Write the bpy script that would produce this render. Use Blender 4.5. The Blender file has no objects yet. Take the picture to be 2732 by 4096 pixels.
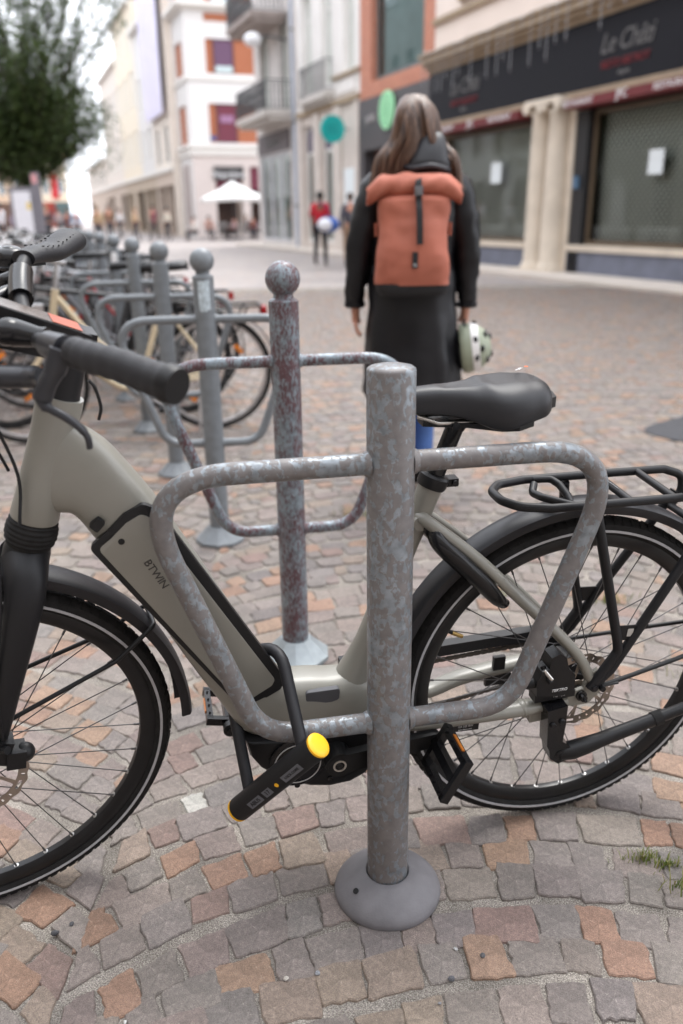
import bpy, math, random
import numpy as np
from mathutils import Vector, Matrix, noise
random.seed(7); rng = np.random.default_rng(7)
sc = bpy.context.scene
COL = sc.collection
R = math.radians

# ------------------------------------------------------------------ camera
TH, RO, CAMH = R(20.0), R(-0.8), 1.22
cf = Vector((0, math.cos(TH), -math.sin(TH)))
u0 = Vector((0, math.sin(TH), math.cos(TH))); r0 = Vector((1, 0, 0))
cr = r0*math.cos(RO) + u0*math.sin(RO); cu = u0*math.cos(RO) - r0*math.sin(RO)
cam = bpy.data.cameras.new('camera'); camo = bpy.data.objects.new('camera', cam); COL.objects.link(camo)
M = Matrix.Identity(4)
for i in range(3):
    M[i][0], M[i][1], M[i][2] = cr[i], cu[i], -cf[i]
M[2][3] = CAMH
camo.matrix_world = M
cam.sensor_fit = 'VERTICAL'; cam.sensor_height = 36; cam.sensor_width = 24; cam.lens = 28.79
cam.clip_start = 0.05; cam.clip_end = 2000
cam.dof.use_dof = True; cam.dof.focus_distance = 1.46; cam.dof.aperture_fstop = 2.1; cam.dof.aperture_blades = 9
sc.camera = camo
# ------------------------------------------------------------------ world, sun, exposure
w = bpy.data.worlds.new('World'); sc.world = w; w.use_nodes = True
nt = w.node_tree; nt.nodes.clear()
sky = nt.nodes.new('ShaderNodeTexSky'); sky.sky_type = 'NISHITA'; sky.sun_disc = False
SUN_EL, SUN_AZ = R(62), R(25)
sky.sun_elevation = SUN_EL; sky.sun_rotation = SUN_AZ; sky.dust_density = 4; sky.air_density = 1.0
hs = nt.nodes.new('ShaderNodeHueSaturation'); hs.inputs['Saturation'].default_value = 0.18
mx = nt.nodes.new('ShaderNodeMix'); mx.data_type = 'RGBA'; mx.inputs[0].default_value = 0.8
mx.inputs[7].default_value = (11.2, 11.6, 12.5, 1)
bg = nt.nodes.new('ShaderNodeBackground'); bg.inputs['Strength'].default_value = 0.12
out = nt.nodes.new('ShaderNodeOutputWorld')
nt.links.new(sky.outputs[0], hs.inputs['Color']); nt.links.new(hs.outputs[0], mx.inputs[6])
nt.links.new(mx.outputs[2], bg.inputs['Color']); nt.links.new(bg.outputs[0], out.inputs['Surface'])
sl = bpy.data.lights.new('sun', 'SUN'); sl.energy = 1.0; sl.angle = R(22); sl.color = (1, .97, .92)
slo = bpy.data.objects.new('sun', sl); COL.objects.link(slo)
sd = Vector((math.sin(SUN_AZ)*math.cos(SUN_EL), math.cos(SUN_AZ)*math.cos(SUN_EL), math.sin(SUN_EL)))
slo.rotation_euler = sd.to_track_quat('Z', 'Y').to_euler()
sc.view_settings.view_transform = 'Standard'; sc.view_settings.look = 'None'
sc.view_settings.exposure = 1.26; sc.view_settings.gamma = 1; sc.view_settings.use_curve_mapping = False
sc.render.engine = 'CYCLES'
sc.cycles.use_denoising = True
sc.cycles.max_bounces = 6; sc.cycles.transparent_max_bounces = 12; sc.cycles.caustics_reflective = False; sc.cycles.caustics_refractive = False

# ------------------------------------------------------------------ materials
def srgb(r, g, b):
    f = lambda c: (c/255/12.92) if c/255 <= .04045 else ((c/255+.055)/1.055)**2.4
    return (f(r), f(g), f(b))
def lin(c, k=1.0): return (c[0]*k, c[1]*k, c[2]*k, 1)
MATS = {}
def mat(name, col, rough=.6, metal=0., var=.12, vscale=9., bump=0., bscale=300., spec=.5, coat=0., emit=None):
    """principled with a noise colour variation and a little relief"""
    if name in MATS: return MATS[name]
    m = bpy.data.materials.new(name); m.use_nodes = True; t = m.node_tree; N = t.nodes; L = t.links
    p = N['Principled BSDF']
    p.inputs['Roughness'].default_value = rough; p.inputs['Metallic'].default_value = metal
    p.inputs['Specular IOR Level'].default_value = spec
    p.inputs['Coat Weight'].default_value = coat
    co = N.new('ShaderNodeTexCoord')
    if var > 0:
        n = N.new('ShaderNodeTexNoise'); n.inputs['Scale'].default_value = vscale; n.inputs['Detail'].default_value = 5
        L.new(co.outputs['Object'], n.inputs['Vector'])
        r = N.new('ShaderNodeValToRGB'); r.color_ramp.elements[0].position = .3; r.color_ramp.elements[1].position = .7
        r.color_ramp.elements[0].color = lin(col, 1-var); r.color_ramp.elements[1].color = lin(col, 1+var)
        L.new(n.outputs['Fac'], r.inputs['Fac']); L.new(r.outputs['Color'], p.inputs['Base Color'])
        rr = N.new('ShaderNodeMapRange'); rr.inputs['To Min'].default_value = max(.03, rough-.08); rr.inputs['To Max'].default_value = min(1, rough+.08)
        L.new(n.outputs['Fac'], rr.inputs['Value']); L.new(rr.outputs[0], p.inputs['Roughness'])
    else:
        p.inputs['Base Color'].default_value = lin(col)
    if bump > 0:
        n2 = N.new('ShaderNodeTexNoise'); n2.inputs['Scale'].default_value = bscale; n2.inputs['Detail'].default_value = 4
        L.new(co.outputs['Object'], n2.inputs['Vector'])
        b = N.new('ShaderNodeBump'); b.inputs['Strength'].default_value = bump; b.inputs['Distance'].default_value = .002
        L.new(n2.outputs['Fac'], b.inputs['Height']); L.new(b.outputs['Normal'], p.inputs['Normal'])
    if emit:
        p.inputs['Emission Color'].default_value = lin(col); p.inputs['Emission Strength'].default_value = emit
    MATS[name] = m; return m

def flake_mat(name, paint, bare, cover, scale, thr_w=.012, stretch=(1, 1, .55), rough=(.5, .36), big_w=.42):
    """old paint flaking off galvanised steel"""
    m = bpy.data.materials.new(name); m.use_nodes = True; t = m.node_tree; N = t.nodes; L = t.links
    p = N['Principled BSDF']
    co = N.new('ShaderNodeTexCoord'); mp = N.new('ShaderNodeMapping'); mp.inputs['Scale'].default_value = stretch
    oi = N.new('ShaderNodeObjectInfo'); ml = N.new('ShaderNodeMath'); ml.operation = 'MULTIPLY'; ml.inputs[1].default_value = 17.
    L.new(oi.outputs['Random'], ml.inputs[0]); L.new(co.outputs['Object'], mp.inputs['Vector'])
    n = N.new('ShaderNodeTexNoise'); n.noise_dimensions = '4D'; n.inputs['Scale'].default_value = scale; n.inputs['Detail'].default_value = 4.5; n.inputs['Roughness'].default_value = .55
    n.inputs['Distortion'].default_value = .5
    L.new(mp.outputs[0], n.inputs['Vector']); L.new(ml.outputs[0], n.inputs['W'])
    big = N.new('ShaderNodeTexNoise'); big.inputs['Scale'].default_value = scale*.13; big.inputs['Detail'].default_value = 2
    L.new(mp.outputs[0], big.inputs['Vector'])
    ad = N.new('ShaderNodeMath'); ad.operation = 'MULTIPLY_ADD'; ad.inputs[1].default_value = big_w; L.new(big.outputs['Fac'], ad.inputs[0]); L.new(n.outputs['Fac'], ad.inputs[2])
    mr = N.new('ShaderNodeMapRange'); mr.inputs['From Min'].default_value = cover-thr_w; mr.inputs['From Max'].default_value = cover+thr_w
    L.new(ad.outputs[0], mr.inputs['Value'])
    # bare metal: mottled zinc spangle
    v = N.new('ShaderNodeTexNoise'); v.inputs['Scale'].default_value = 70; v.inputs['Detail'].default_value = 6
    L.new(co.outputs['Object'], v.inputs['Vector'])
    rb = N.new('ShaderNodeValToRGB'); rb.color_ramp.elements[0].position = .32; rb.color_ramp.elements[1].position = .68
    rb.color_ramp.elements[0].color = lin(bare, .72); rb.color_ramp.elements[1].color = lin(bare, 1.18)
    L.new(v.outputs['Fac'], rb.inputs['Fac'])
    rp = N.new('ShaderNodeValToRGB'); rp.color_ramp.elements[0].position = .35; rp.color_ramp.elements[1].position = .65
    rp.color_ramp.elements[0].color = lin(paint, .86); rp.color_ramp.elements[1].color = lin(paint, 1.1)
    L.new(v.outputs['Fac'], rp.inputs['Fac'])
    mix = N.new('ShaderNodeMix'); mix.data_type = 'RGBA'
    L.new(mr.outputs[0], mix.inputs[0]); L.new(rp.outputs[0], mix.inputs[6]); L.new(rb.outputs[0], mix.inputs[7])
    L.new(mix.outputs[2], p.inputs['Base Color'])
    rr = N.new('ShaderNodeMapRange'); rr.inputs['To Min'].default_value = rough[0]; rr.inputs['To Max'].default_value = rough[1]
    L.new(mr.outputs[0], rr.inputs['Value']); L.new(rr.outputs[0], p.inputs['Roughness'])
    mm = N.new('ShaderNodeMath'); mm.operation = 'MULTIPLY'; mm.inputs[1].default_value = .35; L.new(mr.outputs[0], mm.inputs[0]); L.new(mm.outputs[0], p.inputs['Metallic'])
    b = N.new('ShaderNodeBump'); b.inputs['Strength'].default_value = .6; b.inputs['Distance'].default_value = -.0006
    L.new(mr.outputs[0], b.inputs['Height']); L.new(b.outputs['Normal'], p.inputs['Normal'])
    MATS[name] = m; return m

def stone_mat():
    m = bpy.data.materials.new('porphyry_stone'); m.use_nodes = True; t = m.node_tree; N = t.nodes; L = t.links
    p = N['Principled BSDF']; p.inputs['Roughness'].default_value = .52; p.inputs['Specular IOR Level'].default_value = .6
    at = N.new('ShaderNodeAttribute'); at.attribute_name = 'tint'
    co = N.new('ShaderNodeTexCoord')
    def noise(s, d, r=.6):
        n = N.new('ShaderNodeTexNoise'); n.inputs['Scale'].default_value = s; n.inputs['Detail'].default_value = d; n.inputs['Roughness'].default_value = r
        L.new(co.outputs['Object'], n.inputs['Vector']); return n
    a, b_, c = noise(520, 3), noise(95, 5), noise(16, 5)
    def mapr(n, lo, hi, f0=.3, f1=.7):
        r = N.new('ShaderNodeMapRange'); r.inputs['From Min'].default_value = f0; r.inputs['From Max'].default_value = f1
        r.inputs['To Min'].default_value = lo; r.inputs['To Max'].default_value = hi; L.new(n.outputs['Fac'], r.inputs['Value']); return r
    def mul(x, y):
        k = N.new('ShaderNodeMath'); k.operation = 'MULTIPLY'; L.new(x.outputs[0], k.inputs[0]); L.new(y.outputs[0], k.inputs[1]); return k
    k = mul(mul(mapr(a, .62, 1.38), mapr(b_, .76, 1.24)), mapr(c, .8, 1.2))
    vm = N.new('ShaderNodeVectorMath'); vm.operation = 'SCALE'; L.new(at.outputs['Color'], vm.inputs[0]); L.new(k.outputs[0], vm.inputs['Scale'])
    # pale crystals
    vo = N.new('ShaderNodeTexVoronoi'); vo.inputs['Scale'].default_value = 260; L.new(co.outputs['Object'], vo.inputs['Vector'])
    cr_ = N.new('ShaderNodeMapRange'); cr_.inputs['From Min'].default_value = .16; cr_.inputs['From Max'].default_value = .28; cr_.inputs['To Min'].default_value = .55; cr_.inputs['To Max'].default_value = 0
    L.new(vo.outputs['Distance'], cr_.inputs['Value'])
    sp = mul(cr_, mapr(b_, 0, .8, .5, .62))
    mx_ = N.new('ShaderNodeMix'); mx_.data_type = 'RGBA'; mx_.inputs[7].default_value = (.5, .46, .4, 1)
    L.new(sp.outputs[0], mx_.inputs[0]); L.new(vm.outputs[0], mx_.inputs[6]); L.new(mx_.outputs[2], p.inputs['Base Color'])
    bp = N.new('ShaderNodeBump'); bp.inputs['Strength'].default_value = .7; bp.inputs['Distance'].default_value = .005
    sm = N.new('ShaderNodeMath'); sm.operation = 'ADD'; L.new(b_.outputs['Fac'], sm.inputs[0]); L.new(a.outputs['Fac'], sm.inputs[1])
    L.new(sm.outputs[0], bp.inputs['Height']); L.new(bp.outputs['Normal'], p.inputs['Normal'])
    return m
def sand_mat():
    m = bpy.data.materials.new('joint_sand'); m.use_nodes = True; t = m.node_tree; N = t.nodes; L = t.links
    p = N['Principled BSDF']; p.inputs['Roughness'].default_value = .95; p.inputs['Specular IOR Level'].default_value = .15
    co = N.new('ShaderNodeTexCoord')
    n = N.new('ShaderNodeTexNoise'); n.inputs['Scale'].default_value = 420; n.inputs['Detail'].default_value = 3
    n2 = N.new('ShaderNodeTexNoise'); n2.inputs['Scale'].default_value = 7; n2.inputs['Detail'].default_value = 4
    for q in (n, n2): L.new(co.outputs['Object'], q.inputs['Vector'])
    r = N.new('ShaderNodeValToRGB'); e = r.color_ramp.elements
    e[0].position = .32; e[0].color = (.11, .098, .086, 1); e[1].position = .7; e[1].color = (.42, .385, .34, 1)
    x = e.new(.5); x.color = (.22, .198, .174, 1)
    L.new(n.outputs['Fac'], r.inputs['Fac'])
    mr = N.new('ShaderNodeMapRange'); mr.inputs['From Min'].default_value = .35; mr.inputs['From Max'].default_value = .65; mr.inputs['To Min'].default_value = .72; mr.inputs['To Max'].default_value = 1.3
    L.new(n2.outputs['Fac'], mr.inputs['Value'])
    vm = N.new('ShaderNodeVectorMath'); vm.operation = 'SCALE'; L.new(r.outputs[0], vm.inputs[0]); L.new(mr.outputs[0], vm.inputs['Scale']); L.new(vm.outputs[0], p.inputs['Base Color'])
    b = N.new('ShaderNodeBump'); b.inputs['Strength'].default_value = .9; b.inputs['Distance'].default_value = .004
    L.new(n.outputs['Fac'], b.inputs['Height']); L.new(b.outputs['Normal'], p.inputs['Normal'])
    return m
def street_mat():
    m = bpy.data.materials.new('far_setts'); m.use_nodes = True; t = m.node_tree; N = t.nodes; L = t.links
    p = N['Principled BSDF']; p.inputs['Roughness'].default_value = .6; p.inputs['Specular IOR Level'].default_value = .5
    co = N.new('ShaderNodeTexCoord')
    v = N.new('ShaderNodeTexVoronoi'); v.inputs['Scale'].default_value = 9; L.new(co.outputs['Object'], v.inputs['Vector'])
    r = N.new('ShaderNodeValToRGB'); e = r.color_ramp.elements; e[0].color = (.24, .215, .208, 1); e[1].color = (.36, .28, .235, 1)
    q = e.new(.35); q.color = (.3, .26, .25, 1); q = e.new(.65); q.color = (.3, .285, .275, 1)
    s = N.new('ShaderNodeSeparateColor'); L.new(v.outputs['Color'], s.inputs[0]); L.new(s.outputs[0], r.inputs['Fac'])
    n = N.new('ShaderNodeTexNoise'); n.inputs['Scale'].default_value = .5; n.inputs['Detail'].default_value = 5; L.new(co.outputs['Object'], n.inputs['Vector'])
    mr = N.new('ShaderNodeMapRange'); mr.inputs['From Min'].default_value = .3; mr.inputs['From Max'].default_value = .7; mr.inputs['To Min'].default_value = .85; mr.inputs['To Max'].default_value = 1.15; L.new(n.outputs['Fac'], mr.inputs['Value'])
    vm = N.new('ShaderNodeVectorMath'); vm.operation = 'SCALE'; L.new(r.outputs[0], vm.inputs[0]); L.new(mr.outputs[0], vm.inputs['Scale']); L.new(vm.outputs[0], p.inputs['Base Color'])
    return m
def glass_mat(name, tint=(.8, .85, .85), clear=.7, rough=.02):
    m = bpy.data.materials.new(name); m.use_nodes = True; t = m.node_tree; N = t.nodes; L = t.links
    N.remove(N['Principled BSDF'])
    tr = N.new('ShaderNodeBsdfTransparent'); tr.inputs['Color'].default_value = lin(tint, clear)
    gl = N.new('ShaderNodeBsdfGlossy'); gl.inputs['Roughness'].default_value = rough; gl.inputs['Color'].default_value = (.9, .95, .95, 1)
    fr = N.new('ShaderNodeFresnel'); fr.inputs['IOR'].default_value = 1.5
    co = N.new('ShaderNodeTexCoord'); n = N.new('ShaderNodeTexNoise'); n.inputs['Scale'].default_value = .7
    L.new(co.outputs['Object'], n.inputs['Vector']); b = N.new('ShaderNodeBump'); b.inputs['Strength'].default_value = .02; L.new(n.outputs['Fac'], b.inputs['Height']); L.new(b.outputs[0], gl.inputs['Normal'])
    mx_ = N.new('ShaderNodeMixShader'); L.new(fr.outputs[0], mx_.inputs[0]); L.new(tr.outputs[0], mx_.inputs[1]); L.new(gl.outputs[0], mx_.inputs[2])
    L.new(mx_.outputs[0], N['Material Output'].inputs['Surface'])
    MATS[name] = m; return m
def leaf_mat(name, cols):
    m = bpy.data.materials.new(name); m.use_nodes = True; t = m.node_tree; N = t.nodes; L = t.links
    p = N['Principled BSDF']; p.inputs['Roughness'].default_value = .55
    g = N.new('ShaderNodeNewGeometry'); r = N.new('ShaderNodeValToRGB'); e = r.color_ramp.elements
    e[0].color = lin(cols[0]); e[1].color = lin(cols[-1]); 
    for i, c in enumerate(cols[1:-1]): q = e.new((i+1)/(len(cols)-1)); q.color = lin(c)
    L.new(g.outputs['Random Per Island'], r.inputs['Fac']); L.new(r.outputs[0], p.inputs['Base Color'])
    tl = N.new('ShaderNodeBsdfTranslucent'); L.new(r.outputs[0], tl.inputs['Color'])
    mx_ = N.new('ShaderNodeMixShader'); mx_.inputs[0].default_value = .3; L.new(p.outputs[0], mx_.inputs[1]); L.new(tl.outputs[0], mx_.inputs[2])
    L.new(mx_.outputs[0], N['Material Output'].inputs['Surface']); return m
def streak_mat(name, c0, c1, scale=(160, 160, 4), rough=.45):
    m = bpy.data.materials.new(name); m.use_nodes = True; t = m.node_tree; N = t.nodes; L = t.links
    p = N['Principled BSDF']; p.inputs['Roughness'].default_value = rough
    co = N.new('ShaderNodeTexCoord'); mp = N.new('ShaderNodeMapping'); mp.inputs['Scale'].default_value = scale
    n = N.new('ShaderNodeTexNoise'); n.inputs['Scale'].default_value = 1; n.inputs['Detail'].default_value = 4
    L.new(co.outputs['Object'], mp.inputs[0]); L.new(mp.outputs[0], n.inputs['Vector'])
    r = N.new('ShaderNodeValToRGB'); r.color_ramp.elements[0].position = .3; r.color_ramp.elements[1].position = .72
    r.color_ramp.elements[0].color = lin(c0); r.color_ramp.elements[1].color = lin(c1); L.new(n.outputs['Fac'], r.inputs['Fac']); L.new(r.outputs[0], p.inputs['Base Color'])
    b = N.new('ShaderNodeBump'); b.inputs['Strength'].default_value = .5; b.inputs['Distance'].default_value = .004; L.new(n.outputs['Fac'], b.inputs['Height']); L.new(b.outputs[0], p.inputs['Normal'])
    return m
def brick_mat(name, c1, c2, mortar, scale=1.):
    m = bpy.data.materials.new(name); m.use_nodes = True; t = m.node_tree; N = t.nodes; L = t.links
    p = N['Principled BSDF']; p.inputs['Roughness'].default_value = .85
    co = N.new('ShaderNodeTexCoord'); bk = N.new('ShaderNodeTexBrick'); bk.inputs['Scale'].default_value = scale
    bk.inputs['Brick Width'].default_value = .22; bk.inputs['Row Height'].default_value = .07; bk.inputs['Mortar Size'].default_value = .008
    bk.inputs['Color1'].default_value = lin(c1); bk.inputs['Color2'].default_value = lin(c2); bk.inputs['Mortar'].default_value = lin(mortar)
    L.new(co.outputs['UV'], bk.inputs['Vector']); L.new(bk.outputs['Color'], p.inputs['Base Color'])
    return m

BLACK = mat('black_plastic', (.008, .008, .009), .42, spec=.32, var=.2, vscale=30, bump=.15, bscale=900)
MATTE = mat('black_matt_paint', (.009, .009, .0105), .46, spec=.32, var=.15, vscale=14)
RUBBER = mat('tyre_rubber', (.016, .0155, .0155), .78, var=.35, vscale=60, bump=.4, bscale=500, spec=.22)
GLOSSB = mat('gloss_black', (.006, .006, .007), .25, spec=.4, var=.1)
GREIGE = mat('greige_paint', srgb(129, 127, 119), .38, var=.06, vscale=9, coat=.12)
STRIPE = mat('reflective_stripe', srgb(176, 177, 181), .4, var=.08, vscale=90)
STEEL = mat('bright_steel', (.55, .53, .5), .3, metal=1, var=.1, vscale=60)
SPOKE = mat('spoke_steel', (.09, .085, .085), .4, metal=.6, var=.1)
ROTOR = mat('rotor_steel', (.42, .36, .31), .35, metal=.9, var=.12, vscale=40)
BRASS = mat('brass', (.5, .33, .12), .35, metal=.9, var=.1)
ORANGE = mat('orange_reflector', (.75, .22, .02), .25, var=.1, vscale=80)
YELLOW = mat('yellow_plastic', srgb(238, 178, 22), .45, var=.05, vscale=40)
GREYTXT = mat('grey_print', (.2, .205, .22), .5, var=.05)
WHITETXT = mat('white_print', (.75, .75, .75), .5, var=.03)
NEARPAINT = flake_mat('taupe_flaking_paint', srgb(107, 103, 102), srgb(126, 132, 137), .735, 95, .022, (1, 1, .7))
REDPAINT = flake_mat('red_flaking_paint', srgb(88, 62, 66), srgb(128, 139, 146), .80, 170, .10, (1, 1, .45), (.45, .4), .62)
GREYPAINT = mat('grey_post_paint', srgb(112, 117, 121), .42, var=.12, vscale=35, bump=.1, bscale=200)
BASEGREY = mat('grey_rubber_base', srgb(104, 102, 105), .62, var=.15, vscale=26, bump=.2, bscale=260)
STONE = stone_mat(); SAND = sand_mat(); STREET = street_mat()
SKIN = mat('skin', srgb(196, 142, 120), .5, var=.06)
GRASS = leaf_mat('grass_blades', [(.09, .14, .02), (.16, .2, .04), (.3, .27, .1)])

# ------------------------------------------------------------------ mesh builder
class MB:
    def __init__(s): s.v = []; s.f = []; s.m = []; s.cm = 0
    def add(s, vs, fs):
        o = len(s.v); s.v.extend([tuple(map(float, p)) for p in vs]); s.f.extend([tuple(i+o for i in f) for f in fs]); s.m.extend([s.cm]*len(fs))
    def box(s, c, d, rot=None, taper=1.):
        x, y, z = d[0]/2, d[1]/2, d[2]/2
        P = [Vector((sx*x*(taper if sz > 0 else 1), sy*y*(taper if sz > 0 else 1), sz*z)) for sz in (-1, 1) for sy in (-1, 1) for sx in (-1, 1)]
        if rot is not None: P = [rot @ p for p in P]
        s.add([p+Vector(c) for p in P], [(0, 2, 3, 1), (4, 5, 7, 6), (0, 1, 5, 4), (2, 6, 7, 3), (0, 4, 6, 2), (1, 3, 7, 5)])
    def tube(s, pts, r, n=10, closed=False, caps=True, flat=None):
        pts = [Vector(p) for p in pts]; k = len(pts)
        rs = r if isinstance(r, (list, tuple)) else [r]*k
        T = []
        for i in range(k):
            a = pts[(i-1) % k] if (closed or i > 0) else pts[i]; b = pts[(i+1) % k] if (closed or i < k-1) else pts[i]
            d = (b-a); T.append(d.normalized() if d.length > 1e-9 else Vector((0, 0, 1)))
        up = Vector((0, 0, 1)) if abs(T[0].z) < .9 else Vector((0, 1, 0))
        nrm = T[0].cross(up).normalized(); vs = []
        for i in range(k):
            if i:
                q = T[i-1].rotation_difference(T[i]); nrm = q @ nrm
            nrm = (nrm - T[i]*nrm.dot(T[i])).normalized(); b = T[i].cross(nrm)
            for j in range(n):
                a = 2*math.pi*j/n
                e = (1, 1) if flat is None else flat
                vs.append(pts[i] + (nrm*math.cos(a)*e[0] + b*math.sin(a)*e[1])*rs[i])
        fs = []
        for i in range(k if closed else k-1):
            i2 = (i+1) % k
            for j in range(n): fs.append((i*n+j, i*n+(j+1) % n, i2*n+(j+1) % n, i2*n+j))
        if caps and not closed:
            fs.append(tuple(range(n-1, -1, -1))); fs.append(tuple((k-1)*n+j for j in range(n)))
        s.add(vs, fs)
    def lathe(s, prof, n=24, mtx=None, caps=True):
        vs = []; k = len(prof)
        for r, z in prof:
            for j in range(n):
                a = 2*math.pi*j/n; p = Vector((r*math.cos(a), r*math.sin(a), z)); vs.append(mtx @ p if mtx is not None else p)
        fs = [(i*n+j, i*n+(j+1) % n, (i+1)*n+(j+1) % n, (i+1)*n+j) for i in range(k-1) for j in range(n)]
        if caps:
            fs.append(tuple(range(n-1, -1, -1))); fs.append(tuple((k-1)*n+j for j in range(n)))
        s.add(vs, fs)
    def loft(s, rings, caps=True, closed=False):
        n = len(rings[0]); k = len(rings); vs = [p for r in rings for p in r]
        fs = [(i*n+j, i*n+(j+1) % n, ((i+1) % k)*n+(j+1) % n, ((i+1) % k)*n+j) for i in range(k if closed else k-1) for j in range(n)]
        if caps and not closed: fs.append(tuple(range(n-1, -1, -1))); fs.append(tuple((k-1)*n+j for j in range(n)))
        s.add(vs, fs)
    def prism(s, poly, fn, t0, t1):
        n = len(poly); vs = [fn(a, b, t0) for a, b in poly] + [fn(a, b, t1) for a, b in poly]
        fs = [tuple(range(n-1, -1, -1)), tuple(range(n, 2*n))] + [(j, (j+1) % n, n+(j+1) % n, n+j) for j in range(n)]
        s.add(vs, fs)
    def sphere(s, c, r, nu=16, nv=10, sc3=(1, 1, 1), mtx=None):
        vs = []
        for i in range(1, nv):
            t = math.pi*i/nv
            for j in range(nu):
                p = 2*math.pi*j/nu; q = Vector((math.sin(t)*math.cos(p)*r*sc3[0], math.sin(t)*math.sin(p)*r*sc3[1], math.cos(t)*r*sc3[2]))
                vs.append((mtx @ q if mtx is not None else q)+Vector(c))
        a = Vector((0, 0, r*sc3[2])); top = (mtx @ a if mtx is not None else a)+Vector(c); bot = (mtx @ -a if mtx is not None else -a)+Vector(c)
        o = len(vs); vs += [top, bot]
        fs = [(i*nu+j, (i+1)*nu+j, (i+1)*nu+(j+1) % nu, i*nu+(j+1) % nu) for i in range(nv-2) for j in range(nu)]
        fs += [(o, j, (j+1) % nu) for j in range(nu)] + [(o+1, (nv-2)*nu+(j+1) % nu, (nv-2)*nu+j) for j in range(nu)]
        s.add(vs, fs)
    def ring(s, prof, fn, n=64, a0=0., a1=None):
        """profile [(radius, side)] swept about an axis; fn(radius, side, angle) -> point"""
        closed = a1 is None; k = n if closed else n+1; m = len(prof); a1 = 2*math.pi if closed else a1
        vs = [fn(r, y, a0+(a1-a0)*i/n) for i in range(k) for r, y in prof]
        fs = [(i*m+j, i*m+(j+1) % m, ((i+1) % k)*m+(j+1) % m, ((i+1) % k)*m+j) for i in range(n) for j in range(m)]
        if not closed: fs += [tuple(range(m-1, -1, -1)), tuple(n*m+j for j in range(m))]
        s.add(vs, fs)
    def map(s, fn): s.v = [tuple(fn(Vector(p))) for p in s.v]; return s
    def build(s, name, mats, parent=None, smooth=38, uv=None):
        me = bpy.data.meshes.new(name); me.from_pydata(s.v, [], s.f); me.update()
        if not isinstance(mats, (list, tuple)): mats = [mats]
        for m in mats: me.materials.append(m)
        if len(mats) > 1: me.polygons.foreach_set('material_index', s.m)
        if smooth:
            me.polygons.foreach_set('use_smooth', [True]*len(me.polygons)); me.set_sharp_from_angle(angle=R(smooth))
        if uv:
            l = me.uv_layers.new(name='UVMap'); co = [uv(Vector(v.co)) for v in me.vertices]
            l.data.foreach_set('uv', [c for lp in me.loops for c in co[lp.vertex_index]])
        o = bpy.data.objects.new(name, me); COL.objects.link(o)
        if parent: o.parent = parent
        return o
def empty(name, label=None, cat=None, loc=(0, 0, 0), rz=0., group=None, kind=None, mtx=None):
    o = bpy.data.objects.new(name, None); COL.objects.link(o); o.empty_display_size = .1
    if mtx is not None: o.matrix_world = mtx
    else: o.location = loc; o.rotation_euler = (0, 0, rz)
    return tag(o, label, cat, group, kind)
def tag(o, label=None, cat=None, group=None, kind=None):
    if label: o['label'] = label
    if cat: o['category'] = cat
    if group: o['group'] = group
    if kind: o['kind'] = kind
    return o
def copy_tree(o, parent=None):
    c = o.copy(); COL.objects.link(c)
    if parent is not None: c.parent = parent
    for ch in list(o.children): copy_tree(ch, c)
    return c
def recolour(root, old, new):
    for o in [root]+list(root.children_recursive):
        for s_ in o.material_slots:
            if s_.material == old: s_.link = 'OBJECT'; s_.material = new
def text(name, body, size, m, mtx, parent=None, ext=.0004, ax='CENTER', shear=0., space=1.):
    c = bpy.data.curves.new(name, 'FONT'); c.body = body; c.size = size; c.align_x = ax; c.align_y = 'CENTER'; c.extrude = ext; c.shear = shear; c.space_character = space
    c.resolution_u = 3; c.materials.append(m)
    tmp = bpy.data.objects.new('lettering_curve', c); me = bpy.data.meshes.new_from_object(tmp); bpy.data.objects.remove(tmp)
    if not me.materials: me.materials.append(m)
    me.name = name; o = bpy.data.objects.new(name, me); COL.objects.link(o)
    if parent: o.parent = parent
    o.matrix_local = mtx; return o
def frame_mtx(x, y, z, o):
    M_ = Matrix.Identity(4)
    for i in range(3): M_[i][0], M_[i][1], M_[i][2], M_[i][3] = x[i], y[i], z[i], o[i]
    return M_
def spline(P, n=6, closed=False):
    P = [Vector(p) for p in P]; k = len(P); O = []
    for i in range(k if closed else k-1):
        p0 = P[(i-1) % k] if (closed or i) else P[0]*2-P[1]; p1 = P[i]; p2 = P[(i+1) % k]; p3 = P[(i+2) % k] if (closed or i+2 < k) else P[-1]*2-P[-2]
        for j in range(n):
            t = j/n; O.append(.5*((2*p1)+(p2-p0)*t+(2*p0-5*p1+4*p2-p3)*t*t+(3*p1-p0-3*p2+p3)*t**3))
    if not closed: O.append(P[-1])
    return O
def fillet(P, rad, n=6, closed=False):
    P = [Vector(p) for p in P]; O = []; k = len(P)
    for i in range(k):
        if not closed and i in (0, k-1): O.append(P[i]); continue
        a, b, c = P[(i-1) % k], P[i], P[(i+1) % k]; d1 = (a-b); d2 = (c-b)
        rd = rad[i] if isinstance(rad, (list, tuple)) else rad
        ang = d1.angle(d2)
        if ang > 3.1: O.append(b); continue
        t = min(rd/math.tan(ang/2), d1.length*.49, d2.length*.49); p = b+d1.normalized()*t; q = b+d2.normalized()*t
        for j in range(n+1):
            u = j/n; O.append(p*(1-u)**2 + b*2*u*(1-u) + q*u*u)
    return O
def Rz(a): return Matrix.Rotation(a, 3, 'Z')

# ------------------------------------------------------------------ projection helper for choosing which setts show largest
def in_view(p, mx_=0.):
    d = Vector(p)-Vector((0, 0, CAMH)); z = d.dot(cf)
    if z < .1: return None
    return (d.dot(cr)/z*1880/784, d.dot(cu)/z*1880/1175.5, z)

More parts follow.
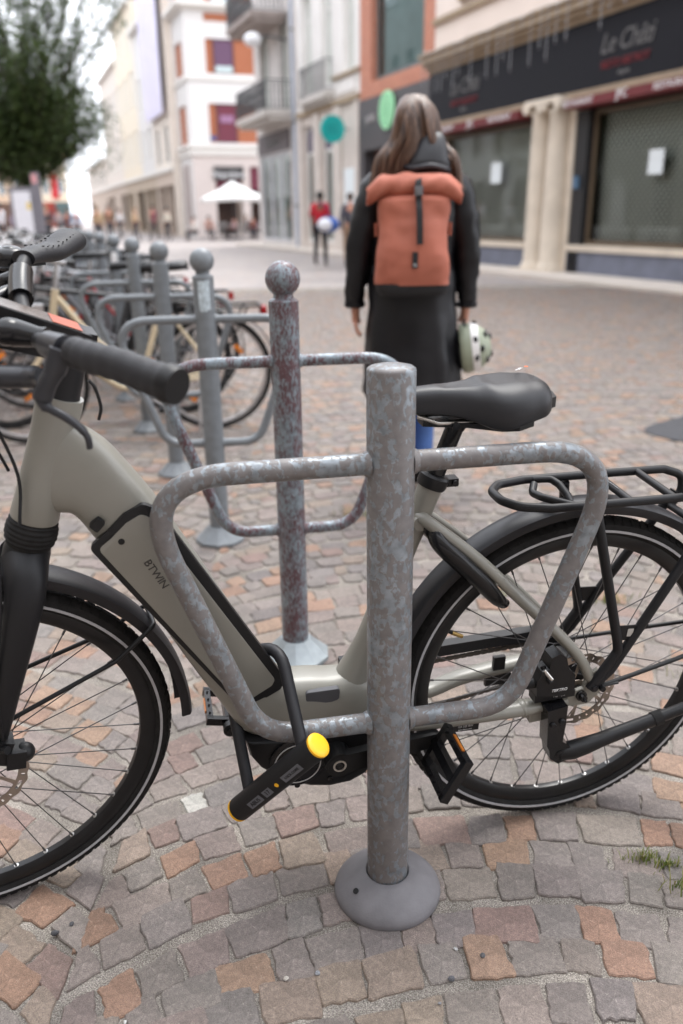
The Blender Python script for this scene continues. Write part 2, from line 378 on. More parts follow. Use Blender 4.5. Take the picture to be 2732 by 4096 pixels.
# ================================================================== SETTING: street and paving
street = MB(); street.add([(-400, -60, -.03), (400, -60, -.03), (400, 600, -.03), (-400, 600, -.03)], [(0, 1, 2, 3)])
tag(street.build('street', STREET, smooth=0), kind='structure', label='street of small grey and pink stone setts running back between the facades')
pave = MB(); NX, NY = 60, 60
pave.add([(-9+18*i/NX, -.6+15.6*j/NY, -.0052) for j in range(NY+1) for i in range(NX+1)],
         [(j*(NX+1)+i, j*(NX+1)+i+1, (j+1)*(NX+1)+i+1, (j+1)*(NX+1)+i) for j in range(NY) for i in range(NX)])
pavement = tag(pave.build('pavement', SAND, smooth=0), kind='structure', label='square paved with worn stone setts in arcs and sandy joints')

PAL = [((.208, .196, .186), 30), ((.232, .213, .196), 20), ((.22, .193, .182), 14), ((.195, .187, .182), 12), ((.275, .185, .135), 10), ((.285, .205, .15), 7), ((.25, .214, .178), 8), ((.222, .168, .15), 6), ((.165, .156, .155), 4)]
PALC = [c for c, k in PAL for _ in range(k)]
def stone_geo(corners, seed, simple):
    rd = random.Random(seed)
    c = sum((Vector(p) for p in corners), Vector((0, 0)))/4
    out_ = []
    per = 2 if simple else 6
    for i in range(4):
        a, b = Vector(corners[i]), Vector(corners[(i+1) % 4]); nn_ = Vector((b.y-a.y, a.x-b.x)).normalized()
        bow = rd.gauss(0, .0016)
        for j in range(per):
            t = (j+.5)/per if not simple else (.16 if j == 0 else .84)
            if not simple and j == 0: t = .045
            if not simple and j == per-1: t = .955
            out_.append(a.lerp(b, t) + nn_*(rd.gauss(0, .0016) + bow*math.sin(math.pi*t)))
    h = rd.gauss(0, .0009); tx, ty = rd.gauss(0, .008), rd.gauss(0, .008)
    z = lambda p: h + (p.x-c.x)*tx + (p.y-c.y)*ty
    n = len(out_)
    def inset(k, dz):
        L_ = []
        for p in out_:
            d = (p-c); l = max(d.length, 1e-4); q = c + d*(1-k/l); L_.append((q.x, q.y, z(q)+dz))
        return L_
    if simple:
        V_ = inset(0, -.012)+inset(.004, 0)
        F_ = [(i, (i+1) % n, n+(i+1) % n, n+i) for i in range(n)] + [tuple(range(n, 2*n))]
    else:
        V_ = inset(-.0012, -.014)+inset(0, -.0028)+inset(.0022, -.0004)+inset(.016, rd.gauss(.0002, .0004))+[(c.x, c.y, z(c)+.0006)]
        F_ = [(k*n+i, k*n+(i+1) % n, (k+1)*n+(i+1) % n, (k+1)*n+i) for k in range(3) for i in range(n)] + [(3*n+i, 3*n+(i+1) % n, 4*n) for i in range(n)]
    return V_, F_, c
ARC_P, ROWH = 1.62, .0855; ARC_A = R(37); ARC_R = ARC_P/2/math.sin(ARC_A); XC = .33
near, far_v, far_f, far_c = [], [], [], []
sid = 0
for seg in range(-6, 7):
    x0 = XC+seg*ARC_P
    for row in range(-4, 172):
        n_ = random.choice((20, 21, 22)); js = []
        for i in range(n_+1):
            js.append(-ARC_A+2*ARC_A*(i+random.uniform(-.24, .24)*(0 < i < n_))/n_)
        for i in range(n_):
            P4 = []
            for t, k in ((js[i], 0), (js[i+1], 0), (js[i+1], 1), (js[i], 1)):
                rr_ = ROWH*(row+k)
                if k: t = max(-ARC_A, min(ARC_A, math.asin(max(-1, min(1, math.sin(t)*(1+.85*ROWH*math.cos(t)/ARC_R))))))
                P4.append(Vector((x0+ARC_R*math.sin(t)*(1+.012*math.sin(row*1.7+seg)), rr_+ARC_R*math.cos(t)-ARC_R+.012*math.sin(3.1*t+row*2.3+seg)+.006*math.sin(9*t+row*1.1))))
            c = sum(P4, Vector((0, 0)))/4
            if c.y < .05 or c.y > 14.3: continue
            halfw = .5*c.y+.75
            if c.x < -halfw-.25 or c.x > halfw+.25: continue
            sid += 1; rd = random.Random(sid*13)
            gap = .001+.0024*rd.random()
            Q = []
            for p in P4:
                d = c-p; Q.append(p + d.normalized()*gap*1.35 + Vector((rd.gauss(0, .0042), rd.gauss(0, .004))))
            col = PALC[rd.randrange(len(PALC))]; kk = rd.uniform(.82, 1.0); col = tuple(x*kk*f_*rd.uniform(.985, 1.015) for x, f_ in zip(col, (.965, .872, .825)))
            if (c-Vector((-.35, 1.486))).length < .042: col = (.4, .385, .35)
            iv = in_view((c.x, c.y, 0)); vis = iv and abs(iv[0]) < 1.0 and -1.0 < iv[1] < .5
            near.append((iv[2] if vis else 99, c.x, c.y, sid, Q, col))
near.sort(key=lambda a: a[0])
def tint(me, cols):
    a = me.attributes.new('tint', 'FLOAT_COLOR', 'FACE'); a.data.foreach_set('color', np.array(cols, dtype=np.float32).ravel())
for k, (zz, cx_, cy_, s_, Q, col) in enumerate(near):
    simple = k >= 300 and cy_ > 2.6
    V_, F_, c = stone_geo(Q, s_, simple)
    if k < 300:
        me = bpy.data.meshes.new('paving_stone'); me.from_pydata([(x-c.x, y-c.y, z) for x, y, z in V_], [], F_)
        me.materials.append(STONE); me.polygons.foreach_set('use_smooth', [True]*len(F_)); me.set_sharp_from_angle(angle=R(13))
        tint(me, [(*col, 1)]*len(F_))
        o = bpy.data.objects.new('paving_stone', me); COL.objects.link(o); o.parent = pavement; o.location = (c.x, c.y, 0)
    else:
        b = len(far_v); far_v += V_; far_f += [tuple(i+b for i in f) for f in F_]; far_c += [(*col, 1)]*len(F_)
me = bpy.data.meshes.new('paving_stone'); me.from_pydata(far_v, [], far_f); me.materials.append(STONE); tint(me, far_c)
me.polygons.foreach_set('use_smooth', [True]*len(far_f)); me.set_sharp_from_angle(angle=R(13))
o = bpy.data.objects.new('paving_stone', me); COL.objects.link(o); o.parent = pavement; o['kind'] = 'stuff'

# dark rough patch lying slightly above the setts
ap = MB(); pl = [(1.78, 4.66), (1.95, 4.35), (2.3, 4.0), (3.4, 3.7), (4.2, 4.5), (3.6, 5.5), (2.5, 5.2), (2.05, 4.93)]
pl = [(p.x, p.y) for p in spline([(a, b, 0) for a, b in pl], 5, True)]
ap.prism(pl, lambda a, b, t: (a, b, t), -.02, .006)
tag(ap.build('dark_patch', mat('grit', (.045, .045, .05), .9, var=.2, vscale=20, bump=.6, bscale=180), smooth=0), kind='structure')

# grass tufts and pebbles in the joints
GT = [((.595, 1.30), 'grass tuft in the joint right below the rear tyre, nearest the kickstand', .03), ((.663, 1.225), 'bright green grass tuft, tallest one between the setts at the right edge', .05), ((.74, 1.265), 'small grass sprig beside a sett at the right edge, behind the tallest tuft', .03), ((.632, 1.28), 'dry yellowish grass sprig between two grey setts', .028), ((.72, 1.2), 'low grass sprig in front of the tallest tuft at the right edge', .03), ((.88, 2.45), 'patch of grass in the joints behind the rear rack', .05), ((.98, 1.98), 'grass clump seen through the rear wheel spokes, right side', .04), ((.52, 2.5), 'faint grass clump between the grey post and the rear mudguard', .045), ((.06, 3.3), 'faint grass patch to the right of the reddish post', .06)]
for (x, y), lb, hgt in GT:
    mb = MB()
    for i in range(70):
        a = random.uniform(0, 6.28); rr_ = abs(random.gauss(0, hgt*.6)); h = hgt*random.uniform(.25, .75)
        bx, by = rr_*math.cos(a)*1.5, rr_*math.sin(a)*.5; b2 = random.uniform(0, 6.28); lw = .0011
        tx, ty = bx+math.cos(b2)*h*.7, by+math.sin(b2)*h*.7; px, py = -math.sin(b2)*lw, math.cos(b2)*lw
        mb.add([(bx-px, by-py, -.006), (bx+px, by+py, -.006), (bx*.5+tx*.5+px, by*.5+ty*.5+py, h*.62), (tx, ty, h), (bx*.5+tx*.5-px, by*.5+ty*.5-py, h*.62)], [(0, 1, 2, 4), (4, 2, 3)])
    o = mb.build('grass_tuft', GRASS, smooth=0); o.location = (x, y, 0); tag(o, lb, 'grass', 'grass tufts in the paving joints')
def rock(r, seed):
    mb = MB(); mb.sphere((0, 0, 0), r, 8, 6); rd = random.Random(seed); mb.v = [tuple(c*rd.uniform(.72, 1.15) for c in p) for p in mb.v]; return mb
PB = [((.175, 1.03), .0075, 'dark pebble on the joint just right of the rubber post base', (.09, .09, .1)), ((.235, 1.075), .007, 'dark pebble lying on a brown sett right of the post', (.08, .08, .085)), ((-.052, 1.045), .006, 'bluish grey pebble just left of the rubber post base', (.25, .26, .28)), ((-.105, 1.035), .006, 'squarish pale pebble on an orange sett left of the post', (.4, .37, .33)), ((.295, .92), .005, 'yellowish pebble in a joint at the lower right', (.45, .36, .22)), ((.298, .885), .004, 'tiny cream pebble below the yellowish one', (.5, .42, .32)), ((-.04, .885), .0045, 'white pebble on the setts below the post base', (.65, .62, .58)), ((.19, 1.09), .005, 'pale grey pebble beside the brown sett right of the post', (.35, .35, .35)), ((-.075, .77), .0045, 'dark pebble on a grey sett at the lower edge', (.07, .065, .065)), ((-.36, .96), .004, 'tiny white chip on a greenish grey sett at the lower left', (.6, .6, .58)), ((-.53, 1.135), .009, 'black crumb of asphalt in the joint under the front tyre', (.05, .05, .055)), ((-.505, 1.155), .007, 'small black asphalt crumb beside the front tyre', (.06, .06, .065)), ((.15, .985), .004, 'small grey pebble below right of the rubber base', (.2, .2, .21))]
for i, ((x, y), r, lb, c) in enumerate(PB):
    o = rock(r, i).build('pebble', mat('pebble_%d' % i, c, .85, var=.3, vscale=300), smooth=0); o.location = (x, y, .001+r*.3); o.scale = (.85, .7, .5); o.rotation_euler = (0, 0, i*1.3); tag(o, lb, 'pebble', 'loose pebbles on the paving')

# ================================================================== bicycle stands
def stand(label, loc, yaw, m, ball=True, loop=(.29, .20, .125), zz=(.865, .40), height=1.02, group='ball topped bike stands in a row', mbase=GREYPAINT, lr=.0155):
    t = empty('bike_stand', label, 'bike stand', loc, yaw, group)
    mb = MB(); pr = .038
    if ball:
        prof = [(pr, .02), (pr, height-.004), (pr-.004, height), (.026, height+.004), (.024, height+.016), (.026, height+.02)]
        mb.lathe(prof, 32); mb.build('post', m, t)
        b = MB(); b.sphere((0, 0, height+.05), .044, 32, 20); b.build('ball', m, t)
        b = MB(); b.lathe([(.098, 0), (.098, .012), (.086, .02), (.055, .052), (.044, .062), (.039, .062)], 10, Matrix.Rotation(.2, 4, 'Z')); b.build('base_flange', mbase, t, smooth=20)
    else:
        mb.lathe([(pr, .004), (pr, height-.006), (pr-.001, height-.003), (pr-.005, height), (.02, height+.003), (.001, height+.004)], 48); mb.build('post', m, t)
        b = MB(); b.lathe([(.101, 0), (.1015, .005), (.099, .0125), (.091, .022), (.078, .032), (.064, .0405), (.052, .0465), (.0445, .0488), (.0412, .0485), (.0395, .0465), (.0392, .01)], 64, caps=False)
        b.build('rubber_base', mbase, t)
        b = MB(); b.lathe([(.0055, 0), (.0055, .0012), (.003, .0016)], 12); o = b.build('fixing_hole', BLACK, t); o.location = (-.068, -.030, .0368); o.rotation_euler = (.25, -.5, 0)
    hw, tw, bw = loop
    for sgn in (-1, 1):
        P = [(sgn*(pr-.006), 0, zz[0]), (sgn*tw, 0, zz[0]), (sgn*(hw+.035), 0, zz[0]-.015), (sgn*(bw+.045), 0, zz[1]+.01), (sgn*bw, 0, zz[1]), (sgn*(pr-.006), 0, zz[1])]
        P = [(sgn*(pr-.006), 0, zz[0]), (sgn*(hw+.055), 0, zz[0]), (sgn*(bw+.05), 0, zz[1]), (sgn*(pr-.006), 0, zz[1])]
        mb = MB(); mb.tube(fillet(P, [0, .105, .095, 0], 14), lr, 20); mb.build('loop', m, t)
        for z in zz:
            mb = MB(); mb.tube([(sgn*(pr-.004), 0, z), (sgn*(pr+.002), 0, z), (sgn*(pr+.006), 0, z)], [lr+.0045, lr+.003, lr+.0004], 20); mb.build('weld', m, t)
    return t
near_stand = stand('flat topped grey bike stand with flaking paint and a rubber foot', (.078, 1.232, 0), R(11), NEARPAINT, False, (.342, .2, .175), (.853, .38), 1.004, 'bike stands in the square', BASEGREY, .0175)
red_stand = stand('ball topped bike stand with dark red paint flaking off', (-.139, 2.122, 0), R(9), REDPAINT, True, mbase=mat('galvanised_base', srgb(140, 147, 150), .45, metal=.3, var=.15, vscale=30))
lab = ['plain grey ball topped stand with a torn sticker, right behind the reddish one', 'plain grey ball topped stand, second behind the reddish one, black saddle beside its ball', 'grey ball topped stand, third behind the reddish one', 'grey ball topped stand with a white sticker, fourth behind the reddish one', 'grey ball topped stand among the parked bikes, fifth behind the reddish one', 'grey ball topped stand among the parked bikes, sixth behind the reddish one', 'grey ball topped stand among the parked bikes, seventh behind the reddish one', 'farthest grey ball topped stand of the row']
proto = None; STANDS = []
for k in range(8):
    loc = (-.486-.338*k, 3.052+.905*k, 0)
    if proto is None: proto = t = stand(lab[0], loc, R(6), GREYPAINT)
    else:
        t = copy_tree(proto); t.location = loc; t['label'] = lab[k]; t.rotation_euler = (0, 0, R(6+random.uniform(-3, 5)))
    STANDS.append(t)
for k in (0, 3):
    t = STANDS[k]
    if True:
        mb = MB(); n_ = 8; a0 = R(-118)
        prof = [(.0385, .9), (.0385, 1.0)] if k == 0 else [(.0385, .93), (.0385, 1.0)]
        vs = [(.0386*math.cos(a0+i*R(9)), .0386*math.sin(a0+i*R(9)), z+random.uniform(-.006, .006)) for z in (prof[0][1], prof[1][1]) for i in range(n_)]
        mb.add(vs, [(i, i+1, n_+i+1, n_+i) for i in range(n_-1)]); mb.build('sticker', mat('sticker_%d' % k, srgb(178, 190, 196) if k == 0 else (.75, .75, .75), .6, var=.35, vscale=70), t)

# ================================================================== the grey electric bicycle
YAW, LEAN = R(12.8), R(-4)
bX = Vector((-math.cos(YAW), -math.sin(YAW), 0)); bS = Vector((math.sin(YAW), -math.cos(YAW), 0))
bY = bS*math.cos(LEAN)+Vector((0, 0, 1))*math.sin(LEAN); bZ = Vector((0, 0, 1))*math.cos(LEAN)-bS*math.sin(LEAN)
BO = Vector((.4366, 1.4621, -.0005))
bike = empty('bicycle', 'grey low step electric bicycle locked to the flat topped stand', 'bicycle', mtx=frame_mtx(bX, bY, bZ, BO))
AX = Vector((-.061, 0, .179)).normalized(); A0 = Vector((.89, 0, .963)); STEER = R(13)
RS = Matrix.Rotation(STEER, 3, AX)
def steer(p): return A0 + RS @ (Vector(p)-A0)
RA = Vector((0, 0, .345)); FA = Vector((1.114, 0, .345))
ident = lambda p: Vector(p)

def superellipse(cx_, cz_, du, dv, hw, n=24, e=3.2):
    """ring in the plane spanned by dv (in XZ) and Y"""
    L_ = []
    for j in range(n):
        a = 2*math.pi*j/n; c, s = math.cos(a), math.sin(a)
        L_.append(Vector((cx_, 0, cz_)) + dv*(math.copysign(abs(c)**(2/e), c)) + Vector((0, 1, 0))*hw*math.copysign(abs(s)**(2/e), s))
    return L_
# ---- frame
fr = MB()
hb, ht = Vector((.951, 0, .784)), Vector((.89, 0, .965)); hd = (ht-hb).normalized()
fr.tube([hb, hb+hd*.004, hb+hd*.05, ht-hd*.05, ht-hd*.004, ht+hd*.012], [.0355, .037, .0345, .0325, .034, .033], 28)
ST = [((.885, .945), (.938, .800), .031), ((.858, .925), (.912, .793), .034), ((.829, .899), (.889, .786), .038), ((.800, .858), (.860, .738), .0415), ((.770, .811), (.834, .69), .043), ((.742, .758), (.808, .642), .044), ((.708, .692), (.772, .570), .0445), ((.662, .600), (.728, .48), .045), ((.616, .508), (.69, .408), .046), ((.586, .455), (.648, .335), .048), ((.56, .435), (.592, .312), .05), ((.52, .430), (.53, .305), .05), ((.478, .424), (.474, .302), .048), ((.437, .424), (.42, .302), .043), ((.408, .41), (.388, .318), .034), ((.398, .395), (.382, .332), .02)]
# densify the stations smoothly
P0 = spline([(a[0], 0, a[1]) for a, b, h in ST], 4); P1 = spline([(b[0], 0, b[1]) for a, b, h in ST], 4); PH = spline([(h, 0, 0) for a, b, h in ST], 4)
rings = []
for a, b, h in zip(P0, P1, PH):
    c = (a+b)/2; rings.append(superellipse(c.x, c.z, None, (a-b)/2, h.x, 28, 2.9))
fr.loft(rings)
s0, s1 = Vector((.441, 0, .40)), Vector((.298, 0, .79)); sdv = (s1-s0).normalized()
fr.tube([s0, s0+sdv*.05, s0+sdv*.09, s0+sdv*.3, s1-sdv*.03, s1], [.036, .027, .0225, .0205, .0215, .022], 24)
for sg in (1, -1):
    # seat stays, chain stays, dropouts
    fr.tube(spline([(.325, sg*.012, .73), (.31, sg*.03, .722), (.223, sg*.046, .65), (.133, sg*.056, .56), (.05, sg*.062, .475), (.008, sg*.066, .425), (-.02, sg*.068, .375)], 4), [.0125]*13+[.012]*12, 14, flat=(1, .85))
    if sg > 0:
        fr.tube(spline([(.40, .035, .325), (.338, .05, .322), (.239, .06, .324), (.15, .066, .328), (.088, .069, .332), (.03, .069, .338)], 4), [.020]*8+[.0185]*8+[.016]*5, 16, flat=(1.05, .7))
        fr.tube([(.125, .066, .3287), (.118, .0665, .3292), (.111, .067, .3297)], [.017, .0205, .017], 16, flat=(1.1, .8))
    else:
        fr.tube(spline([(.40, -.035, .38), (.291, -.05, .312), (.2, -.06, .325), (.1, -.066, .335), (.03, -.068, .342)], 4), .019, 16, flat=(1.1, .65))
    dp = [(.045, .352), (.045, .325), (.012, .322), (-.018, .322), (-.045, .352), (-.05, .375), (-.03, .40), (-.008, .385), (-.004, .36), (.02, .354)]
    fr.prism(dp, lambda a, b, t: (a, t, b), sg*.0655, sg*.0735)
fr.tube([(.325, -.028, .722), (.325, .028, .722)], .014, 14)
fr.box((.075, .069, .318), (.062, .02, .03), Matrix.Rotation(R(4), 3, 'Y'))
frame = fr.build('frame', GREIGE, bike, 50)
fm = frame.modifiers.new('sub', 'SUBSURF'); fm.levels = 0; fm.render_levels = 0

def panel(pts, y0, y1, rad, name, m, parent, ymap=None):
    P = [(p.x, p.z) for p in fillet([(a, 0, b) for a, b in pts], rad, 6, True)]
    mb = MB(); k = len(P); cx_ = sum(p[0] for p in P)/k; cz_ = sum(p[1] for p in P)/k
    ins = [(a+(cx_-a)*.03, b+(cz_-b)*.03) for a, b in P]
    yy = ymap or (lambda a, b: 0)
    vs = [(a, y0+yy(a, b), b) for a, b in P]+[(a, y1-.0008+yy(a, b), b) for a, b in P]+[(a, y1+yy(a, b), b) for a, b in ins]
    mb.add(vs, [(i, (i+1) % k, k+(i+1) % k, k+i) for i in range(k)]+[(k+i, k+(i+1) % k, 2*k+(i+1) % k, 2*k+i) for i in range(k)]+[tuple(range(2*k, 3*k))])
    return mb.build(name, m, parent, 30)
seal = [(.869, .752), (.842, .768), (.816, .793), (.783, .806), (.767, .797), (.575, .452), (.583, .437), (.64, .404), (.655, .404)]
panel([(.872, .745), (.842, .770), (.815, .797), (.784, .811), (.763, .800), (.571, .454), (.58, .434), (.648, .397)], .036, .0475, .012, 'battery_seal', BLACK, frame)
panel([(.858, .742), (.838, .757), (.812, .782), (.788, .795), (.776, .788), (.590, .457), (.596, .445), (.650, .413)], .040, .0492, .010, 'battery_cover', GREIGE, frame)
panel([(.868, .783), (.852, .795), (.842, .785), (.856, .770)], .038, .051, .004, 'battery_latch', BLACK, frame)
def disc_y(name, x, y, z, r, h, m, parent, n=20):
    mb = MB(); mb.lathe([(r, 0), (r, h*.7), (r*.85, h)], n, frame_mtx((1, 0, 0), (0, 0, -1), (0, 1, 0), (x, y, z))); return mb.build(name, m, parent)
disc_y('key_hole', .822, .0492, .752, .0052, .0008, BLACK, frame)
disc_y('bolt', .648, .047, .427, .0065, .0015, BLACK, frame); disc_y('bolt', .474, .046, .312, .006, .001, mat('greige_dark', srgb(105, 102, 95), .4), frame)
ld = Vector((.662-.808, 0, .6-.86)).normalized()
def letters_y(body, x, y, z, size, dirx, m, parent, name='lettering', space=1., shear=0.):
    d = Vector(dirx).normalized(); n_ = Vector((0, 1, 0)); up_ = n_.cross(d)
    return text(name, body, size, m, frame_mtx(d, up_, n_, (x, y, z)), parent, .0003, space=space, shear=shear)
letters_y('BTWIN', .7745, .0497, .689, .0185, (-.46, 0, -.89), mat('dark_print', (.035, .033, .03), .5, var=.05), frame, space=.95)
mb = MB()
Pp = [(p.x, p.z) for p in fillet([(.547, 0, -.036), (.475, 0, -.034), (.478, 0, .036), (.545, 0, .04)], .008, 4, True)]
k_ = len(Pp); topz = lambda x, y: .4335+.004*(x-.5)/.04*.2-(abs(y)/.05)**3*.012+.0012
mb.add([(a, b, topz(a, b)-.006) for a, b in Pp]+[(a, b, topz(a, b)) for a, b in Pp]+[(.51, 0, .4345)], [(i, (i+1) % k_, k_+(i+1) % k_, k_+i) for i in range(k_)]+[(k_+i, k_+(i+1) % k_, 2*k_) for i in range(k_)])
def side_y(x, z):  # half width of the shell at this place
    return .049
panel([(.535, .418), (.472, .418), (.474, .395), (.487, .391), (.527, .391), (.535, .399)], .036, .0475, .006, 'rubber_pad', mat('grey_rubber_pad', (.07, .07, .078), .6), frame)
# tiny print and stickers on the seat tube
sn = (Vector((0, 1, 0)))
for i, (f_, n_) in enumerate(((.17, 'e'), (.145, 'c'), (.10, 'i'))):
    p = s0+sdv*f_; text('lettering', ('CE 25 km/h', 'EN 15194', 'www')[i], .006, mat('dark_print', (.03, .03, .03), .5), frame_mtx(sdv, Vector((-sdv.z, 0, sdv.x)) if False else Vector((0, 1, 0)).cross(sdv), Vector((0, 1, 0)), p+Vector((0, .0235, 0))), frame, .0002)
# ---- motor
mo = MB()
mpoly = [(.648, .332), (.64, .295), (.624, .268), (.598, .244), (.566, .222), (.53, .205), (.49, .197), (.45, .2), (.42, .215), (.4, .245), (.392, .29), (.392, .325), (.5, .318), (.6, .325)]
k_ = len(mpoly); cx_, cz_ = .52, .27
def mring(f_, y): return [Vector((cx_+(a-cx_)*f_, y, cz_+(b-cz_)*f_)) for a, b in mpoly]
mo.loft([mring(.93, -.05), mring(1, -.042), mring(1, .042), mring(.97, .049), mring(.9, .052)])
motor = mo.build('motor', BLACK, bike, 30)
disc_y('motor_cover', .555, .052, .272, .053, .007, GLOSSB, motor, 40)
mb = MB(); mb.ring([(.044, .0600), (.044, .0606), (.0418, .0606), (.0418, .0600)], lambda r, y, a: (.555+r*math.cos(a), y, .272+r*math.sin(a)), 48); mb.build('logo_ring', mat('light_grey_print', (.45, .45, .45), .5, var=.05), motor)
letters_y('owuru', .557, .0600, .283, .0225, (-1, 0, 0), mat('light_grey_print', (.45, .45, .45), .5, var=.05), motor)
for a in (200, 250, 300, 165): disc_y('bolt', .53+.075*math.cos(R(a))*-1, .052, .27+.058*math.sin(R(a)), .0055, .003, GLOSSB, motor)
# ---- cranks and pedals
BB = Vector((.482, 0, .278))
cl = Vector((.297, .13, .305))
ck = MB()
cdir = Vector((.300-.482, 0, .302-.278)); 
P = []
ck.tube([BB+Vector((0, .05, 0)), BB+Vector((0, .088, 0))], .026, 24)
def slab(p, q, w0, w1, y0, y1):
    d = (q-p).normalized(); nn_ = Vector((-d.z, 0, d.x)); o_ = []
    for c, w_, a0, a1 in ((p, w0, 90, 270), (q, w1, -90, 90)):
        for i in range(9):
            a = R(a0+(a1-a0)*i/8); o_.append(c+d*w_*math.cos(a)+nn_*w_*math.sin(a))
    return [(v.x, v.z) for v in o_]
ck.prism(slab(BB, Vector((.300, 0, .302)), .021, .0145, 0, 0), lambda a, b, t: (a, t, b), .072, .089)
crank = ck.build('crank_arm', BLACK, bike, 30)
mb = MB(); mb.ring([(.0125, .0885), (.0125, .0905), (.009, .0905), (.009, .0885)], lambda r, y, a: (BB.x+r*math.cos(a), y, BB.z+r*math.sin(a)), 28); mb.build('crank_ring', STEEL, crank)
disc_y('crank_bolt', BB.x, .087, BB.z, .0075, .0035, GLOSSB, crank)
ck = MB(); ck.prism(slab(BB, Vector((.664, 0, .254)), .021, .0145, 0, 0), lambda a, b, t: (a, t, b), -.1, -.085); ck.tube([BB+Vector((0, -.05, 0)), BB+Vector((0, -.1, 0))], .02, 16)
ck.build('crank_arm', BLACK, bike, 30)
def pedal(c, y0, sg, tilt):
    """platform pedal frame around a spindle, refl strips on the two edges"""
    mb = MB(); Rm = Matrix.Rotation(tilt, 3, 'Y'); L_, Wd, H_ = .102, .092, .016
    def b(cx_, cy_, cz_, dx, dy, dz): mb.box(Vector(c)+Rm @ Vector((cx_, sg*(y0+cy_), cz_)), (dx, dy, dz), Rm)
    for sx in (-1, 1): b(sx*(Wd/2-.007), .055, 0, .012, L_, H_)
    for cy_ in (.006, .104): b(0, cy_, 0, Wd, .012, H_)
    b(0, .055, 0, .017, L_-.01, H_)
    mb.tube([Vector(c)+Vector((0, sg*(y0-.03), 0)), Vector(c)+Vector((0, sg*(y0+.1), 0))], .008, 12)
    for sx in (-1, 1):
        for cy_ in (.02, .045, .065, .09):
            for sz in (-1, 1):
                p = Vector(c)+Rm @ Vector((sx*(Wd/2-.007), sg*(y0+cy_), sz*H_/2)); q = Rm @ Vector((0, 0, sz*.004)); mb.tube([p, p+q], .0022, 6)
    o = mb.build('pedal', GLOSSB, bike, 30)
    for sx in (-1, 1):
        r_ = MB(); r_.box(Vector(c)+Rm @ Vector((sx*(Wd/2-.0004), sg*(y0+.055), 0)), (.003, .045, .0055), Rm); r_.build('reflector', mat('amber_reflector', (.42, .13, .015), .3, var=.1), o, 0)
    return o
pedal((.300, 0, .302), .095, 1, R(-118)); pedal((.664, 0, .254), .11, -1, R(-12))

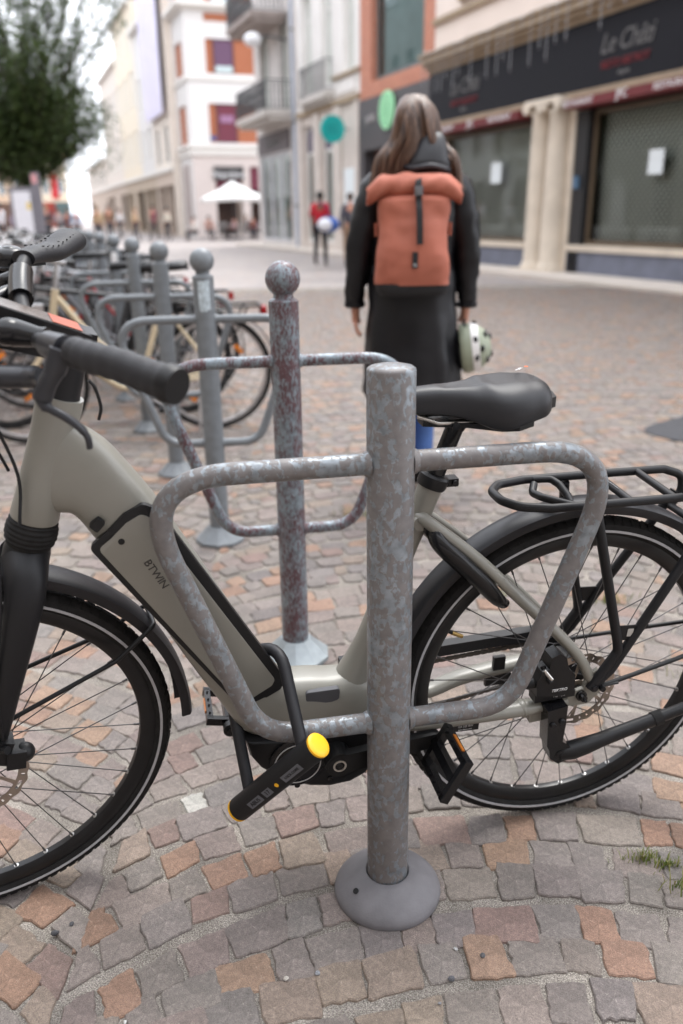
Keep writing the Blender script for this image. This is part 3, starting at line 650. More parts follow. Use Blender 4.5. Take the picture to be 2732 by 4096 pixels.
# ---- wheels
def wheel(name, axle, fn, parent, rotor_side=1, rotor_r=.08, hub_w=.05, big_hub=False):
    """axle-local ring coordinates (radius, side, angle) turned into frame space by fn"""
    c = axle
    def at(r, y, a): return fn(c + Vector((r*math.cos(a), y, r*math.sin(a))))
    # tyre is the main mesh of the wheel part
    t = empty(name); t.parent = parent
    mb = MB(); prof = []
    for i in range(20):
        a = 2*math.pi*i/20; rr_ = .0198
        prof.append((.3258+rr_*math.cos(a)*(1.0 if math.cos(a) > 0 else .82), rr_*math.sin(a)))
    mb.ring(prof, at, 120)
    # tread blocks
    for sd_ in (-1, 1):
        for i in range(112):
            a = 2*math.pi*(i+(.25 if sd_ > 0 else 0))/112; da = .019; 
            r0_, y0_, r1_, y1_ = .3447, sd_*.0065, .3368, sd_*.0172
            V_ = []
            for rr_, yy_, k in ((r0_, y0_, 1.0), (r1_, y1_, 1.0)):
                for aa in (a-da, a+da):
                    V_.append(at(rr_, yy_, aa)); V_.append(at(rr_+.0014*k, yy_*1.06, aa))
            mb.add(V_, [(1, 3, 7, 5), (0, 1, 5, 4), (2, 6, 7, 3), (0, 2, 3, 1), (4, 5, 7, 6)])
        for i in range(90):
            a = 2*math.pi*i/90; da = .016
            V_ = [at(.3455+dz, yy_, aa) for yy_ in (sd_*.0012, sd_*.0058) for aa in (a-da, a+da) for dz in (-.001, .0012)]
            mb.add(V_, [(1, 3, 7, 5), (0, 1, 5, 4), (2, 6, 7, 3), (0, 2, 3, 1), (4, 5, 7, 6)])
    mb.build('tyre', RUBBER, t, 40)
    for sd_ in (-1, 1):
        mb = MB(); mb.ring([(.3262, sd_*.0197), (.3262, sd_*.0203), (.3214, sd_*.0200), (.3214, sd_*.0192)], at, 120); mb.build('reflective_strip', STRIPE, t)
    mb = MB(); mb.ring([(.3125, .0118), (.314, .0128), (.3125, .0135), (.303, .0132), (.293, .0105), (.2875, .006), (.2865, 0), (.2875, -.006), (.293, -.0105), (.303, -.0132), (.3125, -.0135), (.314, -.0128), (.3125, -.0118), (.309, 0)], at, 120)
    mb.build('rim', mat('rim_black', (.01, .01, .011), .33, var=.3, vscale=25, spec=.35), t)
    hb_ = MB()
    def pole(r, y): return [at(r, y, 2*math.pi*i/28) for i in range(28)]
    rr_ = .045 if big_hub else .018
    hb_.loft([pole(.012, -hub_w-.012), pole(.012, -hub_w+.006), pole(.028, -hub_w+.008), pole(.029, -hub_w+.013), pole(rr_, -hub_w+.02), pole(rr_, hub_w-.02), pole(.029, hub_w-.013), pole(.028, hub_w-.008), pole(.012, hub_w-.006), pole(.012, hub_w+.012)])
    hb_.build('hub', BLACK, t, 30)
    fl = max(.027, rr_*.95)
    for i in range(32):
        sd_ = 1 if i % 2 else -1; ar = 2*math.pi*(i+.5)/32; lead = (1 if (i//2) % 2 else -1)*R(68)
        yh = sd_*(hub_w-.012+(.002 if (i//2) % 2 else -.002))
        mb = MB(); p, q = at(fl, yh, ar+lead), at(.290, sd_*.001, ar); dd = (q-p).normalized()
        mb.tube([p, q-dd*.013], .00105, 6); mb.tube([q-dd*.014, q], .0021, 6); mb.build('spoke', SPOKE, t)
    for i in range(32):
        if i % 4 == 0: mb = MB() if i == 0 else mb
        ar = 2*math.pi*(i+.5)/32
        c0 = at(.2872, 0, ar); e1 = (at(.2872, .001, ar)-c0).normalized(); e2 = (at(.2872, 0, ar+.001)-c0).normalized(); e3 = (c0-at(.2, 0, ar)).normalized()
        mb.lathe([(.0046, 0), (.0046, -.0016), (.003, -.002)], 10, frame_mtx(e1, e2, e3, c0+e3*.0006))
    mb.build('eyelets', mat('eyelet_steel', (.4, .39, .38), .4, metal=.8), t)
    # rotor: wavy ring with drilled band and spider arms
    yr = rotor_side*(hub_w+.002); mb = MB(); NA = 120; R0 = rotor_r
    rad = lambda k, a: (R0*.80, R0*.86, R0*.94, R0+.0016*math.sin(a*18))[k]
    for th_ in (0,):
        V_ = [at(rad(k, 2*math.pi*i/NA), yr+dy, 2*math.pi*i/NA) for dy in (0, .0018) for i in range(NA) for k in range(4)]
        F_ = []
        for i in range(NA):
            for k in range(3):
                if k == 1 and i % 4 in (1,): continue
                if k == 1 and i % 20 in (10, 11, 12): continue
                a_ = i*4+k; b_ = ((i+1) % NA)*4+k
                F_.append((a_, b_, b_+1, a_+1)); F_.append((NA*4+a_, NA*4+a_+1, NA*4+b_+1, NA*4+b_))
        mb.add(V_, F_)
    for i in range(6):
        a = 2*math.pi*i/6; mb.add([at(r, yr+dy, a+da+lean_) for r, lean_ in ((.02, 0.), (R0*.82, .55)) for da in ((-.12, .12) if r < .03 else (-.06, .06)) for dy in (0, .0018)], [(0, 2, 6, 4), (1, 5, 7, 3), (0, 4, 5, 1), (2, 3, 7, 6)])
    mb.loft([pole(.022, yr), pole(.022, yr+.002)]); mb.build('brake_rotor', ROTOR, t, 20)
    mb = MB(); mb.loft([pole(.011, rotor_side*(hub_w+.012)), pole(.011, rotor_side*(hub_w+.026)), pole(.007, rotor_side*(hub_w+.027)), pole(.007, rotor_side*(hub_w+.036)), pole(.003, rotor_side*(hub_w+.037)), pole(.003, rotor_side*(hub_w+.043))]); mb.build('axle_nut', GLOSSB, t, 30)
    va = R(28) if name == 'rear_wheel' else R(20)
    mb = MB(); mb.tube([at(.287, 0, va), at(.277, 0, va)], .0034, 10); mb.build('valve_stem', BLACK, t)
    mb = MB(); mb.tube([at(.277, 0, va), at(.254, 0, va), at(.252, 0, va)], [.0042, .0042, .003], 12); mb.build('valve_cap', BRASS, t)
    return t
rw = wheel('rear_wheel', RA, ident, bike, 1, .081, .052, True)
fwl = wheel('front_wheel', Vector((1.114, 0, .345)), steer, bike, 1, .085, .045)
# tyre print
def arc_text(body, axle, fn, r, y, a_mid, size, m, parent, flip=1):
    da = size*.78/r
    for i, ch in enumerate(body):
        if ch == ' ': continue
        a = a_mid - flip*(i-(len(body)-1)/2)*da
        p = axle+Vector((r*math.cos(a), y, r*math.sin(a)))
        rad_ = Vector((math.cos(a), 0, math.sin(a))); d = Vector((math.sin(a), 0, -math.cos(a)))*flip; n_ = Vector((0, 1, 0)); u_ = n_.cross(d)
        if fn is not ident:
            p = fn(p); d = RS @ d; u_ = RS @ u_; n_ = RS @ n_
        text('lettering', ch, size, m, frame_mtx(d, u_, n_, p), parent, .0002)
arc_text('TOURNEUR', RA, ident, .3325, .0205, R(203), .011, mat('tyre_print', (.4, .4, .4), .6, var=.05), rw, -1)
arc_text('BTWIN 38', Vector((1.114, 0, .345)), steer, .3325, .0205, R(112), .008, mat('tyre_print_red', (.3, .03, .03), .6, var=.05), fwl, 1)

# ---- mudguards
def mudguard(name, axle, fn, a0, a1, R0, hw, parent):
    mb = MB(); prof_o = [(R0-.020, hw), (R0-.006, hw*.97), (R0-.001, hw*.72), (R0+.001, 0), (R0-.001, -hw*.72), (R0-.006, -hw*.97), (R0-.020, -hw)]
    prof = prof_o+[(r-.0022, y*.94) for r, y in reversed(prof_o)]
    mb.ring(prof, lambda r, y, a: fn(axle+Vector((r*math.cos(a), y, r*math.sin(a)))), 60, a0, a1); return mb.build(name, mat('mudguard_black', (.013, .013, .016), .42, spec=.4, var=.12, vscale=10, bump=.08, bscale=700), parent, 45)
mg = mudguard('rear_mudguard', RA, ident, R(18), R(196), .383, .029, bike)
mgf = mudguard('front_mudguard', Vector((1.114, 0, .345)), steer, R(30), R(182), .383, .029, bike)
def ptw(axle, fn, r, y, a): return fn(axle+Vector((r*math.cos(a), y, r*math.sin(a))))
mb = MB(); FAc = Vector((1.114, 0, .345)); am = R(147)
mb.tube(fillet([steer((1.09, .062, .44)), ptw(FAc, steer, .30, .045, am), ptw(FAc, steer, .345, .040, am), ptw(FAc, steer, .388, .033, am), ptw(FAc, steer, .388, -.033, am), ptw(FAc, steer, .345, -.04, am), ptw(FAc, steer, .30, -.045, am), steer((1.09, -.062, .44))], .012, 5), .0042, 10); mb.build('stay', BLACK, mgf)
mb = MB()
for sg in (1, -1):
    mb.tube(fillet([(-.03, sg*.082, .366), (-.06, sg*.08, .37), (-.21, sg*.06, .388), (-.372, sg*.034, .408), (-.386, sg*.02, .41)], .02, 4), .0046, 10)
    mb.tube([(-.02, sg*.08, .366), (-.07, sg*.081, .370)], .0065, 8, flat=(1, .5))
mb.build('stay', BLACK, mg)
# ---- fork, headset, boot
fk = MB()
AXD = -AX
crown = hb+AXD*.075
fk.tube([steer(hb+AXD*.03), steer(hb+AXD*.055), steer(hb+AXD*.1), steer(hb+AXD*.125)], [.030, .036, .037, .03], 26)
for sg in (1, -1):
    pts = spline([crown+Vector((.0, sg*.012, .01)), crown+Vector((.006, sg*.045, -.012)), crown+Vector((.02, sg*.060, -.06)), Vector((1.038, sg*.062, .53)), Vector((1.073, sg*.062, .43)), Vector((1.114, sg*.060, .345))], 5)
    n_ = len(pts); fk.tube([steer(p) for p in pts], [.034-.017*(i/(n_-1))**.8 for i in range(n_)], 18, flat=(1.12, .85))
    fk.prism([(1.098, .37), (1.094, .335), (1.106, .322), (1.124, .325), (1.129, .35), (1.116, .372)], lambda a, b, t: steer((a, t, b)), sg*.052, sg*.062)
fork = fk.build('fork', MATTE, bike, 50)
bt = MB(); bl = []
for i in range(25):
    t_ = i/24; bl.append((.036+.0035*math.sin(math.pi*min(1, t_*1.3))+.0012*math.sin(t_*40)+(-.006*max(0, t_-.7)/.3), -.002-t_*.052))
mt_ = Matrix.Translation(hb) @ Vector((0, 0, 1)).rotation_difference(AX).to_matrix().to_4x4()
bt.lathe(bl, 36, mt_); bt.map(steer); bt.build('fork_boot', RUBBER, fork, 60)
# front caliper with hose
cp = MB(); c0 = Vector((1.075, .07, .405))
cp.box(c0+Vector((0, 0, .01)), (.05, .032, .045), Matrix.Rotation(R(-25), 3, 'Y')); cp.box(c0+Vector((-.03, .004, -.012)), (.03, .036, .034), Matrix.Rotation(R(-10), 3, 'Y')); cp.sphere(c0+Vector((-.045, .006, -.01)), .0165, 14, 10); cp.tube([c0+Vector((-.01, .016, .015)), c0+Vector((-.02, .026, .02))], .007, 10)
cp.map(steer); cp.build('brake_caliper', BLACK, bike, 35)
# ---- stem, handlebar, grips
stm = MB(); stm.tube([ht+AX*a for a in (-.002, .004, .02, .085, .105)], [.033, .029, .0265, .0255, .0245], 24); stm.box((.873, 0, 1.058), (.085, .05, .04), Matrix.Rotation(R(-14), 3, 'Y')); stm.map(steer); stm.build('stem', MATTE, bike, 35)
hbz = lambda y: -.02*(y/.33)*.5
HB = spline([(.80, .325, 1.088), (.845, .262, 1.095), (.885, .19, 1.097), (.912, .09, 1.085), (.915, 0, 1.078), (.914, -.09, 1.10), (.893, -.19, 1.134), (.850, -.262, 1.134), (.806, -.33, 1.134)], 6)
h_ = MB(); h_.tube(HB, .0112, 16); h_.map(steer); hbar = h_.build('handlebar', MATTE, bike)
def grip(P, rs, fl):
    g = MB(); pts = spline(P, 6); n_ = len(pts)
    g.tube([steer(p) for p in pts], [rs[0]+(rs[1]-rs[0])*(i/(n_-1)) + .0009*math.sin(i*2.1) for i in range(n_)], 24, flat=fl); return g
g = grip([(.886, .196, 1.098), (.868, .226, 1.097), (.842, .266, 1.096), (.815, .304, 1.09), (.798, .327, 1.087)], (.0185, .0215), (1.0, 1.0)); g1 = g.build('grip', mat('grip_rubber', (.02, .02, .023), .55, var=.2, vscale=40, bump=.3, bscale=400, spec=.35), hbar, 40)
e_ = MB(); p, q = Vector((.798, .327, 1.087)), Vector((.794, .333, 1.0862)); e_.tube([steer(p+(p-q)*1.2), steer(p), steer(q)], [.0233, .0236, .0215], 24); e_.build('end_cap', BLACK, hbar)
g = MB(); pts = spline([(.893, -.196, 1.138), (.872, -.226, 1.138), (.842, -.268, 1.133), (.818, -.306, 1.137), (.802, -.332, 1.139)], 6); n_ = len(pts)
g.tube([steer(p) for p in pts], [.0175+.011*math.sin(math.pi*.5*(i/(n_-1)))**2 for i in range(n_)], 26, flat=(1.12, .72)); g2 = g.build('grip', mat('grip_rubber', (.05, .05, .055), .6), hbar, 40)
gp = MB()
for i in range(9):
    for j in range(6):
        t_ = .30+.66*i/8; p = pts[min(n_-1, int(t_*(n_-1)))]; d = (pts[-1]-pts[0]).normalized(); w_ = d.cross(Vector((0, 0, 1))).normalized()
        gp.box(steer(p+w_*(-.019+.0076*j)+Vector((0, 0, .0150 if i > 2 else .0122))+d*.002*(j % 2)), (.004, .0018, .0022), Rz(math.atan2(d.y, d.x)+R(35 if j % 2 else -35)))
gp.build('grip_tread', BLACK, hbar, 0)
# lever clamps and levers (both sides)
lv = MB(); lv.tube([steer(p) for p in HB[13:17]], .0175, 18)
lv.tube(spline([(.858, .19, 1.085), (.868, .19, 1.06), (.879, .19, 1.044), (.888, .19, 1.024)], 4), [.014]*5+[.012]*8, 12, flat=(1, .8))
lv.tube(spline([(.892, .185, 1.03), (.884, .19, 1.014), (.864, .192, 1.0), (.848, .192, .985), (.840, .19, .970), (.839, .188, .955)], 5), [.0095]*6+[.0065]*12+[.0055]*8, 12, flat=(1, .75))
lv.tube(spline([(.886, .16, 1.045), (.907, .13, 1.038), (.944, .125, 1.039), (.99, .115, 1.04)], 4), [.0125]*3+[.0165]*8+[.012, .006], 14, flat=(1, .9))
lv.build('brake_lever', mat('lever_grey', (.022, .023, .028), .38, metal=.1, var=.15, vscale=40), hbar, 40)
sw = MB(); sw.sphere((.934, .075, 1.087), .021, 20, 14, (1.15, 1, .9)); sw.tube([(.925, .075, 1.085), (.895, .085, 1.08), (.885, .09, 1.078)], [.019, .014, .016], 18); sw.build('light_switch', GLOSSB, hbar)
lv = MB(); lv.tube([steer(p) for p in HB[30:35]], .018, 16)
lv.tube([steer(p) for p in spline([(.893, -.175, 1.12), (.925, -.17, 1.11), (.945, -.2, 1.10), (.935, -.3, 1.105)], 5)], [.013]*7+[.007]*9, 12); lv.tube([steer(p) for p in [(.90, -.155, 1.10), (.93, -.13, 1.10), (.97, -.1, 1.09)]], .013, 12)
lv.build('brake_lever', GLOSSB, hbar, 40)
bl_ = MB(); mtb = Matrix.Translation((.958, -.215, 1.135)) @ Matrix.Rotation(R(-8), 4, 'X')
bl_.lathe([(.027, 0), (.031, .003), (.031, .006), (.026, .008), (.0255, .018), (.021, .027), (.012, .0315), (.009, .031), (.007, .0325), (.001, .033)], 28, mtb); bl_.lathe([(.014, -.03), (.017, -.02), (.024, -.008), (.027, 0)], 20, mtb); bl_.build('bell', GLOSSB, hbar, 40)
bl_ = MB(); bl_.box((.925, -.225, 1.14), (.035, .016, .010), Rz(R(30))); bl_.build('bell_lever', BLACK, hbar, 20)
# display on the stem
dsp = MB(); Rd = Matrix.Rotation(R(25), 3, 'Y') @ Matrix.Identity(3)
dpoly = [(.834, 1.040), (.836, 1.068), (.844, 1.072), (.959, 1.124), (.999, 1.118), (.999, 1.075), (.944, 1.058), (.876, 1.034)]
for y0_, y1_, f_ in ((-.031, .031, 1),): dsp.prism(dpoly, lambda a, b, t: steer((a, t, b)), y0_, y1_)
disp = dsp.build('display', BLACK, bike, 20)
def on_top(a): a -= .014; return 1.072+(a-.83)*(1.124-1.072)/(.945-.83)
sc_ = MB(); sc_.add([steer((a, y, on_top(a)+.001)) for a in (.857, .954) for y in (-.027, .027)], [(0, 1, 3, 2)]); sc_.build('screen', mat('display_glass', (.12, .095, .08), .2, var=.15, vscale=20), disp, 0)
sc_ = MB(); sc_.add([steer((a, y, on_top(a)+.0018)) for a in (.847, .886) for y in (-.026, .026)], [(0, 1, 3, 2)]); sc_.build('screen_band', mat('display_orange', srgb(150, 66, 34), .5, var=.1, vscale=30), disp, 0)
for xx in (.868, .9, .925): 
    b_ = MB(); b_.box(steer((xx, .032, on_top(xx)-.022)), (.02, .004, .008), Matrix.Rotation(R(-24), 3, 'Y')); b_.build('button', mat('button_grey', (.25, .26, .28), .5), disp, 0)
cb = MB()
for pts_ in ([(1.0, .02, 1.07), (.99, .015, .98), (.965, .02, .87), (.975, .045, .8)], [(.93, -.1, 1.09), (1.0, -.08, 1.05), (1.0, -.03, .95), (.975, -.02, .86)], [(.846, .012, .998), (.838, .012, .985), (.833, .012, .955), (.838, .012, .935)], [(.985, .115, 1.04), (1.035, .09, 1.0), (1.05, .07, .93), (1.01, .05, .85), (1.02, .07, .7), (1.05, .078, .55), (1.06, .08, .43)]):
    cb.tube([steer(p) for p in spline(pts_, 7)], .0026, 8)
cb.build('cable', BLACK, bike)
# ---- saddle, post, clamp
sp = MB(); sp.tube([s1-sdv*.02, s1+sdv*.11], .0155, 22); spp = s1+sdv*.11; sp.tube([spp-sdv*.012, spp], [.0165, .019], 20); sp.box(spp+Vector((-.004, 0, .008)), (.05, .036, .022), Matrix.Rotation(R(5), 3, 'Y')); sp.tube([spp+Vector((.012, -.028, 0)), spp+Vector((.012, .028, 0))], .007, 10); sp.build('seat_post', GLOSSB, bike, 35)
sp = MB(); sp.lathe([(.0245, -.012), (.0265, -.008), (.0265, .008), (.0235, .012)], 26, Matrix.Translation(s1) @ Vector((0, 0, 1)).rotation_difference(sdv).to_matrix().to_4x4()); sp.box(s1+Vector((-.032, 0, -.004)), (.022, .022, .014)); sp.tube([s1+Vector((-.036, -.016, -.004)), s1+Vector((-.036, .016, -.004))], .0055, 12); sp.build('seat_clamp', MATTE, bike, 30)
SD_OLD = [(.372, .012, .942, .928), (.366, .019, .950, .920), (.34, .0235, .957, .913), (.30, .0285, .960, .908), (.262, .040, .962, .906), (.235, .056, .964, .904), (.208, .0735, .966, .901), (.18, .085, .968, .900), (.155, .0885, .968, .903), (.13, .086, .966, .907), (.108, .076, .961, .913), (.094, .058, .953, .920), (.088, .035, .944, .928)]
SD = [(.372, .012, .942, .928), (.366, .019, .950, .920), (.34, .0235, .955, .920), (.30, .0285, .958, .917), (.265, .038, .959, .912), (.24, .053, .960, .905), (.222, .068, .964, .899), (.206, .078, .963, .899), (.19, .0805, .964, .902), (.17, .0775, .965, .906), (.15, .0715, .964, .910), (.13, .065, .963, .914), (.116, .05, .957, .920), (.110, .03, .948, .928)]
A_ = spline([(a, b, c) for a, b, c, d in SD], 3); B_ = spline([(d, 0, 0) for a, b, c, d in SD], 3)
rings = []
for p, q in zip(A_, B_):
    L_ = []; zt, zb = p.z, q.x
    for j in range(28):
        a = 2*math.pi*j/28; c, s = math.cos(a), math.sin(a)
        y = p.y*math.copysign(abs(c)**.75, c); dip = .006*math.exp(-(y/.012)**2)*(1 if .12 < p.x < .3 else 0)
        L_.append(Vector((p.x, y, (zb+(zt-zb)*abs(s)**.62-dip*max(0, s)) if s >= 0 else zb+.007*s)))
    rings.append(L_)
sd_ = MB(); sd_.loft(rings); saddle = sd_.build('saddle', mat('saddle_black', (.013, .013, .0155), .44, spec=.4, var=.08, vscale=12, bump=.12, bscale=1400), bike, 60)
sb = MB(); sb.loft([[Vector((.2+(p.x-.2)*.94, p.y*.9, p.z-.014-.004*k+(0 if p.z < .93 else -.02))) for p in rings[-1]] and [Vector((.205+(a-.2)*.93, y_, .897-.008*k+.05*abs(a-.22)**1.2)) for a, y_ in [(.33, .015), (.25, .03), (.2, .06), (.17, .066), (.135, .05), (.13, 0), (.135, -.05), (.17, -.066), (.2, -.06), (.25, -.03), (.33, -.015)]] for k in (0, 1)]); sb.build('saddle_base', BLACK, saddle, 30)
sb = MB(); sb.loft([[Vector((a, y_, z_)) for a, y_ in [(.12, .045), (.1, .032), (.092, 0), (.1, -.032), (.12, -.045), (.13, 0)]] for z_ in (.917, .935)]); sb.build('saddle_bumper', BLACK, saddle, 30)
sb = MB()
for sg in (1, -1): sb.tube(fillet([(.335, sg*.012, .91), (.30, sg*.02, .898), (.2, sg*.024, .897), (.13, sg*.03, .915)], .02, 4), .0036, 10)
sb.build('saddle_rail', STEEL, saddle)
text('lettering', 'ergofit', .0085, WHITETXT, frame_mtx(Vector((-.75, -.6, 0)).normalized(), Vector((.6, -.75, 0)).normalized() * 1, Vector((0, 0, 1)), (.145, -.028, .9692)), saddle, .0002)
disc = MB(); disc.lathe([(.0035, 0), (.0035, .0006)], 16, Matrix.Translation((.12, -.05, .9665))); disc.build('logo', mat('logo_orange', srgb(230, 110, 50), .5, var=0), saddle)
# ---- rear carrier
rk = MB()
loopP = [(-.06, .062, .742), (.10, .062, .744), (.155, .05, .747), (.178, .022, .749), (.178, -.022, .749), (.155, -.05, .749), (.10, -.062, .749), (-.06, -.062, .748), (-.195, -.062, .746), (-.236, -.058, .732), (-.238, -.055, .700), (-.215, -.05, .672)]
rk.tube(fillet(loopP, .03, 5), .0082, 14)
rk.tube(fillet([(-.06, .062, .742), (-.195, .062, .741), (-.236, .058, .727), (-.238, .055, .698), (-.215, .05, .672)], .025, 5), .0082, 14)
for xx in (-.05, -.135): rk.tube([(xx, -.062, .747), (xx-.004, .062, .741)], .0072, 12)
rk.tube(fillet([(.045, .06, .740), (.088, 0, .738), (.094, -.03, .735), (.082, -.05, .744)], .018, 5), .0072, 12)
rk.tube(fillet([(.082, -.06, .749), (.045, -.058, .748), (.035, -.04, .742), (.03, -.015, .73), (.03, .0, .722)], .014, 5), .0072, 12)
rk.tube([(-.215, -.05, .672), (-.215, .05, .672)], .0072, 12)
for sg in (1, -1):
    rk.tube(fillet([(.014, sg*.060, .738), (.008, sg*.066, .705), (-.058, sg*.078, .462), (-.062, sg*.079, .44), (-.013, sg*.080, .362)], .02, 6), .0092, 14)
    rk.tube(fillet([(-.225, sg*.058, .70), (-.173, sg*.068, .603), (-.111, sg*.075, .50), (-.052, sg*.080, .40), (-.013, sg*.080, .362)], .02, 4), .0092, 14)
    rk.prism([(-.05, .495), (-.05, .462), (-.098, .462), (-.12, .49)], lambda a, b, t: (a, t, b), sg*.075, sg*.078)
    rk.tube([(-.018, sg*.0735, .368), (-.018, sg*.092, .368)], .0062, 10)
    rk.tube([(-.034, sg*.0735, .366), (-.034, sg*.094, .366)], .0058, 10)
rack = rk.build('rear_carrier', MATTE, bike, 45)
hx = MB(); hx.box((-.082, .0786, .478), (.012, .001, .016), Matrix.Rotation(R(-4), 3, 'Y')); hx.build('plate_hole', mat('plate_gap', (.42, .4, .37), .8), rack, 0)
hx = MB(); hx.box((-.175, .062, .755), (.028, .03, .03)); hx.box((-.19, .05, .758), (.02, .06, .02)); hx.build('light_bracket', BLACK, rack, 0)
hx = MB(); hx.box((-.188, .07, .7725), (.02, .02, .004)); hx.build('tail_light', mat('red_lens', (.35, .01, .012), .2), rack, 0)
text('lettering', 'SL 27 kg max', .0075, mat('pale_print', (.5, .5, .5), .5, var=.05), frame_mtx(Vector((0, 1, -.04)).normalized(), Vector((.9, 0, .45)).normalized(), Vector((.45, 0, -.9)).normalized()*-1, (-.0515+.0025, .0, .7518)), rack, .0002)
# ---- ring lock
rl = MB(); cdir_ = Vector((.16-.305, 0, .57-.705)).normalized(); cn = Vector((-cdir_.z, 0, cdir_.x))
for sg in (1, -1):
    pts = spline([Vector((.305, sg*.02, .712)), Vector((.297, sg*.045, .69)), Vector((.262, sg*.054, .655)), Vector((.215, sg*.056, .607)), Vector((.185, sg*.054, .572)), Vector((.168, sg*.047, .556))], 5)
    n_ = len(pts); rl.tube(pts, [.014+.0055*math.sin(math.pi*min(1, (i/(n_-1))*1.1)) if i < n_-3 else .013 for i in range(n_)], 16, flat=(.78, 1))
rl.tube([(.307, -.03, .712), (.307, .03, .712)], .017, 16, flat=(.8, 1)); 
lock_ = rl.build('ring_lock', GLOSSB, bike, 45)
disc_y('key_slot', .243, .067, .642, .005, .002, BRASS, lock_)
rl = MB(); rl.tube([(.195, .045, .60), (.19, .05, .61)], .008, 10); rl.tube([(.19, .055, .603), (.175, .055, .612)], .006, 10); rl.build('clamp', GREIGE, lock_)
# ---- kickstand
kk_ = MB(); kk_.prism([(.085, .345), (.045, .352), (.044, .31), (.046, .268), (.03, .255), (.02, .24), (.028, .222), (.05, .215), (.068, .23), (.072, .25), (.078, .262)], lambda a, b, t: (a, t, b), .075, .108)
kick = kk_.build('kickstand', GLOSSB, bike, 25)
kk_ = MB(); kd = [(.046, .096, .233), (.02, .099, .236), (-.01, .1, .243), (-.04, .1, .251), (-.10, .1, .267), (-.155, .1, .281), (-.158, .1, .282)]
kk_.tube(kd, [.0165, .0185, .017, .0145, .0135, .0132, .0132], 18); kk_.tube([(-.158, .1, .282), (-.26, .1, .309)], .0112, 16); kk_.build('kickstand_leg', BLACK, kick, 40)
kk_ = MB(); kk_.tube([(-.150, .1, .280), (-.168, .1, .2847)], .0148, 18); kk_.tube([(-.222, .1, .299), (-.36, .1, .336)], .0145, 18); kk_.build('kickstand_sleeve', RUBBER, kick)
disc_y('pivot_bolt', .047, .108, .237, .010, .002, BLACK, kick); disc_y('bolt', .072, .108, .312, .0058, .004, STEEL if False else BLACK, kick); disc_y('bolt', .054, .108, .318, .0058, .004, BLACK, kick)
# ---- rear caliper
rc = MB(); rc.prism([(.105, .372), (.108, .405), (.098, .425), (.085, .43), (.083, .455), (.066, .462), (.052, .45), (.045, .425), (.03, .41), (.028, .378), (.05, .366)], lambda a, b, t: (a, t, b), .062, .094)
rc.prism([(.104, .353), (.105, .371), (.022, .371), (.022, .357)], lambda a, b, t: (a, t, b), .062, .088); rc.tube([(.105, .08, .395), (.122, .08, .392), (.13, .08, .39)], [.010, .008, .005], 12); rc.tube([(.092, .08, .43), (.088, .09, .415), (.082, .098, .404)], .0052, 10)
cal = rc.build('brake_caliper', BLACK, bike, 30)
rc = MB(); rc.tube([(.094, .09, .428), (.08, .098, .41)], .0038, 10); rc.build('bolt', STEEL, cal)
letters_y('TEKTRO', .06, .0943, .381, .0085, (-1, 0, .03), WHITETXT, cal, shear=.25); letters_y('F6/+20', .055, .0883, .3635, .0085, (-1, 0, .05), mat('pale_print', (.5, .5, .5), .5), cal)
rc = MB(); rc.tube(spline([(.13, .08, .39), (.18, .075, .37), (.26, .06, .335), (.36, .05, .32)], 5), .0026, 8); rc.build('brake_hose', BLACK, bike)
# ---- belt side: chain, guard, sprocket
ch = MB()
for i in range(52):
    t_ = i/51; p = Vector((.40-.37*t_, -.05, .372+.022*t_)); ch.box(p, (.0105, .003 if i % 2 else .0055, .0078), Matrix.Rotation(R(3.4), 3, 'Y'))
ch.build('chain', mat('chain_steel', (.11, .1, .09), .4, metal=.7), bike, 0); ch = MB()
for i in range(52):
    t_ = i/51; p = Vector((.42-.4*t_, -.05, .245+.065*t_)); ch.box(p, (.0105, .003 if i % 2 else .0055, .0078), Matrix.Rotation(R(9), 3, 'Y'))
ch.build('chain', mat('chain_steel', (.11, .1, .09), .4, metal=.7), bike, 0)
ch = MB(); ch.prism([(.45, .385), (.45, .41), (.03, .425), (.03, .402)], lambda a, b, t: (a, t, b), -.066, -.044); ch.build('chain_guard', mat('guard_black', (.014, .0145, .017), .5, spec=.35), bike, 0)
ch = MB(); ch.prism([(.105, .37), (.13, .37), (.13, .327), (.145, .325), (.145, .303), (.088, .303), (.088, .325), (.105, .327)], lambda a, b, t: (a, t, b), -.056, -.047); ch.build('guard_bracket', BLACK, bike, 0)
ch = MB(); ch.ring([(.058, -.052), (.058, -.047), (.03, -.047), (.03, -.052)], lambda r, y, a: (r*math.cos(a)*(1+.03*math.sin(a*22)), y, .345+r*math.sin(a)*(1+.03*math.sin(a*22))), 132); ch.ring([(.044, -.062), (.044, -.04), (.02, -.04), (.02, -.062)], lambda r, y, a: (r*math.cos(a), y, .345+r*math.sin(a)), 32); ch.build('sprocket', BLACK, bike, 30)
ch = MB(); ch.ring([(.075, -.055), (.075, -.049), (.05, -.049), (.05, -.055)], lambda r, y, a: (BB.x+r*math.cos(a)*(1+.02*math.sin(a*32)), y, BB.z+r*math.sin(a)*(1+.02*math.sin(a*32))), 128); ch.build('chainring', BLACK, bike, 30)
pt = MB(); pt.box((.235, .0728, .309), (.055, .002, .016), Matrix.Rotation(R(-2), 3, 'Y')); ptag = pt.build('name_plate', BLACK, bike, 0)
letters_y('124 325 BW', .235, .0742, .312, .006, (-1, 0, 0), mat('pale_print', (.5, .5, .5), .5), ptag); letters_y('apm.decat.com', .235, .0742, .305, .0045, (-1, 0, 0), mat('pale_print', (.5, .5, .5), .5), ptag)

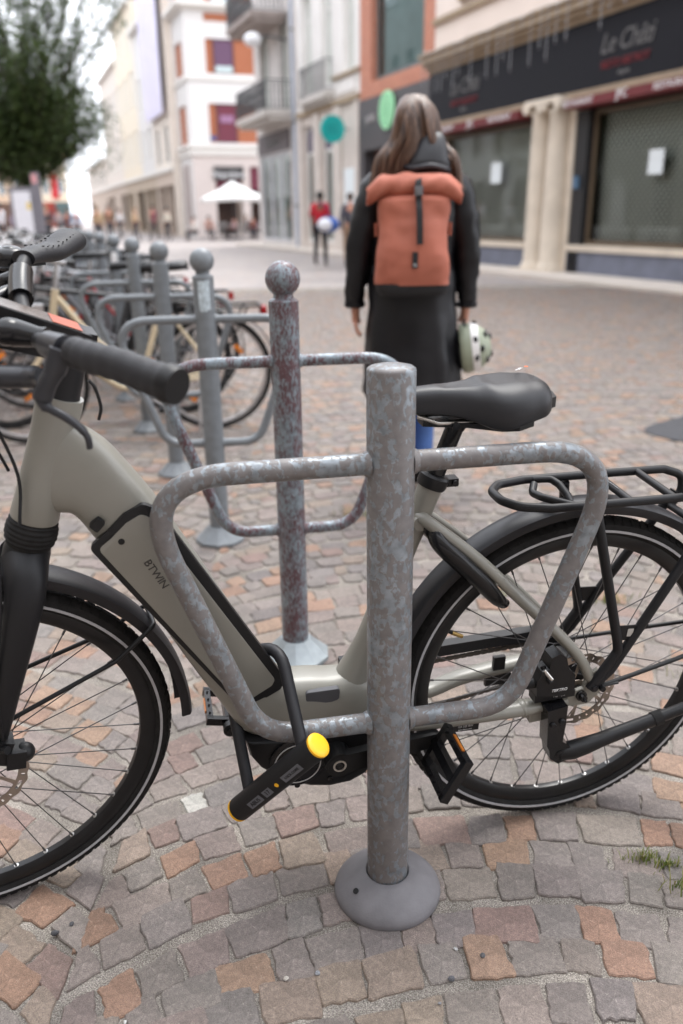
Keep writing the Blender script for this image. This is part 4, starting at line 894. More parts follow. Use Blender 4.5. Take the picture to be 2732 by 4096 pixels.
# ================================================================== U lock
UR, UL = Vector((-.042, 1.13, .404)), Vector((-.194, 1.20, .216)); ue = (UL-UR).normalized()
ul = empty('u_lock', 'black U lock with yellow end caps hanging on the flat topped stand', 'bike lock', loc=tuple(UL))
off = -UL
mb = MB(); ulw = (Vector((-.113, 1.262, .517))-(UR+ue*.045)).normalized()
mb.tube([UR+off+ue*.005, UR+off+ue*.008, UL+off-ue*.008, UL+off-ue*.005], [.0205, .022, .022, .0205], 32)
body = mb.build('lock_body', mat('lock_black', (.007, .007, .008), .55, spec=.3, var=.1, bump=.1, bscale=800), ul)
for c, sgn in ((UR, -1), (UL, 1)):
    mb = MB(); c = c+off; mb.tube([c-ue*sgn*.005, c-ue*sgn*.001, c+ue*sgn*.001, c+ue*sgn*.002], [.0215, .0215, .019, .014], 32); mb.build('end_cap', YELLOW, ul, 30)
a_ = UR+ue*.042; b_ = UL-ue*.045; tops = .150
P = [a_, a_+ulw*tops]
mid = (a_+b_)/2+ulw*tops; half = (b_-a_)/2
arc = [mid - half*math.cos(math.pi*i/14) + ulw*half.length*.8*math.sin(math.pi*i/14) for i in range(15)]
mb = MB(); mb.tube([p+off for p in [a_]+arc+[b_]], .0108, 18); mb.build('shackle', mat('shackle_rubber', (.01, .01, .0125), .5, spec=.35, var=.1), ul)
vn = (Vector((0, 0, CAMH))-UR); vn = (vn-ue*vn.dot(ue)).normalized()
vn = (Matrix.Rotation(R(-22), 3, ue) @ vn)
tx = -ue; ty = vn.cross(tx)
def on_lock(t_, h=.0222): return UL+off+(UR-UL)*t_+vn*h
for t_, wd in ((.29, .038), (.44, .022), (.73, .052)):
    mb = MB(); p = on_lock(t_, .0215)
    mb.add([p+tx*sx*wd/2+ty*sy*.007+vn*.0008 for sy in (-1, 1) for sx in (-1, 1)], [(0, 1, 3, 2)]); mb.build('label_patch', mat('lock_grey_print', (.1, .105, .12), .5), ul, 0)
text('lettering', 'ABUS', .011, BLACK, frame_mtx(tx, ty, vn, on_lock(.29, .0228)), ul, .0002); text('lettering', '17', .012, BLACK, frame_mtx(tx, ty, vn, on_lock(.44, .0228)), ul, .0002); text('lettering', 'LOCK CORE', .007, BLACK, frame_mtx(tx, ty, vn, on_lock(.73, .0228)), ul, .0002)
mb = MB(); mb.lathe([(.004, 0), (.004, .0008)], 16, frame_mtx(tx, ty, vn, on_lock(.55, .0216))); mb.build('key_dot', YELLOW, ul)

# ================================================================== people
def skin_obj(name, V_, E_, m, parent=None, lvl=1):
    """one continuous surface grown from a jointed skeleton"""
    me = bpy.data.meshes.new(name); me.from_pydata([v[:3] for v in V_], E_, []); me.materials.append(m)
    o = bpy.data.objects.new(name, me); COL.objects.link(o)
    if parent: o.parent = parent
    md = o.modifiers.new('skin', 'SKIN'); md.use_smooth_shade = True
    if not me.skin_vertices: me.skin_vertices.new() if hasattr(me.skin_vertices, 'new') else None
    sv = me.skin_vertices[0].data
    for i, v in enumerate(V_):
        r = v[3]; sv[i].radius = r if isinstance(r, tuple) else (r, r); sv[i].use_root = (i == 0)
    s_ = o.modifiers.new('sub', 'SUBSURF'); s_.levels = lvl; s_.render_levels = lvl
    # freeze to a plain mesh so the shape is what is linked
    dg = bpy.context.evaluated_depsgraph_get(); ev = o.evaluated_get(dg); me2 = bpy.data.meshes.new_from_object(ev); me2.name = name
    o.modifiers.clear(); o.data = me2; bpy.data.meshes.remove(me); me2.polygons.foreach_set('use_smooth', [True]*len(me2.polygons))
    if not me2.materials: me2.materials.append(m)
    return o
def hand_verts(w, sg, base, V_, E_, curl=.5, s=1.):
    """palm and five fingers hanging from wrist index w"""
    x, y, z = V_[w][:3]; p = len(V_)
    V_.append((x, y+.012*s, z-.05*s, (.026*s, .014*s))); E_.append((w, p))
    for i, (dy, ln) in enumerate(((.026, .072), (.009, .08), (-.009, .075), (-.025, .06))):
        q = len(V_); V_ += [(x, y+.012*s+dy*s, z-.085*s, .009*s), (x-sg*.012*s*curl, y+.012*s+dy*s, z-(.085+ln*.5)*s, .0085*s), (x-sg*.04*s*curl, y+.012*s+dy*.95*s, z-(.085+ln*(1-.35*curl))*s, .007*s)]
        E_ += [(p, q), (q, q+1), (q+1, q+2)]
    q = len(V_); V_ += [(x-sg*.012*s, y+.042*s, z-.055*s, .0105*s), (x-sg*.02*s, y+.055*s, z-.088*s, .0085*s)]; E_ += [(p, q), (q, q+1)]
def simple_person(label, loc, rz, h=1.72, pose='stand', shirt=None, trousers=None, hair=None, skin=SKIN, longsleeve=True, group=None, step=.12, shoes=None):
    k = h/1.72; sit = pose == 'sit'; dz = -.47 if sit else 0
    st = step if pose == 'walk' else 0
    J = dict(pelvis=(0, 0, .93+dz), waist=(0, .01, 1.1+dz), chest=(0, .0, 1.3+dz), neck=(0, 0, 1.46+dz), chin=(0, .015, 1.54+dz), head=(0, .02, 1.61+dz), top=(0, .01, 1.685+dz))
    for s_, t_ in ((1, 'r'), (-1, 'l')):
        a = s_*st
        J['sh'+t_] = (s_*.17, 0, 1.40+dz); J['el'+t_] = (s_*.23, -.02-a*.6+(.05 if sit else 0), 1.14+dz); J['wr'+t_] = (s_*.22, .05-a*.9+(.22 if sit else 0), .90+dz+(.16 if sit else 0))
        J['hip'+t_] = (s_*.085, 0, .89+dz)
        if sit: J['kn'+t_] = (s_*.1, .42, .49); J['an'+t_] = (s_*.1, .40, .08); J['toe'+t_] = (s_*.1, .53, .035)
        else: J['kn'+t_] = (s_*.09, .03+a*.9, .50); J['an'+t_] = (s_*.09, -.02+a*1.5, .085+max(0, -a)*.6); J['toe'+t_] = (s_*.09, .11+a*1.5, .03+max(0, -a)*.3)
    rad = dict(pelvis=.125, waist=.11, chest=.125, neck=.055, chin=.06, head=.088, top=.045, sh=.06, el=.043, wr=.03, hip=.085, kn=.055, an=.04, toe=.035)
    def build(name, keys, edges, m, add, parent):
        V_ = []; idx = {}
        for q in keys:
            r_ = rad.get(q, rad.get(q[:-1], .05))+add; idx[q] = len(V_)
            V_.append((J[q][0]*k, J[q][1]*k, J[q][2]*k, (r_*k*(1.25 if q in ('pelvis', 'chest', 'waist') else 1), r_*k*(.8 if q in ('pelvis', 'chest', 'waist') else 1))))
        E_ = [(idx[a], idx[b]) for a, b in edges]
        if name == 'person':
            for s_, t_ in ((1, 'r'), (-1, 'l')): hand_verts(idx['wr'+t_], s_, 0, V_, E_, .5, k)
        return skin_obj(name, V_, E_, m, parent, 1)
    spine = ['pelvis', 'waist', 'chest', 'neck', 'chin', 'head', 'top']
    allk = spine+['shr', 'elr', 'wrr', 'shl', 'ell', 'wrl', 'hipr', 'knr', 'anr', 'toer', 'hipl', 'knl', 'anl', 'toel']
    E0 = list(zip(spine, spine[1:]))
    for t_ in 'rl': E0 += [('chest', 'sh'+t_), ('sh'+t_, 'el'+t_), ('el'+t_, 'wr'+t_), ('pelvis', 'hip'+t_), ('hip'+t_, 'kn'+t_), ('kn'+t_, 'an'+t_), ('an'+t_, 'toe'+t_)]
    b = build('person', allk, E0, skin, -.006, None); b.location = loc; b.rotation_euler = (0, 0, rz); tag(b, label, 'person', group)
    ks = ['pelvis', 'waist', 'chest', 'shr', 'elr', 'shl', 'ell']+(['wrr', 'wrl'] if longsleeve else [])
    es = [('pelvis', 'waist'), ('waist', 'chest')]
    for t_ in 'rl': es += [('chest', 'sh'+t_), ('sh'+t_, 'el'+t_)]+([('el'+t_, 'wr'+t_)] if longsleeve else [])
    build('shirt', ks, es, shirt, .012, b)
    kt = ['pelvis', 'hipr', 'knr', 'anr', 'hipl', 'knl', 'anl']; build('trousers', kt, [(a, c) for t_ in 'rl' for a, c in (('pelvis', 'hip'+t_), ('hip'+t_, 'kn'+t_), ('kn'+t_, 'an'+t_))], trousers, .008, b)
    for t_ in 'rl':
        mb = MB(); mb.tube([Vector(J['an'+t_])*k+Vector((0, -.05*k, -.03*k)), Vector(J['an'+t_])*k+Vector((0, .03*k, -.025*k)), Vector(J['toe'+t_])*k], [.042*k, .045*k, .036*k], 10, flat=(1, .9)); mb.build('shoe', shoes or BLACK, b)
    mb = MB(); hp = Vector(J['head'])*k; mb.sphere(hp+Vector((0, -.018, .018))*k, .098*k, 14, 10, (.95, 1.0, 1.05)); mb.build('hair', hair, b)
    mb = MB(); mb.tube([hp+Vector((0, .085, 0))*k, hp+Vector((0, .105, -.022))*k], [.008*k, .014*k], 8)
    for sx in (-1, 1): mb.sphere(hp+Vector((sx*.03, .08, .015))*k, .011*k, 8, 6)
    mb.build('face', skin, b)
    return b
def cloth(name, c, **kw): return mat(name, c, kw.pop('rough', .8), var=kw.pop('var', .15), vscale=kw.pop('vscale', 12), **kw)

# ---- the woman with the orange backpack
WO = Vector((.325, 3.70, 0))
V_ = [(0, 0, .93, (.13, .09)), (0, 0, 1.15, (.115, .085)), (0, 0, 1.30, (.13, .09)), (0, .0, 1.42, .05), (0, .02, 1.485, .058), (0, .025, 1.56, (.068, .085)), (0, .015, 1.63, (.055, .065))]
E_ = [(0, 1), (1, 2), (2, 3), (3, 4), (4, 5), (5, 6)]
def limb(root, pts):
    p = root
    for q in pts: V_.append(q); E_.append((p, len(V_)-1)); p = len(V_)-1
    return p
wl = limb(2, [(-.155, 0, 1.345, .055), (-.232, -.01, 1.08, .042), (-.25, .03, .835, .026)]); hand_verts(wl, -1, 0, V_, E_, .7, .95)
wr_ = limb(2, [(.155, 0, 1.345, .055), (.226, -.01, 1.07, .042), (.237, .02, .835, .026)]); hand_verts(wr_, 1, 0, V_, E_, 1.2, .95)
limb(0, [(-.08, 0, .88, .08), (-.065, -.03, .47, .052), (-.06, -.09, .10, .038), (-.06, .02, .035, .036)]); limb(0, [(.075, 0, .88, .08), (.06, .06, .47, .052), (.055, .08, .10, .038), (.055, .20, .035, .036)])
woman = skin_obj('person', V_, E_, SKIN, None, 2); woman.location = WO; tag(woman, 'woman seen from behind in a long black coat with long brown hair', 'person')
mb = MB()
for sx in (-1, 1): mb.sphere((sx*.03, .105, 1.575), .011, 8, 6); mb.sphere((sx*.072, .02, 1.56), .02, 8, 6, (.4, .7, 1.2))
mb.tube([(0, .10, 1.57), (0, .128, 1.545)], [.008, .014], 8); mb.tube([(-.02, .105, 1.515), (.02, .105, 1.515)], .007, 8); mb.build('face', SKIN, woman)
COAT = mat('black_raincoat', (.006, .006, .008), .42, var=.3, vscale=7, bump=.35, bscale=11, spec=.35)
def body_ring(z, cx_, hw, hd, cy_=0., n=40, e=2.4, wob=0., ph=0.):
    L_ = []
    for j in range(n):
        a = 2*math.pi*j/n; c, s = math.cos(a), math.sin(a); k = 1+wob*math.sin(5*a+ph)+wob*.6*math.sin(9*a+ph*2.1)
        L_.append(Vector((cx_+hw*k*math.copysign(abs(c)**(2/e), c), cy_+hd*k*math.copysign(abs(s)**(2/e), s), z)))
    return L_
ct = MB(); rs = []
for z, cx_, hw, hd, wob in ((.44, .004, .222, .165, .03), (.46, .004, .224, .166, .03), (.55, .002, .219, .16, .028), (.65, .0, .212, .155, .024), (.74, -.002, .207, .15, .02), (.83, -.002, .197, .146, .014), (.92, -.003, .187, .14, .01), (1.0, -.002, .182, .136, .008), (1.1, 0, .182, .13, .006), (1.2, .002, .186, .128, .004), (1.28, .004, .188, .122, .0), (1.335, .006, .182, .112, 0), (1.375, .008, .155, .1, 0), (1.405, .008, .105, .085, 0), (1.425, .006, .075, .075, 0)):
    rs.append(body_ring(z, cx_, hw, hd, .005, 48, 2.3, wob, z*3))
dense = []
for q in range(len(rs)-1):
    for t_ in (0, .25, .5, .75): dense.append([a.lerp(b, t_) for a, b in zip(rs[q], rs[q+1])])
dense.append(rs[-1])
def crease(p, c, k):
    d = Vector((p.x-c.x, p.y-c.y, 0)); l = max(d.length, 1e-4)
    return p + d/l*k*(noise.noise(Vector((p.x*11, p.y*11, p.z*2.4)))*1.3+noise.noise(Vector((p.x*5+3, p.y*5, p.z*9)))*.7+.35*noise.noise(p*30))
ct.loft([[crease(p, Vector((0, 0, 0)), .013) for p in r_] for r_ in dense])
coat = ct.build('coat', COAT, woman, 70)
for sg, P, rr_ in ((-1, [(-.13, 0, 1.345), (-.172, -.005, 1.30), (-.205, -.015, 1.2), (-.232, -.02, 1.08), (-.243, -.005, .97), (-.252, .02, .88), (-.253, .028, .835)], [.060, .066, .064, .057, .051, .045, .039]), (1, [(.14, 0, 1.345), (.186, -.005, 1.295), (.212, -.015, 1.2), (.228, -.02, 1.08), (.236, -.005, .97), (.24, .012, .88), (.242, .02, .83)], [.060, .066, .064, .056, .05, .043, .038])):
    pts = spline(P, 4); n_ = len(pts); rsp = spline([(r, 0, 0) for r in rr_], 4)
    sv = MB(); sv.tube(pts, [rsp[i].x+.0025*math.sin(i*2.4+sg) for i in range(n_)], 20); sv.v = [tuple(Vector(p)+Vector((noise.noise(Vector(p)*16), noise.noise(Vector(p)*16+Vector((7, 0, 0))), 0))*.011) for p in sv.v]; sl_ = sv.build('sleeve', COAT, coat, 70)
    sv = MB(); sv.tube([pts[-3]+Vector((0, 0, -.002)), pts[-2], pts[-1], pts[-1]-Vector((0, 0, .006))], [.046, .0475, .0455, .04], 20); sv.build('cuff', COAT, coat, 50)
hd_ = MB()
hd_.loft([body_ring(z, cx_, hw, hdp, cy_, 24) for z, cx_, hw, hdp, cy_ in ((1.375, .045, .05, .03, -.10), (1.385, .045, .085, .05, -.105), (1.40, .046, .09, .06, -.105), (1.42, .048, .082, .06, -.10), (1.46, .054, .07, .055, -.09), (1.495, .062, .056, .045, -.08), (1.52, .068, .04, .03, -.07), (1.53, .07, .016, .012, -.062))]); hood = hd_.build('hood', mat('black_hood', (.016, .016, .02), .5, var=.3, vscale=12, bump=.3, bscale=14), coat, 70)
hd_ = MB(); hd_.tube(spline([(-.06, -.09, 1.40), (-.02, -.16, 1.388), (.045, -.18, 1.395), (.11, -.15, 1.385), (.14, -.08, 1.375)], 5), .011, 10); hd_.build('hood_seam', mat('hood_edge', (.03, .03, .036), .45), coat)
HAIR = streak_mat('brown_hair', srgb(48, 32, 26), srgb(112, 84, 66), (70, 70, 5), .42)
hr = MB()
def hring(z, cx_, hw, hdp, cy_): return body_ring(z, cx_, hw, hdp, cy_, 40, 2.1, .02, z*9)
hr.loft([hring(*a) for a in ((1.675, -.006, .012, .012, .01), (1.671, -.006, .035, .04, .01), (1.655, -.006, .058, .072, .01), (1.62, -.006, .076, .095, .005), (1.57, -.004, .088, .102, -.002), (1.53, -.004, .096, .10, -.008), (1.49, -.006, .108, .092, -.015), (1.45, -.012, .124, .085, -.025), (1.42, -.016, .135, .075, -.03), (1.39, -.02, .14, .06, -.03), (1.36, -.022, .13, .045, -.03))]); hair = hr.build('hair', HAIR, woman, 70)
for i in range(150):
    left = random.random() < .54
    a = random.uniform(0, 1)
    if left:
        x0, x1 = -.075+.085*a, -.185+.16*a; y0, y1 = -.03-.07*math.sin(math.pi*min(1, .3+a*.7)), -.085-.035*random.random(); z1 = 1.325+.08*a+random.uniform(-.02, .03)
    else:
        x0, x1 = .03+.05*a, .10+.085*a; y0, y1 = -.03-.05*(1-a), -.06-.045*random.random(); z1 = 1.325+.05*(1-a)+random.uniform(-.02, .05)
    P = spline([(x0*.5-.003, y0*.6, 1.665-.01*random.random()), (x0, y0-.03, 1.60), (x0*.75+x1*.25+random.gauss(0, .004), y0*.6+y1*.4-.045*(abs(x0) < .05), 1.50), (x1*.8+x0*.2, y1-.012, 1.43), (x1, y1, z1), (x1*1.03+random.gauss(0, .006), y1+.004, z1-.03)], 3)
    n_ = len(P)
    if i % 150 == 0: hm = MB()
    hm.tube(P, [.004+.0055*math.sin(math.pi*min(.97, .15+j/(n_-1)*.8)) for j in range(n_)], 5, flat=(1, .45))
lk = hm.build('hair_locks', HAIR, woman, 80); lk['kind'] = 'stuff'
JEAN = cloth('blue_jeans', srgb(74, 108, 168), bump=.3, bscale=300)
jn = MB()
for P in ([(-.072, 0, .62), (-.065, -.03, .45), (-.062, -.06, .28), (-.06, -.09, .11)], [(.066, .02, .62), (.06, .06, .45), (.057, .072, .28), (.055, .08, .11)]): jn.tube(spline(P, 4), [.075]*4+[.066]*4+[.06]*5, 18)
jn.build('jeans', JEAN, woman, 70)
for x, y in ((-.06, -.09), (.055, .08)):
    bt_ = MB(); bt_.loft([[Vector((x+a*sc_, y+.05+b*sc_*1.0, z)) for a, b in [(.042*math.cos(2*math.pi*j/20), (.13 if math.sin(2*math.pi*j/20) > 0 else .1)*math.sin(2*math.pi*j/20)) for j in range(20)]] for z, sc_ in ((0, 1), (.02, 1.02), (.05, .92))]+[[Vector((x+.046*math.cos(2*math.pi*j/20), y-.0+.052*math.sin(2*math.pi*j/20), z)) for j in range(20)] for z in (.09, .15)]); bt_.build('boot', BLACK, woman, 50)
# ---- backpack
BPO = Vector((.308, 3.50, 1.047))
pack = empty('backpack', 'orange roll top backpack with a black strap on the woman', 'backpack', loc=tuple(BPO))
ORG = mat('orange_fabric', srgb(172, 100, 80), .7, var=.08, vscale=9, bump=.25, bscale=700)
DKF = mat('dark_fabric', (.012, .012, .014), .75, var=.2, vscale=20, bump=.2, bscale=600)
def pring(z, hw, y0, y1, cx_=0, wob=.004, n=48):
    L_ = []
    for j in range(n):
        a = 2*math.pi*j/n; c, s = math.cos(a), math.sin(a); e = 3.6
        x = hw*math.copysign(abs(c)**(2/e), c); y = (y0+y1)/2+(y1-y0)/2*math.copysign(abs(s)**(2/e), s)
        k = wob*3.6*noise.noise(Vector((x*9, z*11, y*6)))+wob*1.3*noise.noise(Vector((x*22+5, z*26, y*9)))
        L_.append(Vector((cx_+x+k*.6*c, y+k*s, z)))
    return L_
pb = MB(); rs = []
for i in range(30):
    t_ = i/29; z = -.105+.33*t_; hw = .151-.012*t_+.004*math.sin(t_*9); y0 = -.05-.03*math.sin(math.pi*min(1, t_*1.15+.1)); rs.append(pring(z, hw, y0, .125, 0, .0035+.003*abs(t_-.5)))
rs.append(pring(.24, .12, -.03, .09)); pb.loft(rs); pbody = pb.build('pack_body', ORG, pack, 60)
pb = MB(); pb.loft([pring(z, hw, y0, .122, 0, .001) for z, hw, y0 in ((-.150, .11, -.02), (-.146, .135, -.045), (-.13, .147, -.055), (-.10, .1535, -.057), (-.098, .150, -.05))]); pb.build('pack_base', DKF, pack, 50)
rt = MB(); rs = []
for i in range(31):
    t_ = i/30; x = -.188+.376*t_; k = 1-abs(2*t_-1); zc_ = .258+.018*min(1, k*2.2)-.02*(1-min(1, k*4)); sz = .034+.012*min(1, k*3)*(1+.25*math.sin(t_*17)); sy = .045+.02*min(1, k*3)
    rs.append([Vector((x+(.004*math.sin(j*1.3)), .02+sy*math.cos(2*math.pi*j/22)+.004*math.sin(t_*30+j), zc_+sz*math.sin(2*math.pi*j/22)*(1+.08*math.sin(t_*23+j*.9)))) for j in range(22)])
rt.loft(rs); rt.build('roll_top', ORG, pack, 60)
st_ = MB(); P = spline([(.012, .02, .312), (.012, -.03, .30), (.012, -.052, .262), (.013, -.052, .225), (.014, -.075, .19), (.016, -.088, .12), (.017, -.09, .055)], 4)
st_.loft([[p+Vector((-.0125, 0, 0)), p+Vector((.0125, 0, 0)), p+Vector((.0125, -.004, .001)), p+Vector((-.0125, -.004, .001))] for p in P]); st_.build('strap', DKF, pack, 0)
st_ = MB(); st_.box((.012, -.062, .255), (.032, .012, .036)); st_.box((.012, -.069, .255), (.02, .006, .02)); st_.build('buckle', mat('buckle_grey', (.16, .16, .17), .35), pack, 20)
st_ = MB(); st_.box((.0, -.083, -.005), (.023, .006, .062)); st_.build('tag', DKF, pack, 0)
st_ = MB(); st_.ring([(.006, -.0868), (.006, -.0872), (.0042, -.0872), (.0042, -.0868)], lambda r, y, a: (r*math.cos(a), y, -.024+r*math.sin(a)), 16); st_.build('logo', WHITETXT, pack)
for sg in (-1, 1):
    st_ = MB(); st_.tube(spline([(sg*.09, .06, .27), (sg*.115, .13, .30), (sg*.12, .22, .31), (sg*.125, .30, .25), (sg*.13, .31, .12), (sg*.14, .18, -.02), (sg*.135, .1, -.08)], 5), .016, 8, flat=(1.4, .35)); st_.build('shoulder_strap', DKF, pack)
    st_ = MB(); st_.loft([[Vector((sg*.158, .03, .135)), Vector((sg*.15, .11, .135)), Vector((sg*.147, .11, .09)), Vector((sg*.157, .03, .085))], [Vector((sg*.148, .03, .135)), Vector((sg*.14, .11, .135)), Vector((sg*.137, .11, .09)), Vector((sg*.147, .03, .085))]]); st_.build('side_pocket', ORG, pack, 0)
# ---- helmet in her right hand
HEL = mat('sage_helmet', srgb(150, 158, 138), .45, var=.05, vscale=10)
helm = empty('bike_helmet', 'pale sage green bicycle helmet with a white stripe carried by the woman', 'helmet', loc=(.566, 3.69, .648), rz=R(-8))
hm_ = MB(); Rh = Matrix.Rotation(R(82), 3, 'Y')
prof = [(.108*math.sin(a)**.9 if a > 0 else .0005, .112*math.cos(a)) for a in [R(x) for x in (0, 8, 18, 30, 42, 54, 66, 76, 84, 90)]]+[(.106, -.02), (.103, -.022), (.096, -.015), (.09, .02)]
vs0 = MB(); vs0.lathe(prof, 40, caps=False); hm_.add([Rh @ Vector((p[0]*1.02, p[1]*.86, p[2])) for p in vs0.v], vs0.f); hm_.build('shell', HEL, helm, 60)
hm_ = MB(); hm_.sphere((0, 0, 0), .1, 20, 12, (.55, .82, .98)); hm_.build('liner', DKF, helm)
hm_ = MB(); vs0 = MB(); vs0.lathe([(.1105*math.sin(R(a))**.9, .1135*math.cos(R(a))) for a in (58, 64, 70, 76)], 40, caps=False); hm_.add([Rh @ Vector((p[0]*1.025, p[1]*.865, p[2])) for p in vs0.v], vs0.f); hm_.build('stripe', mat('helmet_white', (.75, .74, .73), .4, var=.03), helm, 60)
for a, b in ((38, 40), (38, 140), (38, 220), (38, 320), (20, 180), (20, 0), (66, 62), (66, 118), (66, 245), (66, 290), (50, 90), (50, 270), (66, 180)):
    hm_ = MB(); p = Vector((.108*math.sin(R(a))*math.cos(R(b))*1.02, .108*math.sin(R(a))*math.sin(R(b))*.86, .112*math.cos(R(a)))); q = Rh @ p
    hm_.sphere(q, .011, 10, 8, (1, 1, 1.5)); hm_.build('vent', GLOSSB, helm)
hm_ = MB(); hm_.tube(spline([(.0, -.05, .085), (-.012, -.02, .115), (-.006, .012, .125), (-.012, .03, .11), (.0, .05, .085)], 5), .006, 8, flat=(1, .4)); hm_.build('strap', BLACK, helm)

# ================================================================== facades
sdir = Vector((-.354, .935, 0)).normalized(); ndir = Vector((sdir.y, -sdir.x, 0))
class Fac:
    def __init__(s, o, a, out): s.o, s.a, s.out = Vector(o), Vector(a), Vector(out)
    def p(s, a, d, z): q = s.o+s.a*a+s.out*d; return Vector((q.x, q.y, z))
    def box(s, mb, a0, a1, d0, d1, z0, z1):
        P = [s.p(a, d, z) for z in (z0, z1) for d in (d0, d1) for a in (a0, a1)]
        mb.add(P, [(0, 2, 3, 1), (4, 5, 7, 6), (0, 1, 5, 4), (2, 6, 7, 3), (0, 4, 6, 2), (1, 3, 7, 5)])
    def wall(s, mb, a0, a1, z0, z1, ops=(), d=0., th=.35):
        A = sorted({a0, a1}|{x for o in ops for x in (o[0], o[1]) if a0 < x < a1}); Z = sorted({z0, z1}|{x for o in ops for x in (o[2], o[3]) if z0 < x < z1})
        for i in range(len(A)-1):
            for j in range(len(Z)-1):
                ca, cz_ = (A[i]+A[i+1])/2, (Z[j]+Z[j+1])/2
                if any(o[0] < ca < o[1] and o[2] < cz_ < o[3] for o in ops): continue
                mb.add([s.p(A[i], d, Z[j]), s.p(A[i+1], d, Z[j]), s.p(A[i+1], d, Z[j+1]), s.p(A[i], d, Z[j+1])], [(0, 1, 2, 3)])
        for o in ops:
            b0, b1, y0, y1 = max(o[0], a0), min(o[1], a1), max(o[2], z0), min(o[3], z1)
            mb.add([s.p(a, dd, z) for dd in (d, d-th) for a, z in ((b0, y0), (b1, y0), (b1, y1), (b0, y1))], [(i, (i+1) % 4, 4+(i+1) % 4, 4+i) for i in range(4)])
    def uv(s): return lambda v: ((v-s.o).dot(s.a)+(v-s.o).dot(s.out), v.z)
def bx(name, F, args, m, parent, smooth=0):
    mb = MB()
    for a in args: F.box(mb, *a)
    return mb.build(name, m, parent, smooth)
def window(F, parent, a0, a1, z0, z1, mf, mp, d=-.16, fw=.07, mull=1, trans=None, name='window'):
    mb = MB()
    for b in ((a0, a0+fw, z0, z1), (a1-fw, a1, z0, z1), (a0+fw, a1-fw, z0, z0+fw), (a0+fw, a1-fw, z1-fw, z1)): F.box(mb, b[0], b[1], d-.05, d+.02, b[2], b[3])
    for i in range(mull):
        c = a0+(a1-a0)*(i+1)/(mull+1); F.box(mb, c-fw*.4, c+fw*.4, d-.045, d+.015, z0+fw, z1-fw)
    if trans: F.box(mb, a0+fw, a1-fw, d-.046, d+.016, trans-fw*.4, trans+fw*.4)
    f = mb.build(name, mf, parent, 0)
    pm = MB(); pm.add([F.p(a0+fw*.5, d-.02, z0+fw*.5), F.p(a1-fw*.5, d-.02, z0+fw*.5), F.p(a1-fw*.5, d-.02, z1-fw*.5), F.p(a0+fw*.5, d-.02, z1-fw*.5)], [(0, 1, 2, 3) if F.a.cross(Vector((0, 0, 1))).dot(F.out) > 0 else (3, 2, 1, 0)]); pm.build('pane', mp, f, 0)
    return f
def ftext(F, parent, body, a, z, size, m, d=.02, shear=0., space=1., name='lettering', ext=.01):
    # reading direction along the facade as seen from the street: towards decreasing u
    x = -F.a; y = Vector((0, 0, 1)); n_ = F.out if x.cross(y).dot(F.out) > 0 else F.out
    if x.cross(y).dot(F.out) < 0: x = F.a
    return text(name, body, size, m, frame_mtx(x, y, F.out, F.p(a, d, z)), parent, ext, shear=shear, space=space)
FS = Fac(ndir*10.5, sdir, -ndir)
GLASS = glass_mat('shop_glass', (.88, .92, .9), .95); GLASSD = glass_mat('dark_glass', (.35, .38, .4), .6); GLASSP = glass_mat('pale_glass', (.8, .92, .92), .85)
CREAM = mat('cream_render', srgb(228, 214, 204), .85, var=.04, vscale=1.5); STONEC = mat('cream_stone', srgb(206, 194, 178), .8, var=.09, vscale=3, bump=.2, bscale=20)
TAN = mat('tan_stone', srgb(158, 140, 118), .8, var=.12, vscale=4); DARKF = mat('dark_fascia', (.011, .011, .015), .6, spec=.15, var=.15, vscale=2); SLATE = mat('slate_plinth', srgb(104, 108, 122), .7, var=.16, vscale=3)
MAROON = mat('maroon_awning', srgb(104, 34, 38), .7, var=.1, vscale=5); INTD = mat('dark_interior', (.035, .03, .027), .9, var=.4, vscale=1.2); WHITEP = mat('white_paint', (.78, .77, .75), .7, var=.04, vscale=1.5)
GRAYST = mat('grey_stone', srgb(190, 184, 178), .85, var=.1, vscale=2); PAPER = mat('paper', (.75, .8, .82), .8, var=.03); IRON = mat('wrought_iron', (.06, .06, .065), .5, var=.2)

# ---- cream building with the closed restaurant
bA = empty('building', 'cream building with a closed restaurant behind a dark fascia and pale columns', 'building', loc=tuple(FS.p(14, 0, 0)))
bA_inv = Matrix.Translation(-bA.location)
class Sub(Fac):
    pass
FA_ = Fac(FS.o-bA.location, sdir, -ndir)
A0_, A1_ = 3.5, 20.72
mb = MB(); wins = [(17.9, 19.3, 5.95, 8.6), (14.2, 15.6, 5.95, 8.6), (10.6, 12, 5.95, 8.6), (7, 8.4, 5.95, 8.6)]
FA_.wall(mb, A0_, A1_, 4.75, 12.5, wins); FA_.wall(mb, A0_, A1_, 3.28, 4.75); FA_.box(mb, A0_, A1_, -8, -.4, 12.3, 12.5); FA_.wall(mb, A0_, A1_, 0, 12.5, d=-8)
mb.add([FA_.p(A1_, 0, 0), FA_.p(A1_, -8, 0), FA_.p(A1_, -8, 12.5), FA_.p(A1_, 0, 12.5)], [(0, 1, 2, 3)]); mb.add([FA_.p(A0_, 0, 0), FA_.p(A0_, -8, 0), FA_.p(A0_, -8, 12.5), FA_.p(A0_, 0, 12.5)], [(0, 1, 2, 3)])
mb.build('wall', CREAM, bA, 0)
for q in wins: 
    window(FA_, bA, *q, WHITEP, GLASSD, mull=1, trans=7.9)
    bx('sill', FA_, [(q[0]-.1, q[1]+.1, 0, .12, q[2]-.16, q[2]-.02)], TAN, bA)
bx('string_course', FA_, [(A0_, A1_, .0, .10, 5.55, 5.66)], TAN, bA)
mb = MB()
